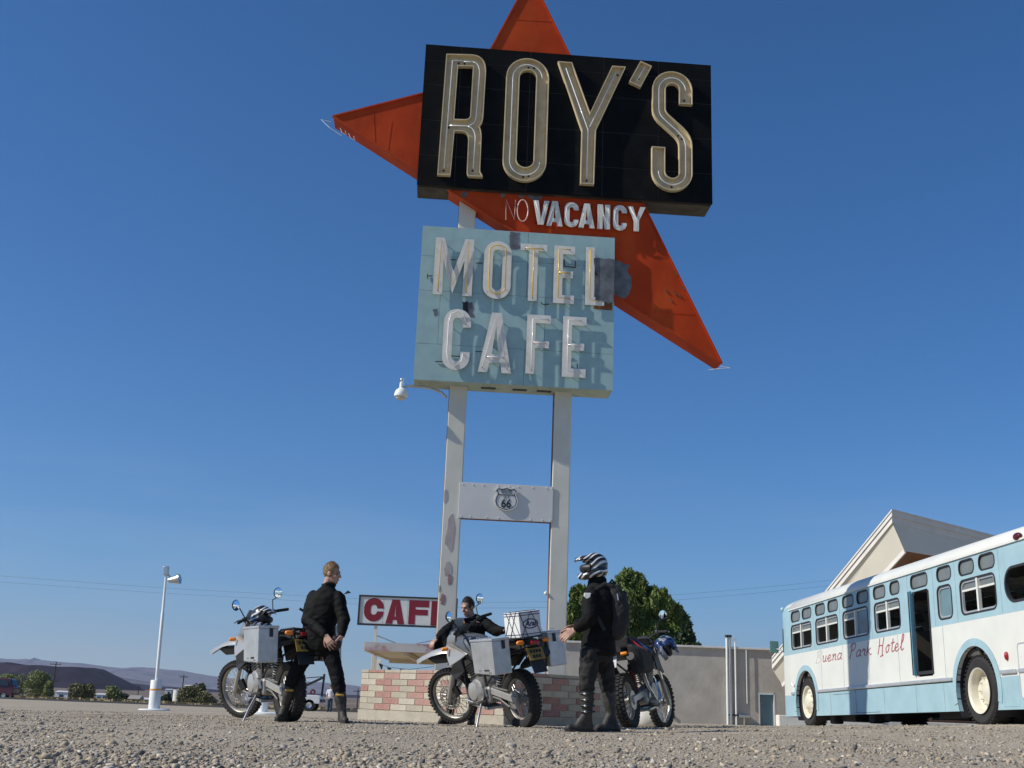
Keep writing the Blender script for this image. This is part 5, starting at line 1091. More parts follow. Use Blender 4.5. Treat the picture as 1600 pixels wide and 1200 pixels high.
def bike(name, label, loc, head, lean, kind, steer):
    t = thing(name, label, 'motorcycle', loc); t.rotation_euler = (Matrix.Rotation(head, 3, 'Z') @ Matrix.Rotation(-lean, 3, 'X')).to_euler(); t.scale = (1.07, 1.07, 1.07)
    A = kind == 'adv'; WBk = 1.49 if A else 1.44; rr_, rf = .325, .345; fx = WBk
    ax = V(-.46, 0, .888).normalized(); piv = V(fx-.06, 0, rf)   # steering axis
    SM = Matrix.Translation(piv) @ Matrix.Rotation(steer, 4, ax) @ Matrix.Translation(-piv)
    def st(mb): mb.v = [SM @ p for p in mb.v]; return mb
    def wheel(cx, r, wd, nm, f, rimr):
        g = MB(); k = wd/2
        g.lathe([(rimr+.005, -k*.7), (r-.055, -k*1.0), (r-.02, -k*.92), (r-.004, -k*.5), (r, 0), (r-.004, k*.5), (r-.02, k*.92), (r-.055, k), (rimr+.005, k*.7)], (cx, 0, r), (0, 1, 0), 40, closed=True)
        ty = f(g).build(nm, M_rubber, t, smooth=50)
        g = MB(); n = 46 if A else 38
        for i in range(n):
            for j, (yy, da) in enumerate(((-.7, 0), (0, .5), (.7, 0))):
                a = 2*PI*(i+da)/n; q = r-.002-.012*abs(yy); R_ = Matrix.Rotation(-a, 3, 'Y'); g.box((cx+q*math.cos(a), yy*k, r+q*math.sin(a)), (.02 if A else .03, wd*.3, .028 if A else .034), R_)
        o = f(g).build('tread', M_rubber, ty); o['kind'] = 'stuff'
        g = MB().lathe([(rimr-.008, -.018), (rimr+.006, -.032), (rimr+.01, -.028), (rimr+.002, -.015), (rimr-.004, 0), (rimr+.002, .015), (rimr+.01, .028), (rimr+.006, .032), (rimr-.008, .018), (rimr-.012, 0)], (cx, 0, r), (0, 1, 0), 40, closed=True)
        f(g).build('rim', M_rimb, ty, smooth=40)
        g = MB().lathe([(.02, -.09), (.03, -.085), (.035, -.05), (.06, -.045), (.06, -.03), (.035, -.02), (.035, .02), (.06, .03), (.06, .045), (.035, .05), (.03, .085), (.02, .09)], (cx, 0, r), (0, 1, 0), 20); f(g).build('hub', M_engine, ty, smooth=40)
        g = MB()
        for i in range(32):
            a = 2*PI*i/32; b_ = a+(.35 if i % 2 else -.35); s_ = 1 if i % 4 < 2 else -1
            g.tube([(cx+.058*math.cos(b_), s_*.036, r+.058*math.sin(b_)), (cx+(rimr-.015)*math.cos(a), s_*.008, r+(rimr-.015)*math.sin(a))], .0034, 4)
        o = f(g).build('spokes', M_spoke, ty); o['kind'] = 'stuff'
        return ty
    wheel(0, rr_, .135 if A else .12, 'rear_wheel', lambda m: m, .225); fw = wheel(fx, rf, .095, 'front_wheel', st, .27)
    g = MB(); N = 24    # perforated front disc
    for i in range(N):
        a0, a1 = 2*PI*i/N, 2*PI*(i+.6)/N; y = .062
        for s_ in (1,): 
            q = [(fx+rad*math.cos(a), y, rf+rad*math.sin(a)) for rad, a in ((.105, a0), (.15, a0), (.15, a1), (.105, a1))]; g.prism(q, (0, .005, 0))
    g.torus((fx, .0645, rf), (0, 1, 0), .108, .006, 28, 6); g.torus((fx, .0645, rf), (0, 1, 0), .147, .005, 28, 6)
    for i in range(6): a = PI*i/3; g.bar((fx+.05*math.cos(a), .055, rf+.05*math.sin(a)), (fx+.106*math.cos(a+.3), .064, rf+.106*math.sin(a+.3)), .02, .005, (0, 1, 0))
    st(g).build('brake_disc', M_spoke, fw)
    g = MB().box((fx-.14, .085, rf+.07), (.08, .05, .12), Matrix.Rotation(.4, 3, 'Y')); st(g).build('brake_caliper', M_blackpl, t, bevel=.01)
    MB().lathe([(.05, 0), (.1, .0), (.1, .006), (.05, .006)], (0, .085, rr_), (0, 1, 0), 28, closed=True).build('sprocket', M_engine, t)
    MB().lathe([(.06, 0), (.115, .0), (.115, .005), (.06, .005)], (0, -.085, rr_), (0, -1, 0), 28, closed=True).build('rear_disc', M_spoke, t)
    # fork
    for s_ in (1, -1):
        a0 = V(fx, s_*.1, rf-.02); lo = a0+ax*.34; hi = a0+ax*.82
        st(MB().tube([a0-ax*.03, a0+ax*.05, lo], [.024, .03, .03], 12)).build('fork_slider', M_silver if A else M_engine, t, smooth=50)
        st(MB().tube([lo-ax*.02, hi], .021 if A else .026, 12)).build('fork_tube', M_chrome if not A else M_blackpl, t, smooth=50)
    st(MB().cyl((fx, -.13, rf), (fx, .13, rf), .013, n=10)).build('axle', M_steel, t)
    for d_ in (.6, .78):
        c_ = V(fx, 0, rf)+ax*d_; st(MB().box(c_-V(.03, 0, 0), (.09, .27, .045), Matrix.Rotation(-.478, 3, 'Y'))).build('fork_yoke', M_blackpl, t, bevel=.01)
    # swingarm, shock, frame
    for s_ in (1, -1): MB().bar((-.05, s_*.1, rr_), (.52, s_*.085, .43), .035, .075).build('swingarm', M_silver, t, bevel=.008)
    MB().box((.44, 0, .42), (.1, .16, .07)).build('swingarm_bridge', M_silver, t, bevel=.01)
    MB().tube([(.42, 0, .42), (.32, 0, .78)], .035, 10).build('shock', M_blackpl, t)
    g = MB()
    for i in range(9): g.torus(V(.41, 0, .46)+V(-.1, 0, .36)*(i/9*.75), V(-.1, 0, .36), .042, .007, 14, 6)
    o = g.build('shock_spring', M_bikered if not A else M_silver, t, smooth=60); o['kind'] = 'stuff'
    hd = V(fx, 0, rf)+ax*.7
    for s_ in (1, -1):
        MB().tube([hd+V(-.02, s_*.02, -.05), (.9, s_*.13, .82), (.55, s_*.13, .72), (.53, s_*.1, .4)], .018, 8).build('frame_tube', M_blackpl, t, smooth=60)
        MB().tube([hd+V(-.02, s_*.02, -.12), (1.0, s_*.1, .45), (.92, s_*.12, .27), (.55, s_*.12, .28), (.53, s_*.1, .42)], .017, 8).build('frame_tube', M_blackpl, t, smooth=60)
        MB().tube([(.55, s_*.13, .72), (.1, s_*.13, .82), (-.28, s_*.1, .86)], .013, 8).build('subframe_tube', M_blackpl, t, smooth=60)
        MB().tube([(.5, s_*.12, .5), (.05, s_*.13, .8)], .012, 8).build('subframe_tube', M_blackpl, t)
    # engine
    MB().lathe([(.02, -.17), (.13, -.165), (.155, -.12), (.16, .1), (.14, .15), (.1, .17), (.02, .175)], (.7, 0, .42), (0, 1, 0), 20).build('crankcase', M_engine, t, smooth=40)
    MB().box((.62, 0, .38), (.34, .26, .2)).build('gearbox', M_engine, t, bevel=.04)
    MB().lathe([(.1, 0), (.105, .02), (.06, .035), (.02, .04)], (.74, .16, .42), (0, 1, 0), 18).build('engine_cover', M_silver, t, smooth=40)
    MB().lathe([(.085, 0), (.09, .02), (.05, .03), (.02, .035)], (.6, .15, .4), (0, 1, 0), 18).build('clutch_cover', M_engine, t, smooth=40)
    for i in range(7): MB().box((.82+.018*i, 0, .56+.028*i), (.2-.006*i, .19, .012), Matrix.Rotation(.3, 3, 'Y')).build('cooling_fin', M_engine, t, bevel=.003)
    MB().box((.87, 0, .64), (.13, .14, .22), Matrix.Rotation(.3, 3, 'Y')).build('cylinder', M_engine, t, bevel=.015); MB().box((.94, 0, .76), (.19, .17, .08), Matrix.Rotation(.3, 3, 'Y')).build('cylinder_head', M_engine, t, bevel=.015)
    MB().tube([(.97, -.05, .72), (1.08, -.07, .6), (1.02, -.14, .36), (.7, -.18, .3), (.4, -.17, .5), (.2, -.2, .66)], .02, 10).build('exhaust_pipe', M_chrome, t, smooth=60)
    MB().tube([(.2, -.2, .66), (.1, -.21, .7), (-.3, -.22, .82)], [.03, .055, .05], 14).build('silencer', M_blackpl, t, smooth=50)
    MB().prism([(.98, -.11, .26), (.98, .11, .26), (.55, .12, .2), (.55, -.12, .2)], (0, 0, .03)).build('skid_plate', M_silver, t, bevel=.005)
    for s_ in (1, -1):
        MB().bar((.56, s_*.14, .31), (.56, s_*.25, .3), .05, .03).build('footpeg', M_steel, t)
        MB().tube([(.5, s_*.14, .36), (.52, s_*.16, .46)], .018, 8).build('footpeg_bracket', M_steel, t)
    MB().tube([(.62, .15, .28), (.52, .27, .14), (.46, .36, .0 if A else .0)], [.016, .014, .013], 8).build('side_stand', M_steel, t, smooth=60)
    MB().tube([(.7, .17, .35), (.74, .19, .3), (.9, .2, .33)], .008, 6).build('gear_lever', M_steel, t); MB().tube([(.1, .1, rr_+.1), (.3, .09, rr_+.12), (.52, .08, .48)], .01, 6).build('chain', M_engine, t)
    MB().tube([(.1, .1, rr_-.08), (.3, .09, rr_-.0), (.52, .08, .36)], .01, 6).build('chain', M_engine, t)
    # handlebar, controls, mirrors
    hb0 = V(fx, 0, rf)+ax*.9
    P = [hb0+V(-.16, .42, .05), hb0+V(-.09, .25, .06), hb0+V(-.01, .1, .0), hb0+V(-.01, -.1, .0), hb0+V(-.09, -.25, .06), hb0+V(-.16, -.42, .05)]
    st(MB().tube(P, .012, 8)).build('handlebar', M_blackpl, t, smooth=60)
    for s_ in (1, -1):
        st(MB().capsule(hb0+V(-.11, s_*.29, .06), hb0+V(-.16, s_*.42, .05), .019, .019)).build('grip', M_rubber, t, smooth=60)
        st(MB().tube([hb0+V(-.06, s_*.25, .06), hb0+V(-.03, s_*.3, .06), hb0+V(-.09, s_*.42, .05)], .007, 6)).build('lever', M_steel, t)
        st(MB().box(hb0+V(-.09, s_*.245, .06), (.05, .05, .05))).build('switch_cluster', M_blackpl, t, bevel=.01)
        if A or s_ < 0:
            top = hb0+V(-.1, s_*.34, .2 if s_ > 0 else .22); st(MB().tube([hb0+V(-.09, s_*.24, .08), hb0+V(-.07, s_*.28, .2), top], .007, 6)).build('mirror_stalk', M_blackpl, t, smooth=60)
            mr = st(MB().lathe([(.01, .035), (.04, .03), (.062, .01), (.066, -.002), (.06, -.006)], top+V(0, s_*.02, .05), V(1, .1*s_, .05), 20)); mr = mr.build('mirror', M_blackpl, t, smooth=50)
            st(MB().lathe([(.059, -.007), (.03, -.009), (.005, -.0095)], top+V(0, s_*.02, .05), V(1, .1*s_, .05), 20)).build('mirror_glass', M_mirror, mr, smooth=50)
    for s_ in (1, -1): st(MB().tube([hb0+V(-.05, s_*.2, .05), hb0+V(.1, s_*.06, -.1), V(fx-.1, s_*.07, .75)], .006, 6)).build('cable', M_rubber, t, smooth=60)
    st(MB().box(hb0+V(.03, 0, -.02), (.07, .17, .12), Matrix.Rotation(-.5, 3, 'Y'))).build('instrument_cluster', M_blackpl, t, bevel=.015)
    # bodywork
    def shell(rings, nm, m, turn=False):
        g = MB().loft([[V(*p) for p in r] for r in rings]); g = st(g) if turn else g; o = g.build(nm, m, t, smooth=45); return o
    if A:
        # tank and side panels
        shell([[(x, y*w_, z+dz) for y, dz in ((-1, -.12), (-1, .0), (-.75, .1), (-.3, .13), (.3, .13), (.75, .1), (1, .0), (1, -.12))] for x, w_, z in ((.5, .1, .83), (.62, .15, .88), (.82, .19, .94), (1.0, .2, .96), (1.12, .14, .96), (1.18, .08, .95))], 'tank', M_dgrey)
        for s_ in (1, -1):
            MB().prism([(1.24, s_*.17, .98), (1.05, s_*.225, .99), (.72, s_*.2, .86), (.86, s_*.215, .8), (1.1, s_*.23, .72), (1.2, s_*.2, .82)], (0, s_*.025, 0)).build('side_shroud', M_silver, t, bevel=.01)
            MB().prism([(1.08, s_*.226, .72), (.86, s_*.216, .795), (.82, s_*.2, .66), (1.0, s_*.22, .56), (1.1, s_*.21, .62)], (0, s_*.02, 0)).build('radiator_panel', M_blackpl, t, bevel=.008)
            MB().prism([(.55, s_*.13, .84), (.15, s_*.14, .87), (-.05, s_*.12, .83), (.2, s_*.15, .68), (.5, s_*.15, .66)], (0, s_*.02, 0)).build('side_panel', M_blackpl, t, bevel=.01)
        # headlight fairing, screen, beak
        shell([[(x, y*w_, z+dz*h_) for y, dz in ((-1, -.3), (-.85, .5), (-.4, 1), (.4, 1), (.85, .5), (1, -.3), (.6, -1), (-.6, -1))] for x, w_, z, h_ in ((1.14, .13, 1.02, .12), (1.24, .15, 1.02, .14), (1.36, .12, .99, .12), (1.43, .07, .95, .08))], 'headlight_fairing', M_mgrey)
        MB().lathe([(.02, .03), (.07, .025), (.085, .0)], (1.4, 0, 1.0), V(1, 0, .1), 20).build('headlight', mat('headlight_glass', (.6, .62, .62), .08, coat=.5), t, smooth=60)
        g = MB(); rows = []
        for x, z, w_ in ((1.35, 1.08, .1), (1.31, 1.18, .085), (1.25, 1.28, .055)): rows.append([V(x-.07*abs(u)**2, u*w_, z) for u in (-1, -.6, -.2, .2, .6, 1)])
        g.v = [p for r_ in rows for p in r_]+[p+V(-.008, 0, -.003) for r_ in rows for p in r_]; n = 6
        for L_ in (0, 18):
            for i in range(2):
                for j in range(5): g.f.append((L_+i*n+j, L_+i*n+j+1, L_+(i+1)*n+j+1, L_+(i+1)*n+j)); g.m.append(0)
        g.build('windscreen', M_screen, t, smooth=60, fix=False)
        shell([[(x, y*w_, z+dz) for y, dz in ((-1, -.03), (-.6, .012), (0, .025), (.6, .012), (1, -.03), (.5, -.02), (-.5, -.02))] for x, w_, z in ((1.22, .1, .92), (1.4, .11, .94), (1.6, .085, .915), (1.78, .045, .865), (1.9, .012, .82))], 'front_beak', M_silver, True)
        st(MB().prism([(1.2, -.09, .87), (1.7, -.06, .87), (1.7, .06, .87), (1.2, .09, .87)], (-.12, 0, -.09))).build('beak_underside', M_blackpl, t)
        # seat, tail
        shell([[(x, y*w_, z+dz) for y, dz in ((-1, -.08), (-.95, .0), (-.6, .035), (0, .045), (.6, .035), (.95, .0), (1, -.08))] for x, w_, z in ((.66, .1, .94), (.5, .14, .91), (.25, .16, .92), (.1, .15, .97), (-.12, .14, .98), (-.28, .1, .97))], 'seat', M_seatb)
        shell([[(x, y*w_, z+dz) for y, dz in ((-1, -.05), (-.8, .03), (.8, .03), (1, -.05))] for x, w_, z in ((.0, .13, .9), (-.25, .11, .94), (-.38, .06, .96))], 'tail_unit', M_blackpl)
        for s_ in (1, -1): MB().tube([(.1, s_*.14, .94), (-.1, s_*.16, 1.0), (-.38, s_*.12, 1.01)], .011, 8).build('grab_rail', M_blackpl, t, smooth=60)
        for i in range(4): MB().bar((-.1-.09*i, -.16+.01*i, 1.005), (-.1-.09*i, .16-.01*i, 1.005), .02, .012).build('rack_bar', M_blackpl, t)
        # panniers
        for s_ in (1, -1):
            y0, y1 = s_*.26, s_*.5; c_ = V(-.06, (y0+y1)/2, .83); L_, D_, H_ = .46, .235, .37
            prof = [(-L_/2, -H_/2), (L_/2-.03, -H_/2+.02), (L_/2, H_/2), (-L_/2, H_/2)]
            g = MB().prism([c_+V(x, -D_/2, z) for x, z in prof], (0, D_, 0)); pn = g.build('pannier', M_alubox, t, bevel=.012)
            MB().box(c_+V(0, 0, H_/2+.012), (L_+.012, D_+.012, .03)).build('pannier_lid', M_alubox, pn, bevel=.008)
            for x in (-.12, .12): MB().tube([c_+V(x, s_*(D_/2-.06), H_/2+.02), c_+V(x, s_*(D_/2-.06), H_/2+.045), c_+V(x+.06, s_*(D_/2-.06), H_/2+.045), c_+V(x+.06, s_*(D_/2-.06), H_/2+.02)], .006, 6).build('lid_loop', M_steel, pn)
            MB().box(c_+V(-L_/2-.006, -.03*s_, H_/2-.05), (.012, .04, .09)).build('pannier_latch', M_blackpl, pn, bevel=.003)
            g = MB(); yy = c_.y+s_*(D_/2+.001)
            for i in range(5): g.box((c_.x-.12+.022*i*s_, yy, c_.z-.13), (.014, .003, .022 if i % 2 else .018))
            g.box((c_.x-.2+.06, yy, c_.z-.155), (.05, .003, .008)); g.box((c_.x+.06, yy, c_.z-.132), (.06, .003, .004)); o = g.build('pannier_marking', M_dark, pn); o['kind'] = 'stuff'
            MB().tube([(.2, s_*.15, .95), (.2, s_*.25, .95), (-.25, s_*.25, .95), (-.25, s_*.12, .95)], .011, 8).build('pannier_rack', M_blackpl, t); MB().tube([(.2, s_*.25, .95), (.15, s_*.25, .66), (-.22, s_*.25, .66), (-.25, s_*.25, .95)], .011, 8).build('pannier_rack', M_blackpl, t)
        MB().prism([(-.3, -.1, .95), (-.3, .1, .95), (-.46, .09, .62), (-.46, -.09, .62)], (-.012, 0, -.004)).build('rear_mudguard', M_blackpl, t)
        pp = MB().prism([(-.365, -.105, .89), (-.365, .105, .89), (-.428, .105, .76), (-.428, -.105, .76)], (-.012, 0, -.004)).build('licence_plate', M_plate, t)
        g = MB()
        for r_, z in ((0, .852), (1, .796)):
            for i in range(4 if r_ == 0 else 3):
                if True: g.box((-.3785-(.89-z)*.4846, -.06+.04*i+(.02 if r_ else 0), z), (.004, .026, .036), Matrix.Rotation(.45, 3, 'Y'))
        o = g.build('plate_characters', M_dark, pp); o['kind'] = 'stuff'
        MB().box((-.4, 0, .945), (.05, .11, .04)).build('tail_light', M_redlens, t, bevel=.01)
        for s_ in (1, -1):
            MB().tube([(-.33, s_*.06, .96), (-.36, s_*.17, .96)], .008, 6).build('indicator_stalk', M_blackpl, t); MB().capsule((-.37, s_*.15, .96), (-.37, s_*.2, .96), .024, .024).build('indicator', M_amber, t, smooth=60)
            MB().capsule((1.15, s_*.24, .93), (1.17, s_*.28, .93), .022, .022).build('indicator', M_amber, t, smooth=60)
    else:
        shell([[(x, y*w_, z+dz) for y, dz in ((-1, -.12), (-1, .0), (-.6, .07), (.6, .07), (1, .0), (1, -.12))] for x, w_, z in ((.55, .09, .86), (.75, .13, .94), (.95, .15, .97), (1.1, .09, .96))], 'tank', M_blackpl)
        shell([[(x, y*w_, z+dz) for y, dz in ((-1, -.06), (-.9, .0), (0, .03), (.9, .0), (1, -.06))] for x, w_, z in ((.85, .07, .98), (.6, .1, .92), (.3, .12, .92), (0, .11, .94), (-.2, .08, .95))], 'seat', M_seatb)
        shell([[(x, y*w_, z+dz) for y, dz in ((-1, -.03), (0, .01), (1, -.03), (.9, -.05), (-.9, -.05))] for x, w_, z in ((.1, .1, .87), (-.2, .1, .9), (-.45, .06, .93))], 'rear_fender', M_blackpl)
        shell([[(x, y*w_, z+dz) for y, dz in ((-1, -.03), (0, .015), (1, -.03), (.8, -.04), (-.8, -.04))] for x, w_, z in ((1.05, .06, .84), (1.3, .07, .85), (1.55, .06, .82), (1.72, .03, .77))], 'front_fender', M_blackpl)
        for s_ in (1, -1): MB().prism([(1.08, s_*.14, .95), (.8, s_*.16, .92), (.85, s_*.18, .72), (1.12, s_*.18, .68)], (0, s_*.02, 0)).build('radiator_shroud', M_blackpl, t, bevel=.01)
        st(MB().prism([V(fx-.32, -.1, .96), V(fx-.32, .1, .96), V(fx-.24, .09, 1.1), V(fx-.24, -.09, 1.1)], (.03, 0, -.01)).translate() if False else MB().box((fx-.22, 0, 1.02), (.06, .2, .22), Matrix.Rotation(-.4, 3, 'Y'))).build('headlight_plate', M_blackpl, t, bevel=.02)
        MB().prism([(-.36, -.07, .84), (-.36, .07, .84), (-.42, .07, .7), (-.42, -.07, .7)], (-.01, 0, 0)).build('licence_plate', mat('pale_plate', (.5, .5, .48), .5), t)
        MB().box((-.4, 0, .88), (.05, .1, .04)).build('tail_light', M_redlens, t, bevel=.01)
        for s_ in (1, -1):
            MB().capsule((-.3, s_*.12, .86), (-.3, s_*.17, .86), .022, .022).build('indicator', M_redlens if s_ > 0 else M_amber, t, smooth=60)
        # soft saddlebags and tank bag
        for s_ in (1, -1):
            g = MB(); 
            g.loft([[V(x0, s_*y, z) for x0, y, z in q] for q in ([(-.22, .16, .98), (.3, .16, .98), (.32, .16, .66), (-.16, .16, .62)], [(-.24, .24, .96), (.32, .24, .96), (.34, .26, .64), (-.18, .26, .6)], [(-.2, .33, .9), (.27, .33, .9), (.28, .33, .68), (-.14, .33, .65)])])
            g.build('saddle_bag', M_cordura, t, bevel=.03, seg=3)
        g = MB().box((.15, 0, 1.02), (.42, .3, .16)); g.build('seat_bag', M_cordura, t, bevel=.04, seg=3)
        for x in (.02, .26): MB().tube([(x, -.33, .88), (x, -.16, 1.04), (x, 0, 1.105), (x, .16, 1.04), (x, .33, .88)], .012, 6).build('bag_strap', M_blueA if x > .1 else M_bikered, t, smooth=60)
    return t
HD = math.atan2(.84, -.54)
p = gpt(819, 14.45); bike2 = bike('touring_motorcycle', 'silver touring motorcycle with aluminium panniers standing in front of the brick planter', p, HD, math.radians(10), 'adv', math.radians(27))
p1 = gpt(451, 14.2); bike1 = bike('touring_motorcycle', 'silver touring motorcycle with aluminium panniers at the left, beside the bareheaded standing man', p1, HD, math.radians(4), 'adv', math.radians(27))
for q in (bike1, bike2): q['group'] = 'touring motorcycles with metal panniers'
p3 = gpt(985, 15.5); bike3 = bike('trail_motorcycle', 'black trail motorcycle with soft bags standing behind the helmeted man', p3, math.atan2(.92, .42), math.radians(9), 'trail', math.radians(-8))
# white carton strapped behind the seat of the middle motorcycle
def on_bike(b_, v):
    return b_.matrix_basis @ Vector(v)
bpy.context.view_layer.update()
M_card = mat('white_carton', (.72, .72, .7), .7, var=.04, scale=4); M_navy = mat('navy_print', (.02, .025, .1), .6)
ct = thing('carton_box', 'white cardboard carton with a dark oval logo strapped on the rear of the middle motorcycle', 'carton', bike2.location); ct.rotation_euler = bike2.rotation_euler; ct.scale = bike2.scale
cL, cW, cH = .31, .29, .28; cc = V(-.2, 0, 1.015+cH/2)
MB().box(cc, (cL, cW, cH)).build('carton', M_card, ct, bevel=.004)
for z in (cc.z+cH/2-.012, cc.z+cH/2-.04, cc.z-cH/2+.03):
    for d_, sz in (((-cL/2-.001, 0), (.003, cW, .008)), ((0, cW/2+.001), (cL, .003, .008))): MB().box((cc.x+d_[0], cc.y+d_[1], z), sz).build('printed_line', M_navy, ct)
b = MB(); xx = cc.x-cL/2-.002; O_ = [(.105*math.cos(a), .055*math.sin(a)) for a in [2*PI*i/28 for i in range(28)]]; I_ = [(.093*math.cos(a), .044*math.sin(a)) for a in [2*PI*i/28 for i in range(28)]]
plate(b, [O_, I_], 0, .002, lambda x, y, z: V(xx-y, cc.y-x, cc.z+z)); b.build('printed_oval', M_navy, ct)
tx = flat_text('Arai', .082, M_navy, ct, (xx-.001, cc.y, cc.z), (PI/2, 0, -PI/2), 'printed_logo', .001, 1, .35, .002)
yy = cc.y+cW/2+.003
for k, pts in enumerate((([(-.15, .0), (.0, .28), (.15, .02)]), ([(-.1, .28), (.05, .0)]), ([(.1, .28), (-.05, .0)]))):
    MB().tube([(cc.x+x, yy, cc.z-cH/2+z) for x, z in pts], .004, 5).build('bungee_cord', M_wire, ct)
for pts in ([(-.14, .0), (-.02, .28), (.13, .0)], [(.14, .28), (.05, .0)]):
    MB().tube([(xx-.004, cc.y+y_, cc.z-cH/2+z) for y_, z in pts], .004, 5).build('bungee_cord', M_wire, ct)
for x in (-.08, .07): MB().tube([(cc.x+x, cc.y-cW/2, cc.z+cH/2+.004), (cc.x-x*.6, cc.y+cW/2, cc.z+cH/2+.004)], .004, 5).build('bungee_cord', M_wire, ct)
# helmets
def stripes(name, c1, c2, c3, scale=3.0, rot=.6):
    m = mat(name, c1, .3, coat=.5, var=0); n = m.node_tree.nodes; l = m.node_tree.links; b = n['Principled BSDF']
    tc = n.new('ShaderNodeTexCoord'); mp = n.new('ShaderNodeMapping'); mp.inputs['Rotation'].default_value = (.2, rot, .3); l.new(tc.outputs['Object'], mp.inputs[0])
    wv = n.new('ShaderNodeTexWave'); wv.inputs['Scale'].default_value = scale; wv.inputs['Distortion'].default_value = 4.5; wv.inputs['Detail'].default_value = 1; wv.bands_direction = 'Z'; l.new(mp.outputs[0], wv.inputs[0])
    r = n.new('ShaderNodeValToRGB'); r.color_ramp.interpolation = 'CONSTANT'; e = r.color_ramp.elements; e[0].position = 0; e[0].color = (*c2, 1); e[1].position = .42; e[1].color = (*c1, 1); k = e.new(.78); k.color = (*c3, 1); k = e.new(.9); k.color = (*c2, 1)
    l.new(wv.outputs[0], r.inputs[0]); l.new(r.outputs[0], b.inputs['Base Color']); return m
M_hstripe = stripes('helmet_black_white', (.68, .68, .66), (.012, .012, .014), (.35, .35, .35))
M_hblue = mat('helmet_blue_white', (.3, .32, .35), .3, coat=.5, var=.05, c2=(.015, .035, .12), cov=.56, c2scale=7, sharp=.02)
def helmet(parent, R, c, m, sc=1.0, visor=True, nm='helmet_shell'):
    "motocross helmet; local axes x right, y forward, z up; R rotation, c centre"
    T = lambda p: c+R @ (Vector(p)*sc)
    g = MB(); g.ball((0, -.015, .03), (.118, .142, .128), 14); g.chain([(( -.1, -.03, -.06), .05), ((-.105, .06, -.085), .036), ((-.07, .11, -.092), .035), ((0, .138, -.092), .038), ((.07, .11, -.092), .035), ((.105, .06, -.085), .036), ((.1, -.03, -.06), .05)])
    g.ball((0, -.06, -.03), (.108, .095, .09), 10); me = skinned(g, .011, nm, 3)
    # carve the eye port by pushing vertices in
    n = len(me.vertices); co = np.empty(n*3); me.vertices.foreach_get('co', co); co = co.reshape(-1, 3)
    k = (co[:, 1] > .045) & (co[:, 2] < .055) & (co[:, 2] > -.062); co[k, 1] -= np.clip((co[k, 1]-.045)*.75, 0, .06); me.vertices.foreach_set('co', co.ravel()); me.update()
    me.transform(Matrix.Translation(c) @ R.to_4x4() @ Matrix.Scale(sc, 4)); me.transform(Matrix.Translation(-parent.location)) if parent.rotation_euler.x == 0 else None
    o = link(me, nm, m, parent)
    loc = parent.location
    def bld(g, nm, m, s=50): g.v = [T(p)-loc for p in g.v]; return g.build(nm, m, o, smooth=s)
    bld(MB().ball((0, .058, -.005), (.088, .05, .055), 10), 'goggle_lens', M_dark); bld(MB().tube([(-.1, .05, -.01), (-.06, .108, -.01), (0, .122, -.01), (.06, .108, -.01), (.1, .05, -.01)], .03, 8, flat=1.3), 'goggle_frame', M_blackpl)
    if visor:
        rows = [[V(x*w_, y, z-.03*abs(x)**2) for x in (-1, -.6, -.2, .2, .6, 1)] for y, z, w_ in ((.03, .125, .112), (.1, .126, .108), (.155, .116, .085), (.195, .098, .05))]
        g = MB(); g.v = [p for r in rows for p in r]+[p-V(0, 0, .012) for r in rows for p in r]
        for L_ in (0, 24):
            for i in range(3):
                for j in range(5): g.f.append((L_+i*6+j, L_+i*6+j+1, L_+(i+1)*6+j+1, L_+(i+1)*6+j)); g.m.append(0)
        for a, b2 in [(i*6, (i+1)*6) for i in range(3)]+[(i*6+5, (i+1)*6+5) for i in range(3)]+[(18+j, 19+j) for j in range(5)]: g.f.append((a, b2, b2+24, a+24)); g.m.append(0)
        bld(g, 'visor', m, 60)
    return o
def basis(fwd, up=(0, 0, 1)):
    f = Vector(fwd).normalized(); u = Vector(up); r = f.cross(u).normalized(); u = r.cross(f); return Matrix((r, f, u)).transposed()
hp = on_bike(bike1, (.8, .04, 1.17)); h1 = thing('helmet', 'black and white helmet resting on the left motorcycle above its pannier', 'helmet', hp)
helmet(h1, basis((.75, -.55, -.1), (.1, 0, 1)), hp, M_hstripe, 1.0)
hp = on_bike(bike3, (1.0, -.3, 1.0)); h3 = thing('helmet', 'blue and white helmet hanging on the bars of the black trail motorcycle', 'helmet', hp)
helmet(h3, basis((.5, -.5, -.6), (.6, .1, .7)), hp, M_hblue, 1.0)
hp = gpt(1012, 17.2)+V(0, 0, .13); h4 = thing('white_jug', 'small rounded white container on the ground behind the black trail motorcycle', 'container', hp-V(0, 0, .13))
g = MB().loft([[V(math.cos(a)*r*1.25, math.sin(a)*r*.8, z) for a in [2*PI*i/20 for i in range(20)]] for r, z in ((.14, 0), (.18, .03), (.19, .12), (.17, .2), (.1, .25), (.04, .27))]); g.build('body', mat('white_plastic', (.7, .69, .65), .4), h4, smooth=50)
MB().cyl((.02, 0, .26), (.02, 0, .31), .035, n=12).build('cap', M_dkred, h4)
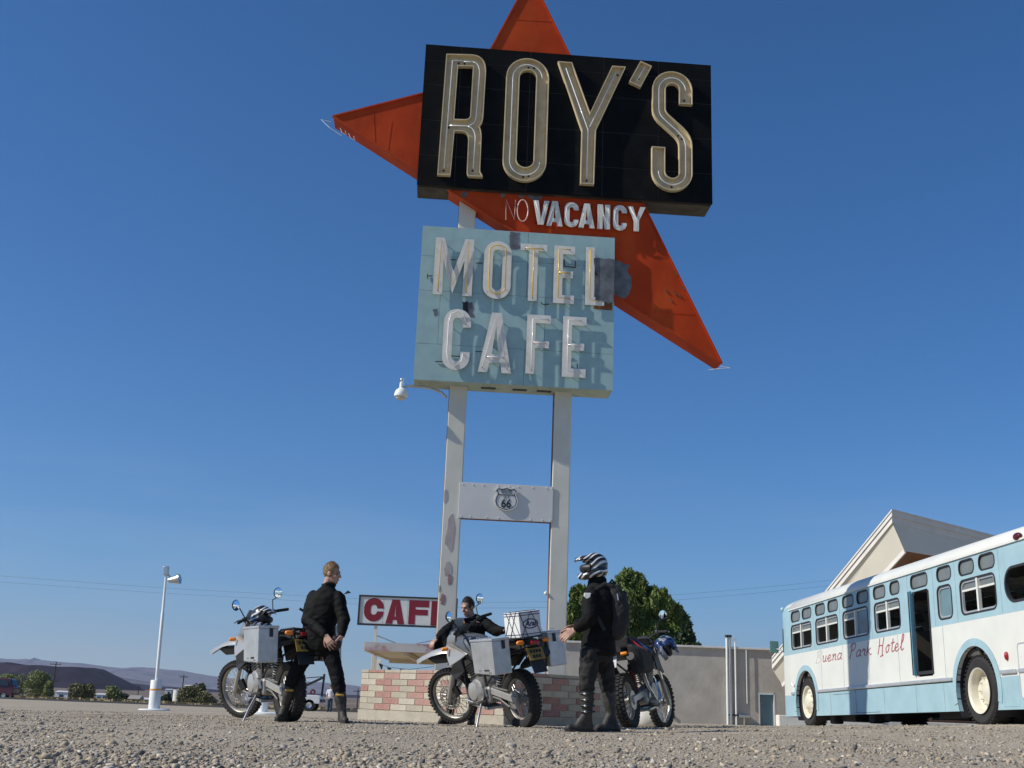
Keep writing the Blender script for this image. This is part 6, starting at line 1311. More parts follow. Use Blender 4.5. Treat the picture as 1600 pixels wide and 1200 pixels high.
# ------------------------------------------------------------------ people
M_skin = mat('skin', (.42, .24, .17), .55, var=.1, scale=25, c2=(.36, .17, .12), cov=.4, sharp=.3)
M_hairb = mat('hair_dark_blond', (.24, .145, .065), .7, var=.35, scale=60); M_haird = mat('hair_dark_brown', (.03, .018, .012), .7, var=.3, scale=60)
M_jacket = mat('black_jacket_cloth', (.0065, .0065, .0065), .75, spec=.15, var=.35, scale=14, bump=.3, bscale=120)
M_trouser = mat('black_trouser_cloth', (.007, .007, .0075), .75, spec=.15, var=.35, scale=14, bump=.3, bscale=120)
M_trouser2 = mat('dark_grey_riding_trousers', (.028, .027, .026), .75, spec=.15, var=.45, scale=14, bump=.3, bscale=120)
M_boot = mat('dusty_black_boot', (.03, .027, .022), .65, var=.3, scale=12, c2=(.12, .105, .08), cov=.48, c2scale=9, sharp=.25)
M_buckle = mat('boot_buckle', (.5, .5, .48), .3, metal=.7); M_yellow = mat('boot_yellow_tab', (.5, .3, .04), .5); M_patchw = mat('white_patch', (.72, .72, .68), .6)
M_eye = mat('eye_dark', (.02, .015, .012), .3); M_lip = mat('lips', (.3, .12, .1), .5); M_glove = mat('black_glove', (.014, .014, .014), .65, var=.3)
def ring(c, rx, ry, yaw=0, n=20, p=2.4):
    out = []
    for i in range(n):
        a = 2*PI*i/n; x, y = math.cos(a), math.sin(a); k = (abs(x)**p+abs(y)**p)**(-1/p); x, y = x*k*rx, y*k*ry
        out.append(c+V(x*math.cos(yaw)-y*math.sin(yaw), x*math.sin(yaw)+y*math.cos(yaw), 0))
    return out
def torso(mb, rows, yaw=0):
    "rows: (centre Vector, half width, half depth) bottom to top"
    mb.loft([ring(rows[0][0]-V(0, 0, .03), rows[0][1]*.8, rows[0][2]*.8, yaw)]+[ring(c, a, b, yaw) for c, a, b in rows]+[ring(rows[-1][0]+V(0, 0, .02), rows[-1][1]*.7, rows[-1][2]*.7, yaw)]); return mb
def hand(mb, wrist, d, nrm, side=1, curl=(.25, .35, .3), spread=.12, sc=1.0):
    "palm, four fingers and a thumb; d = direction of fingers, nrm = back of the hand, side = which side the thumb leaves"
    d = Vector(d).normalized(); n = Vector(nrm); n = (n-d*n.dot(d)).normalized(); r = d.cross(n)*side
    for i, (off, ln) in enumerate(((.031, .074), (.010, .08), (-.011, .075), (-.031, .06))):
        kn = wrist+d*(.088*sc)+r*off*sc; mb.capsule(wrist+d*.01+r*off*.55*sc, kn, .015*sc, .0125*sc); q = kn; dd_ = (d+r*spread*off/.03).normalized(); nn = n
        for j, fr in enumerate((.45, .32, .23)):
            ax_ = dd_.cross(nn); R_ = Matrix.Rotation(-curl[j], 3, ax_); dd_ = R_ @ dd_; nn = R_ @ nn; e = q+dd_*ln*fr*sc*1.15; mb.capsule(q, e, (.0105-.0008*j)*sc, (.0098-.001*j)*sc, 8); q = e
    b0 = wrist+d*.025*sc+r*.022*sc; b1 = b0+(d*.6+r*.8-n*.25).normalized()*.04*sc; b2 = b1+(d*.85+r*.45-n*.3).normalized()*.032*sc; b3 = b2+(d+r*.15-n*.3).normalized()*.026*sc
    mb.capsule(b0, b1, .016*sc, .0125*sc); mb.capsule(b1, b2, .0118*sc, .0105*sc); mb.capsule(b2, b3, .0105*sc, .0085*sc)
def head(mb, R, c):
    T = lambda x, y, z: c+R @ V(x, y, z)
    def bl(x, y, z, rx, ry, rz): mb.ball(T(x, y, z), (rx, ry, rz), 9, 0, R)
    bl(0, -.012, .03, .073, .094, .1); bl(0, .028, -.035, .056, .066, .085); bl(0, .068, -.098, .026, .022, .022); bl(0, .05, -.075, .045, .04, .035)
    mb.capsule(T(0, .09, .012), T(0, .112, -.028), .01, .014); mb.capsule(T(-.034, .078, .03), T(.034, .078, .03), .014, .014); bl(0, .088, -.066, .023, .011, .011)
    for s in (1, -1): bl(s*.076, -.008, -.008, .011, .026, .034); bl(s*.042, .058, -.03, .022, .026, .026)
    mb.capsule(T(0, -.022, -.06), T(0, -.04, -.2), .056, .062)
def face_bits(t, R, c, org):
    T = lambda x, y, z: c+R @ V(x, y, z)-org
    for s in (1, -1):
        MB().ball(T(s*.031, .077, .008), (.012, .008, .006), 6, 0, R).build('eye', M_eye, t, smooth=60)
        MB().capsule(T(s*.016, .09, .027), T(s*.048, .082, .029), .005, .004, 6).build('eyebrow', M_haird, t, smooth=60)
    MB().capsule(T(-.02, .095, -.066), T(.02, .095, -.066), .0045, .0045, 6).build('lips', M_lip, t, smooth=60)
def hair(t, R, c, org, m, low=-.05, fringe=.07):
    g = MB().ball((0, -.016, .033), (.0785, .0965, .1045), 18); keep = []
    for f in g.f:
        p = sum((g.v[i] for i in f), V(0, 0, 0))/len(f)
        if p.y > .045 and p.z < fringe: continue
        if p.z < low or (p.y > .018 and p.z < -.01 and abs(p.x) < .2) or (p.y > -.03 and p.z < .02 and p.y < .02 and abs(p.x) > .06 and p.z < -.03): continue
        keep.append(f)
    g.f = keep; g.m = [0]*len(keep)
    g.v = [p*(1+.045*noise.noise(p*38)+.03*noise.noise(p*90)) for p in g.v]; g.v = [c+R @ p-org for p in g.v]; o = g.build('hair', m, t, smooth=70)
    md = o.modifiers.new('s', 'SOLIDIFY'); md.thickness = .012; md.offset = -1
    rg = random.Random(5); s = MB(); up = R @ V(0, -.35, .6)
    for k in range(1400):
        f = rg.choice(g.f); a, b_ = rg.random(), rg.random(); p = g.v[f[0]].lerp(g.v[f[1]], a).lerp(g.v[f[-1]], b_*.9); n_ = (p-(c-org)).normalized()
        d = (n_*.55+up*.4+V(rg.uniform(-.6, .6), rg.uniform(-.6, .6), rg.uniform(-.6, .6))).normalized()*rg.uniform(.012, .024); q = d.cross(n_); q = q.normalized()*.0022 if q.length > 1e-6 else V(.002, 0, 0)
        s.add([p-q-n_*.004, p+q-n_*.004, p+d], [(0, 1, 2)])
    o2 = s.build('hair_strands', m, o, fix=False); o2['kind'] = 'stuff'
def boot(t, org, knee, ankle, heel, toe, m=M_boot, top=.62, rk=.062, buck=True, tab=False):
    knee, ankle, heel, toe = (Vector(p) for p in (knee, ankle, heel, toe)); tp = ankle.lerp(knee, top); g = MB(); f = (toe-heel).normalized()
    g.capsule(tp, ankle.lerp(knee, .4), rk, rk*.98); g.capsule(ankle.lerp(knee, .4), ankle, rk*.96, .05); g.capsule(ankle, heel+f*.05+V(0, 0, .045), .05, .045); g.capsule(heel+f*.04+V(0, 0, .045), toe-f*.05+V(0, 0, .04), .043, .04); g.capsule(toe-f*.12+V(0, 0, .038), toe-f*.04+V(0, 0, .033), .046, .033); g.capsule(ankle+f*.02, toe-f*.13+V(0, 0, .045), .048, .042)
    me = skinned(g, .012, 'boot', 3); wrinkle(me, .004, 16, knee.x); o = link(me, 'boot', m, t, org)
    s = MB(); r = f.cross(V(0, 0, 1)).normalized(); out = []
    for a, w_ in ((0, .032), (.05, .042), (.12, .038), (.2, .046), (.26, .04), (.3, .018)): out.append((heel+f*a*((toe-heel).length/.3)+r*w_, heel+f*a*((toe-heel).length/.3)-r*w_))
    poly = [p[0] for p in out]+[p[1] for p in out[::-1]]; z = min(p.z for p in (heel, toe)); s.prism([V(p.x, p.y, z)-org for p in poly], (0, 0, .03)); s.build('sole', M_rubber, o)
    if buck:
        side = V(-.35, -1, 0).normalized(); ax_ = (tp-ankle).normalized()
        for k in (.12, .35, .58, .82):
            c = ankle.lerp(tp, k); q = []
            for i in range(9): a = -1.5+3.0*i/8; q.append(c+(Matrix.Rotation(a, 3, ax_) @ side)*(rk*1.06)-org)
            MB().tube(q, .011, 6).build('boot_strap', M_blackpl, o, smooth=60); MB().ball(c+side*(rk*1.08)-org, (.018, .012, .014), 6).build('buckle', M_buckle, o)
    if tab:
        c = ankle.lerp(tp, .8); sd = V(.1, -1, 0).normalized(); q = [c+(Matrix.Rotation(a, 3, 'Z') @ sd)*(rk*1.1)-org for a in (-.6, -.3, 0, .3, .6)]; MB().tube(q, .012, 6).build('yellow_tab', M_yellow, o, smooth=60)
    return o
def garment(t, g, voxel, nm, m, org, amp=.008, scale=9, seed=0, it=3, aniso=(1, 1, 1)):
    me = skinned(g, voxel, nm, it); wrinkle(me, amp, scale, seed, aniso=aniso); return link(me, nm, m, t, org)
# ---- man on the left: bareheaded, hands held in front, head turned to the right
def man_left():
    Y = 13.9; A = lambda px, py, dy=0: at(px, py, Y+dy); z0 = lambda p: gz(p.x, p.y)
    fl, fr = A(444, 1126, .12), A(538, 1131, -.12); base = V((fl.x+fr.x)/2, Y, gz((fl.x+fr.x)/2, Y))
    t = thing('person', 'bareheaded man in black jacket and boots standing beside the left motorcycle', 'person', base)
    hc = A(519, 896.5); R = basis((.93, -.2, -.1), (.06, 0, 1)); neck = A(512, 917)
    sl, sr = A(488, 930, .06), A(528, 931, -.04); el, er = A(481, 968, -.06), A(537, 968, -.14); wl, wr = A(509, 993, -.3), A(533.5, 995, -.26)
    hl, hr = A(484, 1012, .03), A(514, 1013, -.02); kl, kr = A(459, 1056, -.02), A(528, 1062, -.1); al, ar = A(445, 1107, .1), A(535, 1115, -.1)
    heel_l, toe_l = V(al.x+.02, al.y+.06, 0), V(al.x-.05, al.y-.22, 0); heel_r, toe_r = V(ar.x-.03, ar.y+.07, 0), V(ar.x+.08, ar.y-.2, 0)
    for p in (heel_l, toe_l, heel_r, toe_r): p.z = gz(p.x, p.y)+.005
    b = MB(); head(b, R, hc)
    torso(b, [(A(499, 1015), .15, .1), (A(500, 985), .14, .1), (A(504, 955), .14, .09), (A(508, 935), .12, .07), (A(512, 918), .06, .055)])
    b.chain([(sl, .05), (el, .042), (wl, .027)]); b.chain([(sr, .05), (er, .042), (wr, .027)]); hand(b, wl, (.55, -.35, -.75), (-.35, -.9, .15), 1, (.3, .35, .3), .3, 1.08); hand(b, wr, (-.45, -.3, -.85), (.75, -.6, 0), -1, (.5, .5, .4))
    b.chain([(hl, .08), (kl, .055), (al, .035)]); b.chain([(hr, .08), (kr, .055), (ar, .035)])
    for a_, h_, q in ((al, heel_l, toe_l), (ar, heel_r, toe_r)): b.capsule(h_+V(0, 0, .04), q.lerp(h_, .2)+V(0, 0, .035), .032, .028)
    link(skinned(b, .0068, 'body', 2), 'body', M_skin, t, base); face_bits(t, R, hc, base); hair(t, R, hc, base, M_hairb)
    j = MB(); torso(j, [(A(498, 1016), .2, .15), (A(497, 1003), .215, .155), (A(499, 980), .195, .14), (A(503, 955), .205, .15), (A(507, 935), .2, .135), (A(510, 925), .15, .1), (A(512, 917), .082, .075)], -.25)
    j.chain([(sl+V(.01, 0, -.02), .082), (el, .078), (wl+(el-wl).normalized()*.04, .05)]); j.chain([(sr+V(0, 0, -.02), .085), (er, .076), (wr+(er-wr).normalized()*.035, .05)])
    j.chain([(neck+V(-.05, 0, .02), .03), (neck+V(.0, -.05, .03), .028), (neck+V(.06, -.04, .02), .03), (neck+V(.07, .03, .03), .03), (neck+V(0, .06, .05), .03), (neck+V(-.05, 0, .02), .03)])
    garment(t, j, .012, 'jacket', M_jacket, base, .013, 5, 1, aniso=(1, 1, 1.7))
    c = A(537, 926, -.1)-base; MB().prism([c+V(0, 0, -.02), c+V(.05, 0, .03), c+V(.09, -.02, .0)], (0, .01, 0)).build('collar_tip', M_jacket, t); c = A(471.5, 953, 0)-base; MB().box(c, (.06, .02, .03), Matrix.Rotation(.5, 3, 'Y')).build('sleeve_strap', M_jacket, t)
    p = MB(); torso(p, [(A(499, 1022), .16, .125), (A(499, 1008), .175, .13), (A(499, 996), .17, .125)], -.2)
    p.chain([(hl, .105), (hl.lerp(kl, .5), .098), (kl, .078), (kl.lerp(al, .25), .08)]); p.chain([(hr, .105), (hr.lerp(kr, .5), .096), (kr, .08), (kr.lerp(ar, .3), .082)])
    garment(t, p, .012, 'trousers', M_trouser, base, .011, 6, 4, aniso=(1, 1, 1.8))
    boot(t, base, kl, al, heel_l, toe_l, top=.7, rk=.072, buck=False, tab=True); boot(t, base, kr, ar, heel_r, toe_r, top=.68, rk=.072, buck=False, tab=True)
    bc = (wl+wr)/2+V(.025, .03, -.075); bt = thing('held_bundle', 'dark reddish brown bundle held in both hands by the bareheaded standing man', 'bundle', bc)
    g = MB().ball((0, 0, 0), (.075, .065, .085), 14); g.v = [v_*(1+.12*noise.noise(v_*16)) for v_ in g.v]; g.build('bundle', mat('brown_leather', (.03, .01, .008), .6, var=.3, scale=14), bt, smooth=80)
man_left()
# ---- man in the middle, behind the motorcycle, pulling a jacket on
def man_mid():
    Y = 16.1; A = lambda px, py, dy=0: at(px, py, Y+dy)
    hc = A(731, 949); R = basis((-.62, -.72, -.34), (-.1, -.15, 1)); sl, sr = A(715, 975), A(756, 973, .05); fl, fr = A(697, 1131), A(735, 1134)
    base = V((fl.x+fr.x)/2, Y, gz((fl.x+fr.x)/2, Y)); t = thing('person', 'dark haired man bending over behind the middle motorcycle with a black jacket on one arm', 'person', base)
    el, wl = A(697, 985, -.1), A(683, 998, -.2); er, wr = A(776, 986, -.1), A(788, 985, -.3); hl, hr = A(720, 1042, .1), A(748, 1042, .1); kl, kr = A(706, 1086, -.05), A(742, 1086, -.05); al, ar = A(703, 1118, .05), A(737, 1118, .02)
    hL, tL = V(al.x+.06, al.y+.05, 0), V(al.x-.14, al.y-.18, 0); hR, tR = V(ar.x+.01, ar.y+.08, 0), V(ar.x-.02, ar.y-.2, 0)
    for p in (hL, tL, hR, tR): p.z = gz(p.x, p.y)+.005
    b = MB(); head(b, R, hc); torso(b, [(A(734, 1042, .1), .15, .1), (A(735, 1010, .08), .14, .1), (A(736, 985, .05), .17, .11), (A(736, 972), .14, .08)])
    b.chain([(hc+R @ V(0, -.03, -.12), .055), (A(736, 974), .06)]); b.chain([(sl, .05), (el, .042), (wl, .027)]); b.chain([(sr, .05), (er, .042), (wr, .027)]); hand(b, wl, (-.5, -.5, -.5), (-.5, -.6, .5), 1, (.5, .5, .4)); hand(b, wr, (.9, -.3, .1), (0, -.3, .95), -1, (.25, .3, .3))
    b.chain([(hl, .08), (kl, .055), (al, .035)]); b.chain([(hr, .08), (kr, .055), (ar, .035)])
    for h_, q in ((hL, tL), (hR, tR)): b.capsule(h_+V(0, 0, .04), q.lerp(h_, .2)+V(0, 0, .035), .032, .028)
    link(skinned(b, .0068, 'body', 2), 'body', M_skin, t, base); face_bits(t, R, hc, base); hair(t, R, hc, base, M_haird, -.04, .078)
    j = MB(); torso(j, [(A(735, 1048, .1), .19, .14), (A(735, 1020, .08), .18, .14), (A(736, 992, .05), .2, .15), (A(737, 978), .18, .12), (A(738, 969, .03), .1, .08)]); j.chain([(sl, .085), (el, .075), (wl+(el-wl).normalized()*.05, .05)]); j.chain([(sr, .085), (er, .075), (wr+(er-wr).normalized()*.03, .05)])
    j.chain([(A(727, 968, -.08), .03), (A(748, 965, 0), .035), (A(741, 962, .1), .03)])
    garment(t, j, .012, 'jacket', M_jacket, base, .012, 8, 9)
    # glove on the far hand and the loose jacket hanging from the near arm
    g = MB(); hand(g, wr, (.9, -.3, .1), (0, -.3, .95), -1, (.25, .3, .3), .2, 1.18); link(skinned(g, .008, 'glove', 2), 'glove', M_glove, t, base)
    g = MB(); rows = []
    top = [A(716, 968, -.1), A(706, 976, -.14), A(697, 983, -.17), A(689, 990, -.2), A(681, 996, -.22)]; bot = [A(722, 1022, -.1), A(710, 1024, -.16), A(699, 1025, -.2), A(688, 1023, -.22), A(677, 1018, -.22)]
    ra = []
    for k in range(9):
        f = k/8; ra.append([a.lerp(c, f)+V(0, .05*math.sin(i*2.1+f*2)*(.3+f)-.03, 0) for i, (a, c) in enumerate(zip(top, bot))])
    n = 5; off = V(.0, .05, 0); g.v = [p for r in ra for p in r]+[p+off for r in ra for p in r]; K = 45
    for L_ in (0, K):
        for i in range(8):
            for q in range(4): g.f.append((L_+i*n+q, L_+i*n+q+1, L_+(i+1)*n+q+1, L_+(i+1)*n+q)); g.m.append(0)
    for i in range(8):
        for q in (0, 4): g.f.append((i*n+q, (i+1)*n+q, K+(i+1)*n+q, K+i*n+q)); g.m.append(0)
    for q in range(4):
        for i in (0, 8): g.f.append((i*n+q, i*n+q+1, K+i*n+q+1, K+i*n+q)); g.m.append(0)
    bm_ = skinned(g, .012, 'loose_jacket', 4); wrinkle(bm_, .014, 8, 3); link(bm_, 'loose_jacket', M_jacket, t, base)
    p = MB(); torso(p, [(A(734, 1050, .1), .15, .12), (A(734, 1036, .1), .165, .125)]); p.chain([(hl, .1), (kl, .08), (kl.lerp(al, .35), .075)]); p.chain([(hr, .1), (kr, .08), (kr.lerp(ar, .35), .075)]); garment(t, p, .013, 'trousers', M_trouser, base, .009, 9, 6)
    boot(t, base, kl, al, hL, tL, top=.75, rk=.066, buck=False); boot(t, base, kr, ar, hR, tR, top=.75, rk=.066, buck=False)
man_mid()
# ---- helmeted man on the right, facing left
def man_right():
    Y = 12.7; A = lambda px, py, dy=0: at(px, py, Y+dy)
    fl, fr = A(905, 1138, -.1), A(953, 1139, .06); base = V((fl.x+fr.x)/2, Y, gz((fl.x+fr.x)/2, Y)); t = thing('person', 'man wearing a black and white helmet, black jacket and tall boots, facing left', 'person', base)
    hc = A(928, 887); R = basis((-.985, -.12, -.04), (.0, 0, 1)); sn, sf = A(924, 927, -.14), A(938, 925, .17); en, ef = A(921, 968, -.24), A(926, 966, .2); wn, wf = A(898, 984, -.22), A(899, 979, .02)
    hn, hf = A(922, 1022, -.1), A(942, 1022, .1); kn, kf = A(917, 1066, -.12), A(949, 1068, .1); an, af = A(918, 1117, -.1), A(955, 1118, .1)
    hN, tN = V(an.x+.07, an.y+.03, 0), V(an.x-.24, an.y-.05, 0); hF, tF = V(af.x+.09, af.y+.03, 0), V(af.x-.19, af.y-.1, 0)
    for p in (hN, tN, hF, tF): p.z = gz(p.x, p.y)+.005
    b = MB(); head(b, R, hc); torso(b, [(A(934, 1024), .11, .15), (A(935, 990), .1, .14), (A(934, 955), .11, .16), (A(932, 925), .09, .16), (A(932, 912), .06, .07)]); b.chain([(sn, .05), (en, .042), (wn, .027)]); b.chain([(sf, .05), (ef, .042), (wf, .027)])
    hand(b, wn, (-.8, -.1, -.55), (-.3, -.9, .35), 1, (.25, .3, .25), .12, 1.12); hand(b, wf, (-.9, .05, -.3), (-.2, .5, .85), -1, (.3, .35, .3), .1, 1.1)
    b.chain([(hn, .08), (kn, .055), (an, .035)]); b.chain([(hf, .08), (kf, .055), (af, .035)])
    for h_, q in ((hN, tN), (hF, tF)): b.capsule(h_+V(0, 0, .04), q.lerp(h_, .2)+V(0, 0, .035), .032, .028)
    link(skinned(b, .0068, 'body', 2), 'body', M_skin, t, base); face_bits(t, R, hc, base)
    helmet(t, R, hc+V(-.005, 0, .0), M_hstripe, 1.05)
    j = MB(); torso(j, [(A(935, 1021), .19, .2), (A(935, 1010), .195, .2), (A(936, 985), .165, .18), (A(937, 958), .175, .2), (A(936, 932), .165, .205), (A(935, 920), .13, .16), (A(934, 910), .105, .105), (A(933, 902), .095, .095)])
    j.chain([(sn+V(0, 0, -.02), .092), (en, .085), (wn+(en-wn).normalized()*.05, .056)]); j.chain([(sf+V(0, 0, -.02), .092), (ef, .085), (wf+(ef-wf).normalized()*.05, .056)]); garment(t, j, .012, 'jacket', M_jacket, base, .013, 5, 14, aniso=(1, 1, 1.7))
    c = A(919.5, 930, -.25); g = MB().prism([c+V(-.045, -.0, .025)-base, c+V(.03, -.0, .025)-base, c+V(.02, -.0, -.02)-base, c+V(-.015, -.0, -.04)-base, c+V(-.05, .0, -.01)-base], (0, .05, 0)); g.build('sleeve_badge', M_patchw, t, bevel=.006)
    p = MB(); torso(p, [(A(932, 1030), .155, .16), (A(933, 1018), .165, .17)]); p.chain([(hn, .112), (hn.lerp(kn, .5), .106), (kn, .09), (kn.lerp(an, .15), .088)]); p.chain([(hf, .112), (hf.lerp(kf, .5), .106), (kf, .09), (kf.lerp(af, .15), .086)]); garment(t, p, .012, 'trousers', M_trouser2, base, .016, 8, 22, aniso=(1, 1, 2))
    boot(t, base, kn, an, hN, tN, top=.78, rk=.074); boot(t, base, kf, af, hF, tF, top=.78, rk=.074, buck=False)
    # backpack
    bp = A(966, 955, .0); bk = thing('backpack', 'black backpack worn on the back of the helmeted man', 'backpack', bp)
    g = MB(); g.loft([ring(A(px, py)-V(0, 0, 0), a, c_, 0, 20, 3) for px, py, a, c_ in ((960, 1000, .05, .1), (962, 994, .09, .15), (966, 975, .115, .17), (966, 950, .12, .175), (962, 930, .105, .165), (957, 917, .075, .13), (954, 911, .03, .07))]); me = skinned(g, .012, 'pack', 3); wrinkle(me, .01, 9, 31); link(me, 'pack', M_cordura, bk, bp)
    g = MB().ball(A(962, 945)+V(.09, 0, 0)-bp, (.05, .12, .16), 10); g.build('front_pocket', M_cordura, bk, smooth=60)
    for s in (-.13, .12): MB().tube([A(957, 917, s)-bp, A(945, 913, s)-bp, A(927, 925, s*1.5)-bp, A(925, 948, s*1.75)-bp, A(945, 985, s*1.5)-bp], .018, 6, flat=1.6).build('shoulder_strap', M_cordura, bk, smooth=60)
    MB().tube([A(962, 922, -.1)-bp, A(965, 930, -.17)-bp, A(966, 938, -.19)-bp], .008, 6).build('zip_pull', M_buckle, bk)
    MB().tube([A(952, 913)-bp, A(956, 906)-bp, A(962, 913)-bp], .014, 6).build('grab_loop', M_cordura, bk, smooth=60)
man_right()
# ---- distant person by the tow truck
def man_far():
    Y = 82; A = lambda px, py, dy=0: at(px, py, Y+dy); f = gpt(513, Y); t = thing('person', 'distant person in white shirt and blue jeans beside the tow truck', 'person', f)
    z = lambda h: V(f.x, f.y, f.z+h); b = MB(); b.ball(z(1.68), (.09, .1, .12), 8); b.chain([(z(1.58), .06), (z(1.45), .07)]); torso(b, [(z(.95), .15, .1), (z(1.2), .14, .1), (z(1.42), .18, .1), (z(1.5), .08, .06)])
    for s in (1, -1): b.chain([(z(1.42)+V(s*.19, 0, 0), .05), (z(1.15)+V(s*.25, -.05, 0), .04), (z(.95)+V(s*.12-.08, -.2, 0), .03)]); b.chain([(z(.92)+V(s*.09, 0, 0), .08), (z(.5)+V(s*.1, -.02, 0), .06), (z(.08)+V(s*.1, 0, 0), .045)]); hand(b, z(.95)+V(s*.12-.08, -.2, 0), (-.5, -.5, -.4), (0, -.6, .6))
    link(skinned(b, .02, 'body', 2), 'body', M_skin, t, f)
    g = MB(); torso(g, [(z(.92), .19, .14), (z(1.2), .18, .14), (z(1.42), .2, .13), (z(1.5), .1, .09)])
    for s in (1, -1): g.chain([(z(1.42)+V(s*.18, 0, 0), .085), (z(1.18)+V(s*.24, -.05, 0), .075)])
    garment(t, g, .02, 'shirt', mat('white_shirt', (.72, .72, .72), .8), f, .012, 6, 3)
    g = MB(); torso(g, [(z(.85), .16, .13), (z(.97), .16, .13)])
    for s in (1, -1): g.chain([(z(.9)+V(s*.08, 0, 0), .11), (z(.5)+V(s*.1, -.02, 0), .09), (z(.1)+V(s*.1, 0, 0), .075)])
    garment(t, g, .02, 'jeans', mat('blue_jeans', (.03, .055, .1), .8), f, .01, 7, 5)
    for s in (1, -1): MB().capsule(z(.05)+V(s*.1, .05, 0), z(.04)+V(s*.1-.03, -.16, 0), .05, .04).translate if False else MB().capsule(z(.05)+V(s*.1, .05, 0)-f, z(.04)+V(s*.1-.03, -.16, 0)-f, .05, .04).build('shoe', M_dark, t, smooth=60)
    MB().ball(z(1.73)-f, (.1, .11, .09), 8).build('hair', M_haird, t, smooth=60)
man_far()
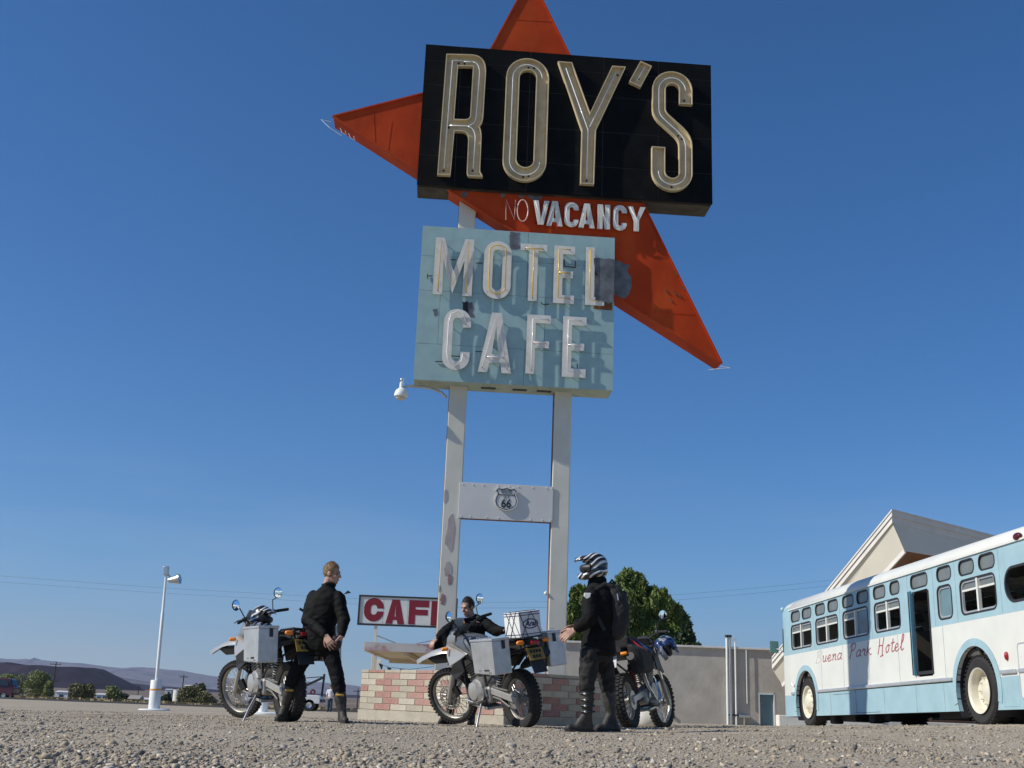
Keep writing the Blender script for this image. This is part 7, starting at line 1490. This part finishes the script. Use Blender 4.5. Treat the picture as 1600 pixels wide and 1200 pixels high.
# ------------------------------------------------------------------ loose gravel: one mass of small stones
def gravel():
    rng = np.random.RandomState(12); N = 125000
    # more stones near the camera; fan-shaped area in front of it
    Y = 3.6+(22-3.6)*rng.rand(N)**1.55; X = (rng.rand(N)*2-1)*(.62*Y+.8)
    keep = np.array([(lambda q: q > .0 or rng.rand() < .42+.6*q+.3)(noise.noise(Vector((x*.55, y*.3, 2)))+.5*noise.noise(Vector((x*1.7, y*.9, 8)))+.1) for x, y in zip(X, Y)]); X, Y = X[keep], Y[keep]; N = len(X)
    S = np.exp(rng.normal(-5.3, .5, N)); S = np.clip(S, .0025, .027); S *= np.where(Y > 11, 1.12, 1.0)
    t = (1+5**.5)/2; ico = np.array([(-1, t, 0), (1, t, 0), (-1, -t, 0), (1, -t, 0), (0, -1, t), (0, 1, t), (0, -1, -t), (0, 1, -t), (t, 0, -1), (t, 0, 1), (-t, 0, -1), (-t, 0, 1)])/1.9
    icf = np.array([(0, 11, 5), (0, 5, 1), (0, 1, 7), (0, 7, 10), (0, 10, 11), (1, 5, 9), (5, 11, 4), (11, 10, 2), (10, 7, 6), (7, 1, 8), (3, 9, 4), (3, 4, 2), (3, 2, 6), (3, 6, 8), (3, 8, 9), (4, 9, 5), (2, 4, 11), (6, 2, 10), (8, 6, 7), (9, 8, 1)])
    oc = np.array([(1, 0, 0), (-1, 0, 0), (0, 1, 0), (0, -1, 0), (0, 0, 1), (0, 0, -1)], float); ocf = np.array([(0, 2, 4), (2, 1, 4), (1, 3, 4), (3, 0, 4), (2, 0, 5), (1, 2, 5), (3, 1, 5), (0, 3, 5)])
    V_ = []; F_ = []; T_ = []; base = 0
    big = (S*8/Y) > .014
    for sel, bv, bf in ((big, ico, icf), (~big, oc, ocf)):
        idx = np.nonzero(sel)[0]; n = len(idx); k = len(bv)
        v = bv[None]*(1+.34*rng.normal(size=(n, k, 1)).clip(-1.3, 1.3)); v = v*np.stack([1+.5*rng.rand(n), .8+.4*rng.rand(n), .45+.4*rng.rand(n)], 1)[:, None]
        a = rng.rand(n)*6.283; c, s = np.cos(a), np.sin(a); x = v[..., 0]*c[:, None]-v[..., 1]*s[:, None]; y = v[..., 0]*s[:, None]+v[..., 1]*c[:, None]
        tl = rng.normal(0, .3, n); z = v[..., 2]+x*tl[:, None]; P = np.stack([x, y, z], 2)*S[idx][:, None, None]
        gzv = np.array([gz(X[i], Y[i])+.018*noise.noise(Vector((X[i]*1.3, Y[i]*1.3, 0)))+.03*noise.noise(Vector((X[i]*.4, Y[i]*.4, 5)))*(1 if abs(X[i]) > 3 or Y[i] < 10 else .4) for i in idx])
        P[..., 0] += X[idx][:, None]; P[..., 1] += Y[idx][:, None]; P[..., 2] += (gzv+S[idx]*.15)[:, None]
        V_.append(P.reshape(-1, 3)); F_.append((bf[None]+(np.arange(n)*k)[:, None, None]).reshape(-1, 3)+base); T_.append(np.repeat(rng.rand(n), len(bf))); base += n*k
    vv = np.concatenate(V_); ff = np.concatenate(F_); tt = np.concatenate(T_)
    me = bpy.data.meshes.new('gravel'); me.vertices.add(len(vv)); me.vertices.foreach_set('co', vv.astype(np.float32).ravel()); me.loops.add(len(ff)*3); me.loops.foreach_set('vertex_index', ff.astype(np.int32).ravel())
    me.polygons.add(len(ff)); me.polygons.foreach_set('loop_start', np.arange(len(ff), dtype=np.int32)*3); me.update(calc_edges=True); me.validate()
    at_ = me.attributes.new('tone', 'FLOAT', 'FACE'); at_.data.foreach_set('value', tt[:len(me.polygons)].astype(np.float32))
    m = bpy.data.materials.new('gravel_stone'); m.use_nodes = True; n = m.node_tree.nodes; l = m.node_tree.links; b = n['Principled BSDF']; b.inputs['Roughness'].default_value = .9; b.inputs['Specular IOR Level'].default_value = .25
    A = n.new('ShaderNodeAttribute'); A.attribute_name = 'tone'; r = n.new('ShaderNodeValToRGB'); e = r.color_ramp.elements; e[0].color = (.13, .12, .11, 1); e[1].color = (.62, .57, .48, 1)
    for p, c in ((.18, (.235, .2, .155)), (.45, (.39, .32, .225)), (.62, (.44, .35, .24)), (.72, (.28, .265, .245)), (.9, (.48, .41, .31))): q = e.new(p); q.color = (*c, 1)
    l.new(A.outputs['Fac'], r.inputs[0]); l.new(r.outputs[0], b.inputs['Base Color']); me.materials.append(m)
    o = bpy.data.objects.new('gravel', me); col.objects.link(o); o['kind'] = 'stuff'; o['label'] = 'loose grey and tan gravel covering the lot'
gravel()
# ------------------------------------------------------------------ desert air
hz = MB().box((0, 9000, 400), (44000, 26000, 1640)); o = hz.build('haze', mat('air_box', (.8, .8, .8))); o['kind'] = 'stuff'; o.data.materials.clear()
m = bpy.data.materials.new('haze_air'); m.use_nodes = True; n = m.node_tree.nodes; n.clear(); ou = n.new('ShaderNodeOutputMaterial'); pv = n.new('ShaderNodeVolumePrincipled')
pv.inputs['Color'].default_value = (.62, .77, 1.0, 1); pv.inputs['Density'].default_value = 4.2e-5; pv.inputs['Anisotropy'].default_value = .2
m.node_tree.links.new(pv.outputs[0], ou.inputs['Volume']); o.data.materials.append(m)
